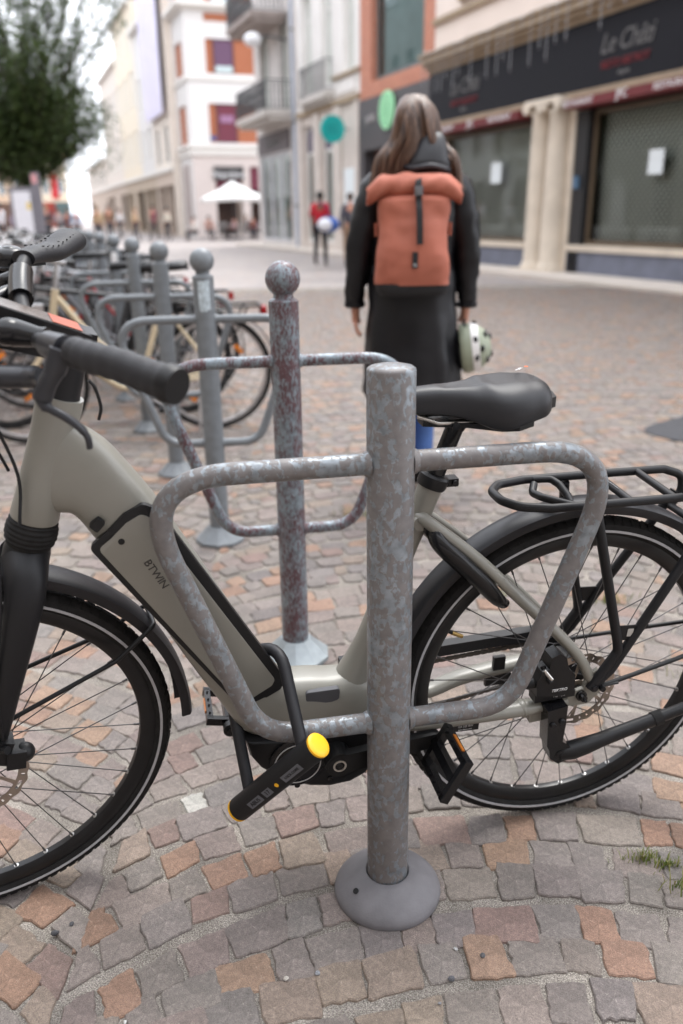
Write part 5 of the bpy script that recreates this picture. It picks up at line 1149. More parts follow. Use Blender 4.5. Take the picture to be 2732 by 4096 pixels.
for z0_, z1_, d_ in ((4.46, 4.56, .16), (4.56, 4.66, .28), (4.66, 4.8, .4), (4.8, 4.86, .46)): FA_.box(mb, A0_, A1_+.02, -.02, d_, z0_, z1_)
mb.build('cornice', TAN, bA, 0)
bx('fascia', FA_, [(A0_, 20.70, .0, .13, 3.33, 4.45)], DARKF, bA); bx('fascia_rail', FA_, [(A0_, 20.70, .0, .17, 3.22, 3.325)], TAN, bA)
for a0, a1, nm in ((16.15, 20.15, 'l'), (A0_, 14.62, 'r')):
    mb = MB(); FA_.box(mb, a0+.02, a1-.05, .0, .36, 3.03, 3.18); aw = mb.build('awning_case', MAROON, bA, 0)
    mid = (a0+a1)/2 if nm == 'l' else 12.9
    for b_, aa in (('RESTAURANT', mid+1.25), ('JPC', mid), ('RESTAURANT', mid-1.25)): ftext(FA_, aw, b_, aa, 3.105, .15 if b_ != 'JPC' else .2, WHITETXT, .365, ext=.003)
    bx('plinth', FA_, [(a0+.0, a1+.0, -.25, .02, 0, .46)], SLATE, bA); bx('window_ledge', FA_, [(a0, a1, -.3, .06, .465, .58)], STONEC, bA)
bx('pier', FA_, [(20.15, 20.7, -.3, .03, 0, 3.21)], STONEC, bA); bx('door_frame', FA_, [(14.22, 14.58, -.3, .02, .0, 3.0)], mat('dark_frame', (.02, .02, .022), .5), bA)
bx('letter_box', FA_, [(14.36, 14.46, .025, .1, 1.62, 1.85)], mat('blue_grey_box', srgb(92, 122, 150), .5), bA)
bx('interior_wall', FA_, [(A0_, A1_-.05, -3.2, -3.1, 0, 3.3), (A0_, A1_-.05, -3.1, -.3, 3.2, 3.3), (16.0, 16.1, -3.1, -.35, 0, 3.2)], INTD, bA); bx('interior_floor', FA_, [(A0_, A1_-.05, -3.1, -.3, .02, .1)], INTD, bA)
bx('curtain', FA_, [(12.75, 14.15, -.42, -.4, .6, 2.3), (10.2, 12.2, -.42, -.4, .6, 2.35), (16.3, 19.9, -.6, -.58, .6, 1.3)], mat('pale_film', srgb(170, 172, 166), .8, var=.15, vscale=3), bA)
# rolling mesh grille behind the panes
def grille_mat():
    m = bpy.data.materials.new('mesh_grille'); m.use_nodes = True; t = m.node_tree; N = t.nodes; L = t.links; p = N['Principled BSDF']; p.inputs['Base Color'].default_value = (.7, .71, .67, 1); p.inputs['Roughness'].default_value = .6
    co = N.new('ShaderNodeTexCoord'); prev = None
    for sg in (1, -1):
        w_ = N.new('ShaderNodeTexWave'); w_.wave_profile = 'SIN'; w_.inputs['Scale'].default_value = 1.5; w_.inputs['Distortion'].default_value = .0
        mp = N.new('ShaderNodeMapping'); mp.inputs['Rotation'].default_value = (0, 0, R(45*sg)); mp.inputs['Scale'].default_value = (2.2, 2.2, 2.2); L.new(co.outputs['UV'], mp.inputs[0]); L.new(mp.outputs[0], w_.inputs['Vector'])
        g = N.new('ShaderNodeMath'); g.operation = 'GREATER_THAN'; g.inputs[1].default_value = .58; L.new(w_.outputs['Fac'], g.inputs[0])
        if prev: k = N.new('ShaderNodeMath'); k.operation = 'MAXIMUM'; L.new(prev.outputs[0], k.inputs[0]); L.new(g.outputs[0], k.inputs[1]); prev = k
        else: prev = g
    L.new(prev.outputs[0], p.inputs['Alpha']); return m
GR = grille_mat()
for a0, a1 in ((16.15, 20.15), (A0_, 14.2)):
    mb = MB(); mb.add([FA_.p(a0, -.34, .58), FA_.p(a1, -.34, .58), FA_.p(a1, -.34, 3.0), FA_.p(a0, -.34, 3.0)], [(0, 1, 2, 3)]); mb.build('shutter_grille', GR, bA, 0, uv=FA_.uv())
for q in ((16.15, 20.15, .58, 3.0), (A0_, 14.2, .58, 3.0)): window(FA_, bA, *q, TAN if False else mat('bronze_frame', srgb(92, 78, 62), .5), GLASS, d=-.12, fw=.09, mull=0 if q[0] > 10 else 2)
for a0, a1, z0, z1 in ((17.5, 17.95, 1.84, 2.28), (12.25, 12.62, 1.8, 2.2)): bx('notice', FA_, [(a0, a1, -.128, -.124, z0, z1)], PAPER, bA)
mb = MB(); q = FA_.p(12.4, -1.2, 2.78); mb.sphere(q, .07, 12, 8); mb.build('lamp_bulb', mat('warm_bulb', (1, .5, .15), .5, var=0, emit=4), bA)
for k, ac in enumerate((15.62, 15.02)):
    mb = MB(); q = FA_.p(ac, .10, 0)
    mb.lathe([(.30, 0), (.30, .10), (.27, .16), (.25, .2), (.235, .24), (.23, 1.2), (.215, 2.3), (.20, 3.0), (.215, 3.02), (.215, 3.06), (.2, 3.08)], 28, Matrix.Translation(q)); c_ = mb.build('column', STONEC, bA, 40)
    mb = MB()
    for sx in (-.24, .24):
        P = [FA_.p(ac+sx+math.cos(a)*(.11-.012*a), .33, 3.16+math.sin(a)*(.11-.012*a)) for a in [i*.5 for i in range(16)]]; mb.tube(P, .045, 8)
        mb.tube([FA_.p(ac+sx, .05, 3.16), FA_.p(ac+sx, .38, 3.16)], .1, 14)
    FA_.box(mb, ac-.3, ac+.3, -.1, .36, 3.2, 3.3); mb.build('capital', STONEC, c_, 40)
bx('column_backing', FA_, [(14.62, 16.1, -.3, .02, 0, 3.3)], STONEC, bA); bx('column_step', FA_, [(14.6, 16.12, .0, .42, 0, .07)], STONEC, bA)
for aa, sz in ((18.9, 1.0), (13.2, 1.0)):
    ftext(FA_, bA, 'Le Châti', aa, 3.99, .45*sz, mat('faint_sign_print', (.12, .115, .115), .6), .135, .3, .9); ftext(FA_, bA, 'RESTO BISTROT', aa, 3.66, .18*sz, mat('sign_red', srgb(112, 28, 36), .6), .135, .15); ftext(FA_, bA, 'depuis', aa, 3.5, .12, mat('sign_white', (.17, .165, .165), .5), .135, .2)
# icicle lights along the cornice
ic = empty('icicle_lights', 'string of unlit icicle lights hanging from the restaurant cornice', 'string lights', loc=tuple(FS.p(16, .5, 4.9)))
FI = Fac(FS.o-ic.location+Vector((0, 0, 0)), sdir, -ndir); zi = -ic.location.z
mb = MB(); aa = 20.5; mb.tube([FI.p(a, .48, 4.86+zi+.03*math.sin(a*5)) for a in [9+.25*i for i in range(47)]], .008, 5); mb.build('cable', WHITEP, ic)
BULB = mat('clear_bulb', (.4, .4, .42), .12, var=0)
aa = 20.4; i = 0
while aa > 9:
    ln = random.choice((.25, .45, .7, .95)); mb = MB(); mb.tube([FI.p(aa, .48, 4.86+zi), FI.p(aa, .49, 4.86+zi-ln)], .005, 4)
    n_ = int(ln/.11)
    for j in range(n_): mb.sphere(FI.p(aa+.012*(j % 2), .49, 4.80+zi-.11*j), .016, 6, 5)
    mb.build('light_strand', BULB, ic); aa -= random.uniform(.22, .42)
mb = MB(); 

# ---- brick building with the big window and a black shopfront
bB = empty('building', 'orange brick building with a tall glass bay above a black shopfront', 'building', loc=tuple(FS.p(23, 0, 0))); FB = Fac(FS.o-bB.location, sdir, -ndir)
BRICK = brick_mat('orange_brick', srgb(192, 118, 92), srgb(176, 104, 82), srgb(190, 160, 140))
B0, B1 = 20.74, 25.62
mb = MB(); FB.wall(mb, B0, B1, 4.42, 13, [(21.34, 24.78, 4.84, 12.5)]); FB.box(mb, B0, B1, -7, -.4, 12.8, 13)
mb.add([FB.p(B1, 0, 0), FB.p(B1, -7, 0), FB.p(B1, -7, 13), FB.p(B1, 0, 13)], [(0, 1, 2, 3)]); mb.build('wall', BRICK, bB, 0, uv=FB.uv())
for z0, z1 in ((4.84, 8.6), (8.6, 12.5)): window(FB, bB, 21.34, 24.78, z0, z1, mat('dark_window_frame', (.1, .12, .12), .5), GLASSP, d=-.2, fw=.16, mull=0)
bx('curtain', FB, [(21.4, 24.74, -.36, -.34, 4.9, 12.4)], mat('aqua_blind', srgb(172, 196, 194), .8, var=.18, vscale=1.2), bB)
SHOPB = mat('charcoal_shopfront', srgb(74, 70, 72), .55, var=.06, vscale=2)
mb = MB(); FB.wall(mb, B0+.02, B1-.02, 0, 4.42, [(23.3, 25.25, 0, 3.02), (20.9, 22.6, .5, 3.02)], d=.06, th=.4); mb.build('shopfront', SHOPB, bB, 0)
bx('shop_interior', FB, [(20.8, 25.5, -2.6, -2.5, 0, 3.2), (20.8, 25.5, -2.5, -.35, 3.05, 3.2)], mat('black_interior', (.008, .008, .009), .9), bB); window(FB, bB, 20.9, 22.6, .5, 3.02, SHOPB, GLASSD, d=-.1, mull=0)
mb = MB(); q = FB.p(23.35, .1, 3.95); mb.lathe([(.5, 0), (.5, .05), (.49, .06)], 40, frame_mtx(FB.a, Vector((0, 0, 1)), FB.out, q)); dsk = mb.build('round_sign', mat('mint_sign', srgb(158, 222, 172), .5, var=.02), bB)
mb = MB()
for rr_ in (.40, .31): mb.ring([(rr_, .061), (rr_, .064), (rr_-.02, .064), (rr_-.02, .061)], lambda r, y, a: q+FB.a*(r*math.cos(a))+Vector((0, 0, r*math.sin(a)))+FB.out*y, 48)
for xx, hh in ((-.12, .3), (-.04, .42), (.04, .42), (.12, .3)): FB.box(mb, 23.35+xx-.012, 23.35+xx+.012, .161, .164, 3.95-hh/2, 3.95+hh/2)
mb.build('sign_emblem', mat('sign_green', srgb(70, 150, 100), .5, var=.02), dsk, 0)
ftext(FB, bB, 'paint', 24.65, 3.88, .36, mat('shop_letter', srgb(170, 165, 165), .5), .075)

# ---- grey building with arched ground floor and balconies
bC = empty('building', 'pale grey building with arched shop windows and a small iron balcony', 'building', loc=tuple(FS.p(28.5, 0, 0))); FC = Fac(FS.o-bC.location, sdir, -ndir)
C0, C1 = 25.64, 31.7
OFFW = mat('offwhite_render', srgb(226, 222, 218), .85, var=.06, vscale=1.2); LTST = mat('light_stone', srgb(206, 196, 188), .85, var=.08, vscale=2)
wC = [(29.92, 31.0, 5.25, 8.3), (27.95, 29.0, 5.25, 8.3), (26.05, 27.0, 5.4, 8.3)]; wC += [(a, b, c+4.2, d+3.8) for a, b, c, d in wC]
mb = MB(); FC.wall(mb, C0, C1, 4.6, 13.5, wC, th=.3); mb.add([FC.p(C1, 0, 4.6), FC.p(C1, -6, 4.6), FC.p(C1, -6, 13.5), FC.p(C1, 0, 13.5)], [(0, 1, 2, 3)]); FC.box(mb, C0, C1, -6, -.35, 13.3, 13.5); mb.build('wall', OFFW, bC, 0)
gC = [(29.95, 31.1, .28, 4.2), (28.1, 29.2, .28, 4.15)]
mb = MB(); FC.wall(mb, C0, C1, 0, 4.6, gC, th=.3); mb.build('ground_floor_wall', LTST, bC, 0)
for q in wC: window(FC, bC, *q, WHITEP, mat('net_curtain', srgb(196, 200, 192), .3, var=.1, vscale=2), d=-.18, mull=1, trans=q[3]-.8)
for a0, a1, z0, z1 in gC:
    window(FC, bC, a0, a1, z0, z1, WHITEP, GLASSP, d=-.15, fw=.09, mull=0, trans=3.28)
    mb = MB(); r_ = (a1-a0)/2-.1; pts = [((a0+a1)/2+r_*math.cos(R(t_)), 3.72+r_*.9*math.sin(R(t_))) for t_ in range(0, 181, 15)]; pts = [((a0+a1)/2+r_, 3.34)]+pts+[((a0+a1)/2-r_, 3.34)]
    mb.prism(pts, lambda a, b, t: FC.p(a, t, b), -.14, -.11); mb.build('arch_panel', mat('violet_grey_panel', srgb(98, 92, 108), .6, var=.06), bC, 0)
    bx('blind', FC, [(a0+.05, a1-.05, -.8, -.78, .3, 3.3)], mat('pale_aqua_film', srgb(196, 214, 214), .7, var=.06, vscale=1), bC)
bx('string_course', FC, [(C0, C1, 0, .12, 4.52, 4.68)], TAN, bC); bx('sill_course', FC, [(C0, 27.9, 0, .1, 5.28, 5.38)], TAN, bC); bx('wall_panel', FC, [(26, 27.6, 0, .05, 4.82, 5.16)], OFFW, bC); bx('poster', FC, [(26.0, 27.0, 0, .02, 1.3, 2.6)], PAPER, bC)
bx('pilaster', FC, [(31.15, 31.66, 0, .08, 0, 4.5), (29.3, 29.85, 0, .08, 0, 4.5), (27.2, 27.9, 0, .08, 0, 4.5), (25.66, 25.95, 0, .08, 0, 4.5)], LTST, bC)
def balcony(F, parent, a0, a1, z0, z1, proj, slab_m, step=.115, scroll=False):
    b = bx('balcony_slab', F, [(a0-.06, a1+.06, .0, proj+.06, z0-.2, z0), (a0, a1, 0, proj-.08, z0-.34, z0-.2)], slab_m, parent)
    mb = MB(); P = [F.p(a0, .05, z1), F.p(a0, proj, z1), F.p(a1, proj, z1), F.p(a1, .05, z1)]; mb.tube(P, .022, 6); mb.tube([p-Vector((0, 0, z1-z0-.08)) for p in P], .016, 6); mb.tube([p-Vector((0, 0, .14)) for p in P], .01, 6); mb.build('rail', IRON, b)
    bars = []; bw_ = .011 if not scroll else .02
    n_ = int((a1-a0)/step)
    for i in range(n_+1): bars.append((a0+(a1-a0)*i/n_, proj))
    for i in range(1, int(proj/step)): bars += [(a0, proj*i/(proj/step)), (a1, proj*i/(proj/step))]
    for a, d in bars:
        k = MB(); k.tube([F.p(a, d, z0+.05), F.p(a, d, z1)], bw_, 5)
        if scroll:
            for zz in (.3, .62): k.tube([F.p(a+.04*math.cos(t_), d, z0+(z1-z0)*zz+.06*math.sin(t_)) for t_ in [j*.785 for j in range(8)]], .018, 4, closed=True)
        k.build('baluster', IRON, b)
    return b
balcony(FC, bC, 27.85, 30.5, 5.0, 5.92, .32, GRAYST)
# teal projecting sign
tS = empty('round_sign', 'teal round projecting sign with vertical bars on the pale grey building', 'sign', loc=tuple(FS.p(26.6, .55, 3.74))); FT = Fac((0, 0, 0), ndir, -sdir)
mb = MB(); mb.lathe([(.40, -.04), (.405, 0), (.40, .04)], 36, frame_mtx(FT.a, Vector((0, 0, 1)), FT.out, (0, 0, 0))); mb.build('disc', mat('teal_sign', srgb(28, 176, 172), .4, var=.02), tS, 30)
mb = MB()
for rr_ in (.33,): mb.ring([(rr_, .041), (rr_, .045), (rr_-.018, .045), (rr_-.018, .041)], lambda r, y, a: FT.a*(r*math.cos(a))+Vector((0, 0, r*math.sin(a)))+FT.out*y, 40)
for i in range(-4, 5):
    hh = .13+.1*((i*7) % 3)/2; FT.box(mb, i*.05-.009, i*.05+.009, .041, .045, -hh, hh)
mb.build('emblem', mat('teal_dark', srgb(10, 120, 120), .5, var=.02), tS, 0); mb = MB(); mb.tube([FT.p(.35, 0, 0), FT.p(.56, 0, 0)], .02, 8); mb.build('bracket', IRON, tS)
dpx = empty('drainpipe', 'blue grey drainpipe between the two pale grey buildings', 'drainpipe', loc=tuple(FS.p(31.8, .12, 0)))
mb = MB(); mb.tube([(0, 0, 0), (0, 0, 13.4)], .06, 10); mb.build('pipe', mat('pipe_blue_grey', srgb(150, 160, 176), .5), dpx)
for z in (1.5, 4.4, 7.4, 10.4): mb = MB(); mb.tube([(0, 0, z), (0, 0, z+.08)], .075, 10); mb.build('bracket', IRON, dpx)

# ---- corner building with two big balconies
bD = empty('building', 'weathered grey corner building with large iron balconies over a glazed shop', 'building', loc=tuple(FS.p(34.5, 0, 0))); FD = Fac(FS.o-bD.location, sdir, -ndir)
D0, D1 = 31.9, 37.4; WEATH = mat('weathered_white', srgb(206, 200, 196), .85, var=.14, vscale=1.5)
wD = [(32.6, 33.8, 5.0, 8.2), (35.2, 36.5, 5.0, 8.2), (32.6, 33.8, 9.3, 12.2), (35.2, 36.5, 9.3, 12.2)]
mb = MB(); FD.wall(mb, D0, D1, 4.45, 13, wD); mb.add([FD.p(D1, 0, 0), FD.p(D1, -8, 0), FD.p(D1, -8, 13), FD.p(D1, 0, 13)], [(0, 1, 2, 3)]); FD.wall(mb, D0, D1, 0, 4.45, [(32.75, 36.95, .2, 4.3)], th=.3); mb.build('wall', WEATH, bD, 0)
for q in wD: window(FD, bD, *q, mat('grey_window_frame', srgb(150, 148, 146), .6), mat('net_curtain', srgb(196, 200, 192), .3), mull=1)
bx('fascia', FD, [(32.65, 36.95, .02, .1, 3.58, 4.32)], mat('plum_grey_fascia', srgb(92, 84, 86), .6, var=.05), bD); ftext(FD, bD, 'Jourdain', 34.7, 3.95, .5, mat('sign_white', (.17, .165, .165), .5), .115)
for a0, a1 in ((32.75, 34.1), (34.1, 35.5), (35.5, 36.95)): window(FD, bD, a0, a1, .2, 3.55, mat('silver_frame', srgb(196, 198, 204), .4, metal=.3), GLASSP, d=-.05, fw=.1, mull=0)
bx('shop_display', FD, [(32.8, 36.9, -1.2, -1.15, .2, 3.5)], mat('pale_display', srgb(160, 172, 172), .8, var=.25, vscale=.9), bD); bx('dark_poster', FD, [(33.0, 34.0, -.3, -.28, 1.0, 3.2)], mat('dark_poster', srgb(84, 80, 80), .8, var=.2), bD); bx('green_poster', FD, [(34.2, 34.6, -.22, -.2, 1.0, 1.9)], mat('green_poster', srgb(140, 206, 160), .8), bD)
balcony(FD, bD, 32.2, 36.5, 4.88, 5.88, 1.05, GRAYST, .16, True); balcony(FD, bD, 32.9, 36.6, 8.2, 9.2, 1.25, mat('weathered_slab', srgb(150, 138, 132), .85, var=.2, vscale=1.5), .16, True)
lampD = empty('street_lamp', 'white dome street lamp on an arm over the corner building', 'street lamp', loc=tuple(FS.p(32.4, .1, 7.2)))
mb = MB(); mb.tube([(0, 0, 0), Vector((0, 0, .1))-ndir*.7, Vector((0, 0, .05))-ndir*1.3], .04, 8); mb.build('arm', IRON, lampD); mb = MB(); mb.sphere(Vector((0, 0, -.05))-ndir*1.3, .32, 20, 10, (1, 1, .75)); mb.build('dome', mat('lamp_white', (.8, .8, .82), .35, var=.02), lampD)

# ---- white and brick corner building across the side street
EO = Vector((-8.4, 51.9, 0)); FE = Fac((0, 0, 0), ndir, -sdir); FEL = Fac((0, 0, 0), sdir, -ndir)
bE = empty('building', 'white banded corner building with orange brick panels and violet window blinds', 'building', loc=tuple(EO))
EBR = brick_mat('far_orange_brick', srgb(166, 96, 64), srgb(158, 90, 60), srgb(170, 120, 94)); VIO = mat('violet_blind', srgb(96, 66, 92), .6, var=.08); WHI = mat('bright_render', srgb(216, 213, 210), .8, var=.02); MARB = mat('maroon_blind', srgb(108, 46, 62), .7, var=.12)
EW = 12.; floors = [(5.0, 7.3, 8.62), (8.62, 10.6, 11.6), (12.0, 14.2, 15.2)]
def E_wall(F, x1, nm):
    mb = MB(); ops = []
    for (zf, zt, zn) in floors: ops.append((1.15, x1-.4, zf+.22, zt))
    F.wall(mb, 0, x1, 4.6, 16, ops, th=.12); mb.build('wall', WHI, bE, 0)
    for (zf, zt, zn) in floors:
        mb = MB(); F.wall(mb, 1.15, x1-.4, zf+.22, zt, [], d=-.12); mb.build('brick_panel', EBR, bE, 0, uv=F.uv())
        a = 1.6
        while a+1.2 < x1-.4:
            w_ = window(F, bE, a, a+1.2, zf+.22, zt, mat('plum_frame', srgb(86, 52, 60), .6), VIO if zf > 8 else MARB, d=-.06, fw=.07, mull=0); bx('pale_sill_board', F, [(a+.1, a+1.1, -.055, -.045, zf+.3, zf+.62)], mat('pale_board', srgb(190, 205, 205), .7), bE) if zf > 8 else bx('window_notice', F, [(a+.2, a+1.0, -.055, -.045, zt-1.0, zt-.6)], mat('mauve_notice', srgb(150, 110, 140), .7), bE)
            a += 3.4
E_wall(FE, EW, 'f')
mb = MB(); FE.wall(mb, 1.15, EW, 11.45, 11.85, [], d=.012); mb.build('brick_strip', EBR, bE, 0, uv=FE.uv())
mb = MB()
for z0_, z1_, d_ in ((4.55, 5.0, .12), (4.95, 5.08, .25), (8.5, 8.62, .12), (11.95, 12.1, .2), (12.1, 12.3, .5), (16, 16.2, .3)):
    FE.box(mb, -.02-d_, EW, -.05, d_, z0_, z1_); FEL.box(mb, -.0, 3.7, -.05, d_, z0_-.003, z1_-.003)
mb.build('cornice', mat('pale_cornice', srgb(222, 218, 212), .8, var=.03), bE, 0)
mb = MB(); ops = [(1.0, 3.2, zf+.22, zt) for zf, zt, zn in floors]; FEL.wall(mb, 0, 3.7, 0, 16, ops, th=.12); mb.build('side_wall', WHI, bE, 0)
for zf, zt, zn in floors: mb = MB(); FEL.wall(mb, 1.0, 3.2, zf+.22, zt, [], d=-.1); mb.build('brick_panel', EBR, bE, 0, uv=FEL.uv())
gE = [(1.3, 2.9, .1, 3.9), (3.4, 4.4, .1, 3.95), (5.2, 7.5, .1, 3.9), (8.4, 11, .1, 3.9)]
mb = MB(); FE.wall(mb, 0, EW, 0, 4.55, gE); mb.build('ground_floor_wall', mat('beige_ground_floor', srgb(206, 194, 188), .8, var=.06), bE, 0)
for q in gE:
    bx('dark_opening', FE, [(q[0], q[1], -1.6, -1.5, q[2], q[3])], mat('cafe_interior', srgb(70, 54, 48), .9, var=.4, vscale=.8), bE); bx('maroon_blind', FE, [(q[0], q[1], -.2, -.16, q[3]-1.3, q[3])], MARB, bE)
bx('cafe_sign', FE, [(1.2, 3.0, .02, .12, 3.2, 3.95)], mat('dark_sign', (.05, .045, .045), .6), bE); ftext(FE, bE, 'Napoléon', 2.1, 3.5, .5, WHITETXT, .13)
for a in (.9, 2.1): bx('side_shop_window', FEL, [(a, a+.9, .005, .02, .2, 4.1)], mat('side_glass', srgb(150, 134, 130), .4, var=.2, vscale=1), bE)
mb = MB(); q = FE.p(4.9, .02, 10.0); mb.ring([(.75, 0), (.75, .1), (.45, .1), (.45, 0)], lambda r, y, a: q+FE.a*(r*math.cos(a))+Vector((0, 0, r*math.sin(a)))+FE.out*y, 32); rwn = mb.build('round_window', WHI, bE, 30); mb = MB(); mb.lathe([(.45, 0), (.45, .02)], 24, frame_mtx(FE.a, Vector((0, 0, 1)), FE.out, q)); mb.build('pane', GLASSD, rwn)
bx('street_name_plate', FE, [(1.15, 1.5, .01, .03, 5.35, 5.6)], mat('blue_plate', srgb(70, 78, 130), .5), bE)

# ---- facades farther up the street on the same side
def far_building(label, u0, u1, v, h, m, floors_, nwin, mf, mp, gm, roofm=None, extra=None, zg=4.0, group='tall narrow facades farther up the street'):
    b = empty('building', label, 'building', loc=tuple(ndir*v+sdir*(u0+u1)/2), group=group); F = Fac(ndir*v-b.location, sdir, -ndir)
    ops = []; wd = (u1-u0)/nwin
    for z0, z1 in floors_:
        for i in range(nwin): c = u0+wd*(i+.5); ops.append((c-wd*.24, c+wd*.24, z0, z1))
    mb = MB(); F.wall(mb, u0, u1, zg, h, ops, th=.2)
    for uu in (u0, u1): mb.add([F.p(uu, 0, 0), F.p(uu, -9, 0), F.p(uu, -9, h), F.p(uu, 0, h)], [(0, 1, 2, 3)])
    mb.build('wall', m, b, 0)
    for q in ops: window(F, b, *q, mf, mp, d=-.1, mull=1)
    mb = MB(); F.wall(mb, u0, u1, 0, zg, [(u0+.3, u0+wd*1.2, .1, zg-.9), (u1-wd*1.2, u1-.3, .1, zg-.9)], th=.3); mb.build('ground_floor_wall', gm, b, 0)
    bx('shop_interior', F, [(u0+.1, u1-.1, -.6, -.5, 0, zg)], mat('shop_interior_brown', srgb(96, 80, 70), .9, var=.5, vscale=.5), b)
    bx('string_course', F, [(u0, u1, 0, .15, zg-.1, zg+.15)], mat('pale_cornice', srgb(222, 218, 212), .8), b); bx('cornice', F, [(u0, u1, 0, .35, h-.25, h)], mat('pale_cornice', srgb(222, 218, 212), .8), b)
    mb = MB(); mb.add([F.p(u0, .3, h), F.p(u1, .3, h), F.p(u1, -4, h+2.2), F.p(u0, -4, h+2.2)], [(0, 1, 2, 3)]); mb.build('roof', roofm or SLATE, b, 0)
    return b, F
VF = 10.08
b, F = far_building('narrow facade wrapped in pale lavender sheeting beside the white corner building', 55.4, 62, VF, 17, mat('cream_far', srgb(226, 216, 204), .85), [(4.4, 6.6)], 2, WHITEP, GLASSD, mat('beige_far', srgb(196, 180, 166), .85, var=.15))
mb = MB(); n_ = 60
rsv = []
for z in (7.2, 12, 17.5): rsv.append([F.p(55.5+6.4*i/n_, .35+.10*math.sin(i*1.9)+.05*math.sin(i*.7+z), z) for i in range(n_+1)])
mb.add([p for r_ in rsv for p in r_], [(k*(n_+1)+i, k*(n_+1)+i+1, (k+1)*(n_+1)+i+1, (k+1)*(n_+1)+i) for k in range(2) for i in range(n_)]); mb.build('sheeting', mat('lavender_sheet', srgb(222, 218, 236), .7, var=.05, vscale=1), b, 60)
far_building('bright white facade past the lavender sheeting', 62.1, 68.2, VF, 13.6, WHI, [(5, 7), (8.3, 10.4)], 2, WHITEP, mat('pale_blind', srgb(220, 218, 210), .6), mat('tan_far', srgb(186, 170, 152), .85, var=.15))
far_building('cream facade with a dark slate roof farther up the street', 68.3, 79, VF, 15.8, mat('cream_far2', srgb(230, 218, 198), .85, var=.05), [(5, 7.4), (9, 11.4), (12.6, 14.8)], 3, WHITEP, mat('pale_blind', srgb(220, 218, 210), .6), mat('tan_far', srgb(186, 170, 152), .85, var=.15))
far_building('pale stone facade with a grey dormer at the end of the row', 79.1, 92, VF, 13.5, mat('stone_far', srgb(224, 214, 204), .85, var=.05), [(5, 7.4), (9, 11.4)], 4, WHITEP, mat('pale_blind', srgb(220, 218, 210), .6), mat('beige_far', srgb(196, 180, 166), .85))
far_building('low pale facade far down the street with a light green sign', 92.2, 118, VF+.3, 7, mat('stone_far', srgb(224, 214, 204), .85, var=.05), [(4.4, 6.2)], 6, WHITEP, GLASSD, mat('beige_far', srgb(196, 180, 166), .85))
for k, (lb, x0, x1, h, c, y) in enumerate((('peach facade closing the far end of the street', -46, -39.5, 9.5, srgb(232, 208, 182), 118), ('cream facade with a red banner at the far end of the street', -39.3, -35.4, 8, srgb(238, 222, 198), 116), ('pale grey facade at the far end below the tree', -58, -46.2, 12, srgb(196, 190, 182), 114), ('brownish facade far off behind the tree trunk', -70, -58.2, 13, srgb(170, 150, 132), 110))):
    b = empty('building', lb, 'building', loc=((x0+x1)/2, y, 0), group='facades closing the far end of the street'); F = Fac((-(x0+x1)/2, 0, 0), (1, 0, 0), (0, -1, 0)); ops = []
    n_ = max(2, int((x1-x0)/2))
    for z in range(2, int(h/3)+1):
        for i in range(n_): c_ = x0+(x1-x0)*(i+.5)/n_; ops.append((c_-.45, c_+.45, z*3-2+.2, z*3))
    mb = MB(); F.wall(mb, x0, x1, 3.2, h, ops, th=.2); mb.build('wall', mat('end_wall_%d' % k, c, .85, var=.05, vscale=.5), b, 0)
    for q in ops: window(F, b, *q, WHITEP, GLASSD, d=-.1, mull=0)
    cols_ = [srgb(120, 96, 84), srgb(150, 60, 50), srgb(90, 110, 110), srgb(170, 150, 120), srgb(200, 196, 190)]
    for i in range(n_): c_ = x0+(x1-x0)*i/n_; bx('shopfront', F, [(c_+.03, c_+(x1-x0)/n_-.03, -.3, 0, 0, 3.2)], mat('shop_col_%d' % ((i+k) % 5), cols_[(i+k) % 5], .8, var=.3, vscale=.7), b)
    if k == 1: bx('red_banner', F, [(-37.6, -36.6, .1, .15, 3.6, 6.6)], mat('red_banner', srgb(206, 60, 66), .7), b)
    if k == 0: bx('orange_sign', F, [(-41.2, -40, .1, .2, 4.4, 5.8)], mat('orange_sign', srgb(230, 110, 60), .7), b)
    mb = MB(); mb.add([(x0-(x0+x1)/2, 0, h), (x1-(x0+x1)/2, 0, h), (x1-(x0+x1)/2, 6, h+2.5), (x0-(x0+x1)/2, 6, h+2.5)], [(0, 1, 2, 3)]); mb.build('roof', mat('roof_tile', srgb(150, 96, 76), .85), b, 0)
# unseen sides of the square, added to shade the foreground and fill window reflections
def plain_row(label, F0, a0, a1, h, m):
    b = empty('building', label, 'building', loc=tuple(F0.p((a0+a1)/2, 0, 0)), group='unseen facades around the near side of the square'); F = Fac(F0.o-b.location, F0.a, F0.out)
    n_ = int((a1-a0)/2.8); ops = [(a0+.8+2.8*i, a0+2.1+2.8*i, z, z+2.1) for i in range(n_) for z in (4.6, 8.0, 11.2) if z+2.4 < h]; ops += [(a0+.5+5.6*i, a0+5.1+5.6*i, .3, 3.2) for i in range(n_//2)]
    mb = MB(); F.wall(mb, a0, a1, 0, h, ops, th=.2); mb.build('wall', m, b, 0)
    for q in ops: window(F, b, *q, WHITEP, GLASSD, d=-.1, mull=1); 
    mb = MB(); mb.add([F.p(a0, -.6, 0), F.p(a1, -.6, 0), F.p(a1, -.6, h), F.p(a0, -.6, h)], [(0, 1, 2, 3)]); mb.build('interior_wall', INTD, b, 0)
    mb = MB(); mb.add([F.p(a0, .2, h), F.p(a1, .2, h), F.p(a1, -5, h+3), F.p(a0, -5, h+3)], [(0, 1, 2, 3)]); mb.build('roof', SLATE, b, 0)
BRK2 = brick_mat('dark_brick', srgb(132, 84, 68), srgb(116, 74, 62), srgb(140, 124, 112))
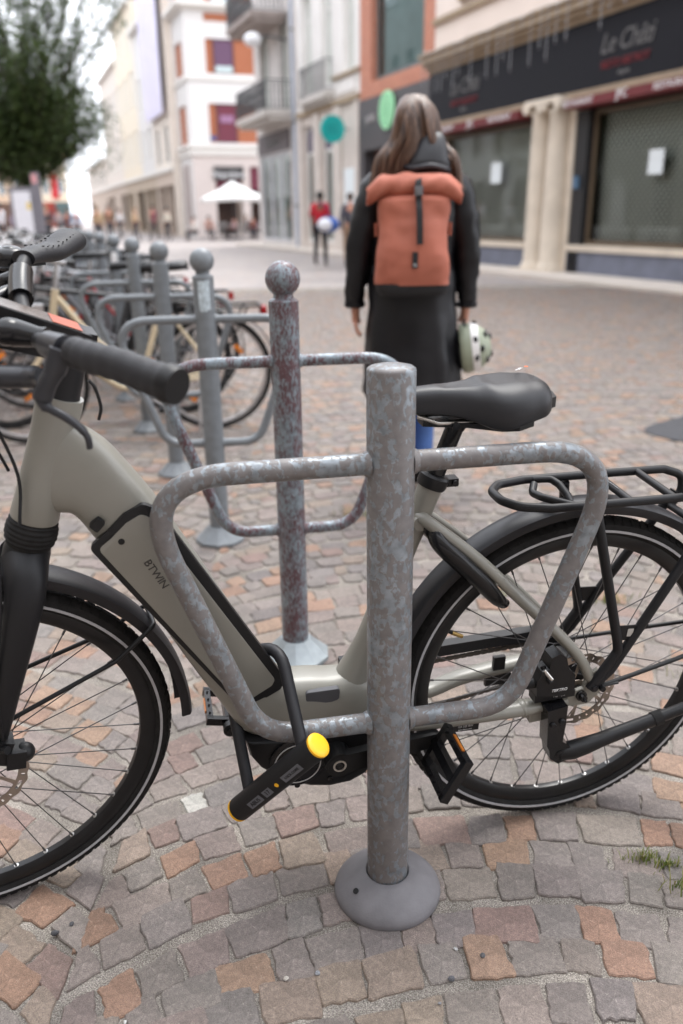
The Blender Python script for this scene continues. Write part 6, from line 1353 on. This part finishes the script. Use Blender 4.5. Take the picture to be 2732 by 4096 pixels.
plain_row('long buff facade on the other side of the street, mirrored in the restaurant windows', Fac(ndir*-9.5, sdir, ndir), -14, 22, 12.5, mat('buff_render', srgb(196, 186, 174), .85, var=.08))
plain_row('tall grey facade on the other side of the street, mirrored in the tall glass bay', Fac(ndir*-9.7, sdir, ndir), 22.2, 112, 17, mat('grey_render', srgb(176, 176, 176), .85, var=.08))
plain_row('unseen pale facade added behind the viewer to shade the near side of the square', Fac((0, -8.5, 0), Vector((1, 0, 0)), Vector((0, 1, 0))), -16, 22, 13.5, mat('pale_render', srgb(190, 184, 178), .85, var=.08))
kerb = MB(); F0 = Fac(ndir*10.5, sdir, -ndir); F0.box(kerb, 3, 37.4, 0, 1.15, -.05, .05); tag(kerb.build('kerb', mat('pale_kerb', srgb(196, 186, 176), .85, var=.08, vscale=2), smooth=0), kind='structure', label='low pale stone step along the foot of the shopfronts')

# ================================================================== tree, totem, cafe terrace
TX, TY = -8.15, 23.5
tr = empty('tree', 'dark green street tree with long upright shoots at the left edge', 'tree', loc=(TX, TY, 0)); BARK = mat('bark', (.06, .05, .04), .9, var=.3, vscale=12, bump=.8, bscale=40)
mb = MB(); mb.tube(spline([(0, 0, -.02), (.02, 0, .8), (-.03, .02, 1.6), (.03, 0, 2.4), (0, 0, 3.2)], 4), [.15-.006*i for i in range(17)], 12); mb.build('trunk', BARK, tr)
lm = MB(); lv = MB(); LEAFN = 0
shoots = []
for i in range(120):
    a = random.uniform(0, 6.283); el = random.choice((random.uniform(-.05, .45), random.uniform(-.05, .5), random.uniform(.35, 1.0), random.uniform(.9, 1.4))); ln = random.uniform(1.5, 3.0)*(1.0+.85*(el > .6))
    p0 = Vector((0, 0, random.uniform(2.0, 3.2))); d = Vector((math.cos(a)*math.cos(el), math.sin(a)*math.cos(el), math.sin(el)))
    P = [p0, p0+d*ln*.3+Vector((0, 0, .08*ln)), p0+d*ln*.65+Vector((0, 0, .2*ln)), p0+d*ln+Vector((random.gauss(0, .15), random.gauss(0, .15), .42*ln))]
    P = spline(P, 4); n_ = len(P); lm.tube(P, [.035*(1-j/(n_-1))+.004 for j in range(n_)], 5); shoots.append(P)
    for sub in range(4):
        j = random.randint(3, n_-3); q = P[j]; d2 = (P[j+1]-P[j]).normalized()+Vector((random.gauss(0, .6), random.gauss(0, .6), random.gauss(.25, .35))); d2.normalize(); l2 = random.uniform(.4, 1.0)
        Q = [q, q+d2*l2*.5, q+d2*l2+Vector((0, 0, .12))]; lm.tube(Q, [.012, .008, .003], 4); shoots.append(Q)
lm.build('limbs', BARK, tr)
def leaf(p, sz):
    a = random.uniform(0, 6.28); t_ = random.gauss(0, .6); d = Vector((math.cos(a), math.sin(a), t_)).normalized(); s_ = d.cross(Vector((random.gauss(0, .4), random.gauss(0, .4), 1))).normalized()
    lv.add([p, p+d*sz*.5+s_*sz*.33, p+d*sz, p+d*sz*.5-s_*sz*.33], [(0, 1, 2, 3)])
for P in shoots:
    n_ = len(P); L_ = sum((P[j+1]-P[j]).length for j in range(n_-1)); cnt = int(L_*(85 if n_ > 5 else 95)*(.8 if P[-1].z > 4.6 else 1.2))
    for c in range(cnt):
        t_ = random.random()**1.1*(n_-1); j = min(n_-2, int(t_)); p = P[j].lerp(P[j+1], t_-j); sp_ = .13*(1-.55*t_/(n_-1)); leaf(p+Vector((random.gauss(0, sp_), random.gauss(0, sp_), random.gauss(0, sp_))), random.uniform(.07, .12))
for c in range(9500):
    r_ = random.random()**.45; a = random.uniform(0, 6.28); z = random.uniform(-1, 1); rr_ = math.sqrt(max(0, 1-z*z)); p = Vector((math.cos(a)*rr_*r_*2.6, math.sin(a)*rr_*r_*2.3, 3.2+z*r_*1.5))
    if math.sin(p.x*3.1+1)*math.sin(p.z*3.7)*math.sin(p.y*2.9+2) > .2: continue
    leaf(p, random.uniform(.07, .12))
lv.build('crown', leaf_mat('dark_leaves', [(.035, .055, .018), (.052, .085, .027), (.075, .118, .034), (.12, .175, .045)]), tr, 0)
t2 = empty('tree', 'second smaller tree farther back, at the very left edge', 'tree', loc=(-16.2, 33, 0)); mb = MB(); mb.tube([(0, 0, -.02), (.1, 0, 2.5), (0, 0, 4)], [.13, .1, .06], 10); mb.build('trunk', BARK, t2); lv = MB()
for c in range(9000):
    r_ = random.random()**.4; a = random.uniform(0, 6.28); z = random.uniform(-1, 1); rr_ = math.sqrt(max(0, 1-z*z)); p = Vector((math.cos(a)*rr_*r_*2.6, math.sin(a)*rr_*r_*2.6, 4.6+z*r_*2.4))
    if math.sin(p.x*2.1+1)*math.sin(p.z*2.7)*math.sin(p.y*1.9+2) > .3: continue
    leaf(p, random.uniform(.1, .16))
lv.build('crown', leaf_mat('olive_leaves', [(.05, .07, .02), (.09, .11, .03), (.14, .15, .05)]), t2, 0)
# grey information totem
tm = empty('information_totem', 'grey street totem with a white poster standing under the tree', 'information panel', loc=(-7.5, 21.0, 0), rz=R(16)); GRT = mat('totem_grey', srgb(122, 120, 128), .5, var=.05)
mb = MB(); mb.box((-.0, 0, .96), (.62, .14, 1.92)); mb.build('panel', GRT, tm, 20); mb = MB(); mb.box((.32, .03, 1.12), (.2, .2, 2.24)); mb.build('mast', GRT, tm, 20)
mb = MB(); mb.box((-.04, -.078, 1.33), (.4, .016, .98)); po = mb.build('poster', mat('poster_white', (.75, .75, .8), .5, var=.04), tm, 0); mb = MB(); mb.box((.1, -.088, 1.5), (.08, .004, .16)); mb.build('poster_mark', mat('poster_yellow', srgb(226, 196, 90), .6), po, 0)
mb = MB(); mb.box((.30, -.08, 2.1), (.12, .016, .2)); mb.build('sign', mat('pink_sign', srgb(206, 150, 152), .6), tm, 0)
# cafe parasol, tables and chairs
pc = FE.p(1.0, 5.2, 0)+EO
pa = empty('parasol', 'white square cafe parasol over the terrace', 'parasol', loc=(pc.x, pc.y, 0), rz=R(12)); mb = MB(); mb.tube([(0, 0, 0), (0, 0, 2.95)], .03, 8); mb.build('pole', IRON, pa); mb = MB(); mb.box((0, 0, .05), (.7, .7, .1)); mb.build('base', IRON, pa, 20)
mb = MB(); n_ = 4; q = 1.66
rim_ = [Vector((q*x, q*y, 2.12)) for x, y in ((-1, -1), (0, -1), (1, -1), (1, 0), (1, 1), (0, 1), (-1, 1), (-1, 0))]; rim_ = [p-Vector((0, 0, .06 if abs(p.x) > 1 and abs(p.y) > 1 else 0)) for p in rim_]; mid_ = [p*.5+Vector((0, 0, 1.42)) for p in rim_]
V_ = [(0, 0, 2.97)]+mid_+rim_+[p-Vector((0, 0, .16)) for p in rim_]
mb.add(V_, [(0, 1+i, 1+(i+1) % 8) for i in range(8)]+[(1+i, 9+i, 9+(i+1) % 8, 1+(i+1) % 8) for i in range(8)]+[(9+i, 17+i, 17+(i+1) % 8, 9+(i+1) % 8) for i in range(8)]); mb.build('canopy', mat('parasol_white', (.82, .82, .8), .8, var=.02), pa, 0)
ALU = mat('aluminium', (.6, .6, .6), .35, metal=.7, var=.05)
def chair_at(x, y, rz, label):
    c = empty('cafe_chair', label, 'chair', loc=(x, y, 0), rz=rz, group='silver cafe chairs on the terrace')
    mb = MB(); mb.box((0, 0, .45), (.44, .44, .03)); mb.build('seat', ALU, c, 20); mb = MB(); mb.tube(fillet([(-.22, -.2, .45), (-.22, -.24, .85), (.22, -.24, .85), (.22, -.2, .45)], .1, 4), .016, 6)
    for z in (.6, .7, .8): mb.tube([(-.2, -.235, z), (.2, -.235, z)], .014, 5)
    mb.build('backrest', ALU, c)
    for sx in (-1, 1):
        for sy in (-1, 1): mb = MB(); mb.tube([(sx*.19, sy*.19, .44), (sx*.22, sy*.22, 0)], .014, 6); mb.build('leg', ALU, c)
    return c
c0 = None; chs = []
spots = [(-.6, 2.4, 'nearest the corner'), (.3, 3.2, 'left of the parasol pole'), (1.2, 2.2, 'in front of the parasol base'), (2.0, 3.4, 'behind the parasol pole'), (2.9, 2.6, 'right of the parasol pole'), (3.6, 3.3, 'under the right edge of the parasol'), (4.3, 2.5, 'beside the glazed corner shop'), (.9, 4.4, 'close to the cafe front, left'), (2.6, 4.5, 'close to the cafe front, middle'), (3.9, 4.4, 'close to the cafe front, right')]
for i, (a, d, lb) in enumerate(spots):
    p = EO+FE.p(a, 8-d, 0); lab_ = 'silver cafe chair '+lb
    if c0 is None: c0 = chair_at(p.x, p.y, R(20), lab_)
    else: c = copy_tree(c0); c.location = (p.x, p.y, 0); c.rotation_euler = (0, 0, random.uniform(0, 6.28)); c['label'] = lab_
    chs.append(p)
for i, (a, d, lb) in enumerate(((.4, 2.6, 'left of the parasol'), (2.2, 2.7, 'in front of the parasol pole'), (3.4, 2.7, 'at the right end of the terrace'))):
    p = EO+FE.p(a, 8-d, 0); t = empty('cafe_table', 'round cafe table '+lb, 'table', loc=(p.x, p.y, 0), group='round cafe tables on the terrace')
    mb = MB(); mb.lathe([(.34, .71), (.345, .72), (.34, .735)], 20); mb.build('tabletop', ALU, t); mb = MB(); mb.lathe([(.2, 0), (.2, .02), (.03, .04), (.025, .71)], 12); mb.build('pedestal', IRON, t)

# ---- passers-by and guests
cl = lambda n, c: cloth('cloth_'+n, c)
H_DK, H_BR, H_BL = mat('hair_black', (.015, .013, .012), .6), mat('hair_brown', (.08, .05, .035), .6), mat('hair_blond', (.3, .2, .11), .6)
SKIND = mat('skin_dark', srgb(120, 78, 60), .5)
g1p = simple_person('passer-by in a red T-shirt and black shorts walking away with a big bag', (-.42, 21.1, 0), R(-8), 1.74, 'walk', cl('red', srgb(176, 22, 40)), cl('black', (.012, .012, .016)), H_DK, SKIND, False, step=.16)
bg_ = empty('shoulder_bag', 'blue and white shoulder bag carried by the passer-by in red', 'bag', loc=(-.22, 20.95, .98)); mb = MB(); mb.sphere((0, 0, 0), .26, 18, 12, (1.05, .6, .72)); mb.build('bag_body', mat('bag_blue', srgb(60, 96, 170), .6, var=.3, vscale=6), bg_); mb = MB(); mb.sphere((-.06, -.05, .0), .2, 16, 10, (1, .7, .8)); mb.build('bag_panel', mat('bag_white', (.75, .76, .8), .6, var=.15, vscale=8), bg_); mb = MB(); mb.tube(spline([(.1, 0, .15), (-.02, -.02, .38), (-.2, .02, .5), (-.24, .1, .45)], 4), .025, 6, flat=(1, .4)); mb.build('bag_strap', mat('bag_violet', srgb(90, 50, 120), .7), bg_)
simple_person('pedestrian in a dark grey jacket and tan trousers beyond the woman', (.31, 21.0, 0), R(10), 1.7, 'walk', cl('grey', srgb(74, 72, 82)), cl('tan', srgb(150, 120, 96)), H_BR, step=-.1)
ppl = [(-6.9, 46.6, 'cafe guest with a peach top seated left of the parasol pole', (.62, .3, .22), 'sit'), (-5.6, 47.2, 'cafe guest in pale pink seated under the parasol', (.6, .42, .42), 'sit'), (-4.6, 47.4, 'cafe guest in maroon seated under the right edge of the parasol', (.16, .05, .06), 'sit'), (-7.6, 46.0, 'cafe guest in white seated at the left end of the terrace', (.7, .68, .64), 'sit'), (-5.1, 48.3, 'cafe guest in black seated close to the cafe front', (.03, .03, .035), 'sit')]
for x, y, lb, c, ps in ppl: simple_person(lb, (x, y, 0), random.uniform(0, 6.28), 1.7, ps, cl('g%.2f' % c[0], c), cl('trd', (.05, .05, .06)), random.choice((H_BR, H_BL, H_DK)), group='guests on the cafe terrace')
crowd = [(-14.2, 33.5, 'white shirt, first from the totem', (.78, .78, .85)), (-13.3, 34.5, 'bright white top beside another white shirt', (.82, .82, .86)), (-12.6, 34.2, 'mauve shirt behind the parked bikes', (.5, .42, .55)), (-14.0, 42, 'charcoal jacket in the middle of the street', (.05, .05, .06)), (-12.4, 40, 'dark plum top', (.09, .03, .05)), (-11.4, 38, 'light blue jacket', (.35, .42, .55)), (-11.0, 42, 'brown coat', (.2, .12, .07)), (-10.2, 37, 'tan coat near the lavender facade', (.5, .36, .22)), (-10.7, 46, 'sandy jacket before the shop windows', (.55, .4, .25)), (-9.3, 44, 'maroon top near the corner building', (.2, .05, .08)), (-8.8, 45, 'cream dress by the corner', (.7, .66, .56)), (-17.5, 36, 'navy jacket left of the totem', (.06, .07, .13)), (-18, 40, 'pink top left of the totem', (.6, .35, .38)), (-15.4, 46, 'orange brown top far up the street', (.5, .22, .12)), (-16, 50, 'grey shirt far up the street', (.3, .3, .32)), (-13, 52, 'white blouse far up the street', (.7, .7, .7))]
for x, y, lb, c in crowd: simple_person('distant pedestrian, '+lb, (x, y, 0), random.uniform(0, 6.28), random.uniform(1.6, 1.82), 'walk', cl('c%.2f%.2f' % (c[0], c[2]), c), cl('trd', (.05, .05, .06)), random.choice((H_BR, H_BL, H_DK)), group='pedestrians up the street')

# ================================================================== bicycles parked along the row
FRM = mat('bike_frame_base', (.3, .3, .3), .35, var=.05); CHROME = mat('silver_rim', (.55, .55, .56), .3, metal=.8, var=.1)
def city_bike(diamond, rimm, seat_z=.97):
    b = empty('bicycle', 'x', 'bicycle')
    def wh(name, x):
        t = empty(name); t.parent = b
        at = lambda r, y, a: (x+r*math.cos(a), y, .345+r*math.sin(a))
        mb = MB(); mb.ring([(.327+.018*math.cos(2*math.pi*i/8), .018*math.sin(2*math.pi*i/8)) for i in range(8)], at, 48); mb.build('tyre', RUBBER, t)
        mb = MB(); mb.ring([(.312, .011), (.298, .009), (.298, -.009), (.312, -.011)], at, 48); mb.build('rim', rimm, t)
        mb = MB()
        for i in range(28):
            s_ = 1 if i % 2 else -1; a = 2*math.pi*i/28; mb.tube([at(.025, s_*.03, a+(1.1 if i % 4 < 2 else -1.1)), at(.3, 0, a)], .0013, 4, caps=False)
        sp_ = mb.build('spokes', SPOKE, t); sp_['kind'] = 'stuff'
        mb = MB(); mb.tube([(x, -.05, .345), (x, .05, .345)], .02, 10); mb.build('hub', CHROME, t); return t
    wh('rear_wheel', 0); wh('front_wheel', 1.06)
    hbt, htp = Vector((.88, 0, .66)), Vector((.835, 0, .86)); bb = Vector((.44, 0, .285)); stp = Vector((.265, 0, .80))
    mb = MB(); mb.tube([hbt, htp], .02, 10); mb.tube([bb, stp], .0165, 10)
    if diamond: mb.tube([hbt+Vector((-.005, 0, .03)), bb], .019, 10); mb.tube([htp-Vector((-.01, 0, .03)), stp-Vector((-.01, 0, .05))], .016, 10)
    else: mb.tube(spline([hbt+Vector((-.005, 0, .04)), (.72, 0, .46), (.56, 0, .31), bb], 5), .022, 10); mb.tube(spline([htp-Vector((0, 0, .04)), (.66, 0, .58), (.5, 0, .45), (.39, 0, .43)], 5), .016, 10)
    for s_ in (1, -1): mb.tube([bb, (.03, s_*.055, .345), (0, s_*.055, .345)], .011, 8); mb.tube([stp-Vector((0, 0, .06)), (.1, s_*.05, .5), (0, s_*.055, .345)], .009, 8)
    mb.build('frame', FRM, b, 50)
    mb = MB(); 
    for s_ in (1, -1): mb.tube(spline([hbt, hbt+Vector((.02, s_*.045, -.03)), (.96, s_*.05, .5), (1.06, s_*.05, .345)], 4), .013, 8)
    mb.build('fork', FRM, b, 50)
    mb = MB(); mb.tube([htp, htp+Vector((-.03, 0, .13)), htp+Vector((.03, 0, .17))], .0125, 8); mb.tube(spline([(.72, .29, 1.03), (.8, .27, 1.04), (.855, .12, 1.03), (.865, 0, 1.03), (.855, -.12, 1.03), (.8, -.27, 1.04), (.72, -.29, 1.03)], 4), .011, 8); hbx = mb.build('handlebar', CHROME, b, 50)
    for s_ in (1, -1): mb = MB(); mb.tube([(.71, s_*.292, 1.028), (.79, s_*.275, 1.04)], .0165, 8); mb.build('grip', BLACK, hbx)
    mb = MB(); mb.tube([stp, (.25, 0, seat_z-.05)], .0135, 8); mb.build('seat_post', CHROME, b)
    mb = MB(); mb.loft([[Vector((x, h*c, z+.025*s_)) for c, s_ in [(math.cos(2*math.pi*j/12), math.sin(2*math.pi*j/12)) for j in range(12)]] for x, h, z in ((.38, .012, seat_z-.02), (.35, .022, seat_z-.012), (.27, .035, seat_z-.01), (.19, .075, seat_z-.005), (.14, .08, seat_z), (.12, .05, seat_z-.005))]); mb.build('saddle', BLACK, b, 60)
    for nm, x, a0, a1 in (('rear_mudguard', 0, R(20), R(190)), ('front_mudguard', 1.06, R(70), R(190))):
        mb = MB(); mb.ring([(.368, .024), (.376, .014), (.376, -.014), (.368, -.024), (.373, -.012), (.373, .012)], lambda r, y, a: (x+r*math.cos(a), y, .345+r*math.sin(a)), 24, a0, a1); mb.build(nm, BLACK, b, 50)
    mb = MB(); mb.tube(fillet([(.12, .05, .735), (-.28, .06, .735), (-.28, -.06, .735), (.12, -.05, .735)], .03, 3), .007, 6)
    for s_ in (1, -1): mb.tube([(-.2, s_*.06, .735), (-.01, s_*.06, .36)], .006, 6); mb.tube([(.0, s_*.055, .735), (-.01, s_*.06, .36)], .006, 6)
    mb.build('rear_carrier', BLACK, b); mb = MB(); mb.box((-.3, 0, .70), (.03, .08, .05)); mb.build('tail_light', mat('red_lens', (.35, .01, .012), .2), b, 20)
    mb = MB(); mb.ring([(.085, -.05), (.085, -.045), (.06, -.045), (.06, -.05)], lambda r, y, a: (bb.x+r*math.cos(a), y, bb.z+r*math.sin(a)), 24); mb.tube([bb+Vector((0, -.06, 0)), bb+Vector((0, .06, 0))], .015, 8); mb.tube([bb+Vector((0, .06, 0)), bb+Vector((-.13, .075, -.1))], .01, 6); mb.tube([bb+Vector((0, -.06, 0)), bb+Vector((.13, -.075, .1))], .01, 6); ckb = mb.build('crankset', CHROME, b, 40)
    for s_, q in ((1, bb+Vector((-.13, .12, -.1))), (-1, bb+Vector((.13, -.12, .1)))): mb = MB(); mb.box(q, (.09, .09, .022)); mb.build('pedal', BLACK, b, 20)
    mb = MB(); mb.tube([(.1, .07, .33), (.12, .12, .005)], .008, 6); mb.build('kickstand', CHROME, b); mb = MB(); mb.box((.94, 0, .76), (.06, .05, .05)); mb.build('headlight', CHROME, b, 20)
    for x, a in ((0, 2.4), (0, 5.5), (1.06, 1.0), (1.06, 4.1)): mb = MB(); mb.box((x+.2*math.cos(a), 0, .345+.2*math.sin(a)), (.06, .012, .025), Matrix.Rotation(-a+1.57, 3, 'Y')); mb.build('wheel_reflector', ORANGE, b, 0)
    return b
protoA = city_bike(False, CHROME); protoB = city_bike(True, mat('rim_black', (.02, .02, .022), .33), .95)
PC = [('cream', srgb(206, 190, 160)), ('black', (.02, .02, .022)), ('dark green', (.02, .05, .03)), ('silver', srgb(170, 172, 176)), ('red', (.4, .02, .025)), ('dark blue', (.02, .03, .08)), ('white', (.7, .68, .65)), ('grey', (.12, .12, .13)), ('maroon', (.1, .02, .025))]
rowp = lambda y: -1.16-.3735*(y-4.86)
bikes = [('A', 0, 4.88, .42, 16, 'cream low step bicycle with silver rims, nearest of the parked row, orange wheel reflectors'), ('B', 1, 5.3, .30, 20, 'black bicycle just behind the cream one, its saddle beside a stand'), ('A', 7, 5.75, .46, 14, 'grey low step bicycle, third in the parked row'), ('B', 1, 6.3, .40, 22, 'black bicycle, fourth in the parked row'), ('A', 1, 6.7, -1.5, 192, 'black low step bicycle turned towards the street, left of the stands'), ('B', 3, 7.2, .44, 18, 'silver bicycle with dark rims, middle of the parked row'), ('A', 2, 7.6, -1.5, 200, 'dark green bicycle turned towards the street'), ('B', 1, 8.1, .36, 20, 'black bicycle behind the silver one'), ('A', 7, 8.7, .5, 16, 'grey low step bicycle past the seventh stand'), ('B', 5, 9.3, .4, 23, 'dark blue bicycle past the seventh stand'), ('A', 8, 9.9, -1.45, 195, 'maroon bicycle turned towards the street, near the last stand'), ('B', 1, 10.5, .4, 20, 'black bicycle at the last stand'), ('A', 1, 11.3, .2, 30, 'black low step bicycle past the last stand'), ('B', 3, 12.1, .3, 12, 'silver bicycle past the last stand'), ('A', 4, 12.9, .2, 22, 'red low step bicycle near the far end of the row'), ('B', 7, 13.8, .3, 15, 'grey bicycle near the far end of the row'), ('A', 1, 14.8, .2, 22, 'black bicycle last but one of the row'), ('B', 8, 15.8, .3, 18, 'maroon bicycle, farthest of the row'), ('B', 1, 9.0, -2.2, 25, 'black bicycle standing apart left of the row'), ('A', 7, 11.0, -2.4, 15, 'grey bicycle standing apart left of the row, before the totem'), ('B', 1, 6.0, -2.35, 30, 'black bicycle left of the row, behind the handlebar bell'), ('A', 5, 7.4, -2.9, 20, 'dark blue low step bicycle at the left edge'), ('B', 1, 5.5, -1.7, 196, 'black bicycle turned towards the street, nearest of those behind the bell'), ('A', 1, 7.0, -1.9, 188, 'black low step bicycle turned towards the street behind the right grip'), ('B', 7, 8.3, -1.6, 200, 'grey bicycle turned towards the street, mid row'), ('A', 1, 9.6, -1.9, 190, 'black low step bicycle turned towards the street, before the seventh stand'), ('B', 5, 8.0, -2.6, 30, 'dark blue bicycle left of the row, partly hidden by the right grip'), ('B', 1, 10.2, -2.7, 20, 'black bicycle far left, behind the right grip'), ('A', 4, 6.5, .15, 18, 'red low step bicycle tucked between the stands'), ('B', 8, 13, -2.2, 10, 'maroon bicycle standing far left before the totem')]
for k, (ty, ci, y, dx, deg, lb) in enumerate(bikes):
    b = copy_tree(protoA if ty == 'A' else protoB); a = R(deg)
    fwd = Vector((-math.cos(a), -math.sin(a), 0)); ang = math.atan2(fwd.y, fwd.x)
    b.location = (rowp(y)+dx, y, 0); b.rotation_euler = (R(random.uniform(-5, 5)), 0, ang); tag(b, lb, None, 'bicycles parked along the stands')
    nm, c = PC[ci]; recolour(b, FRM, mat('bike_paint_'+nm.replace(' ', '_'), c, .35, var=.05))
for p in (protoA, protoB):
    for o in list(p.children_recursive)+[p]: bpy.data.objects.remove(o)
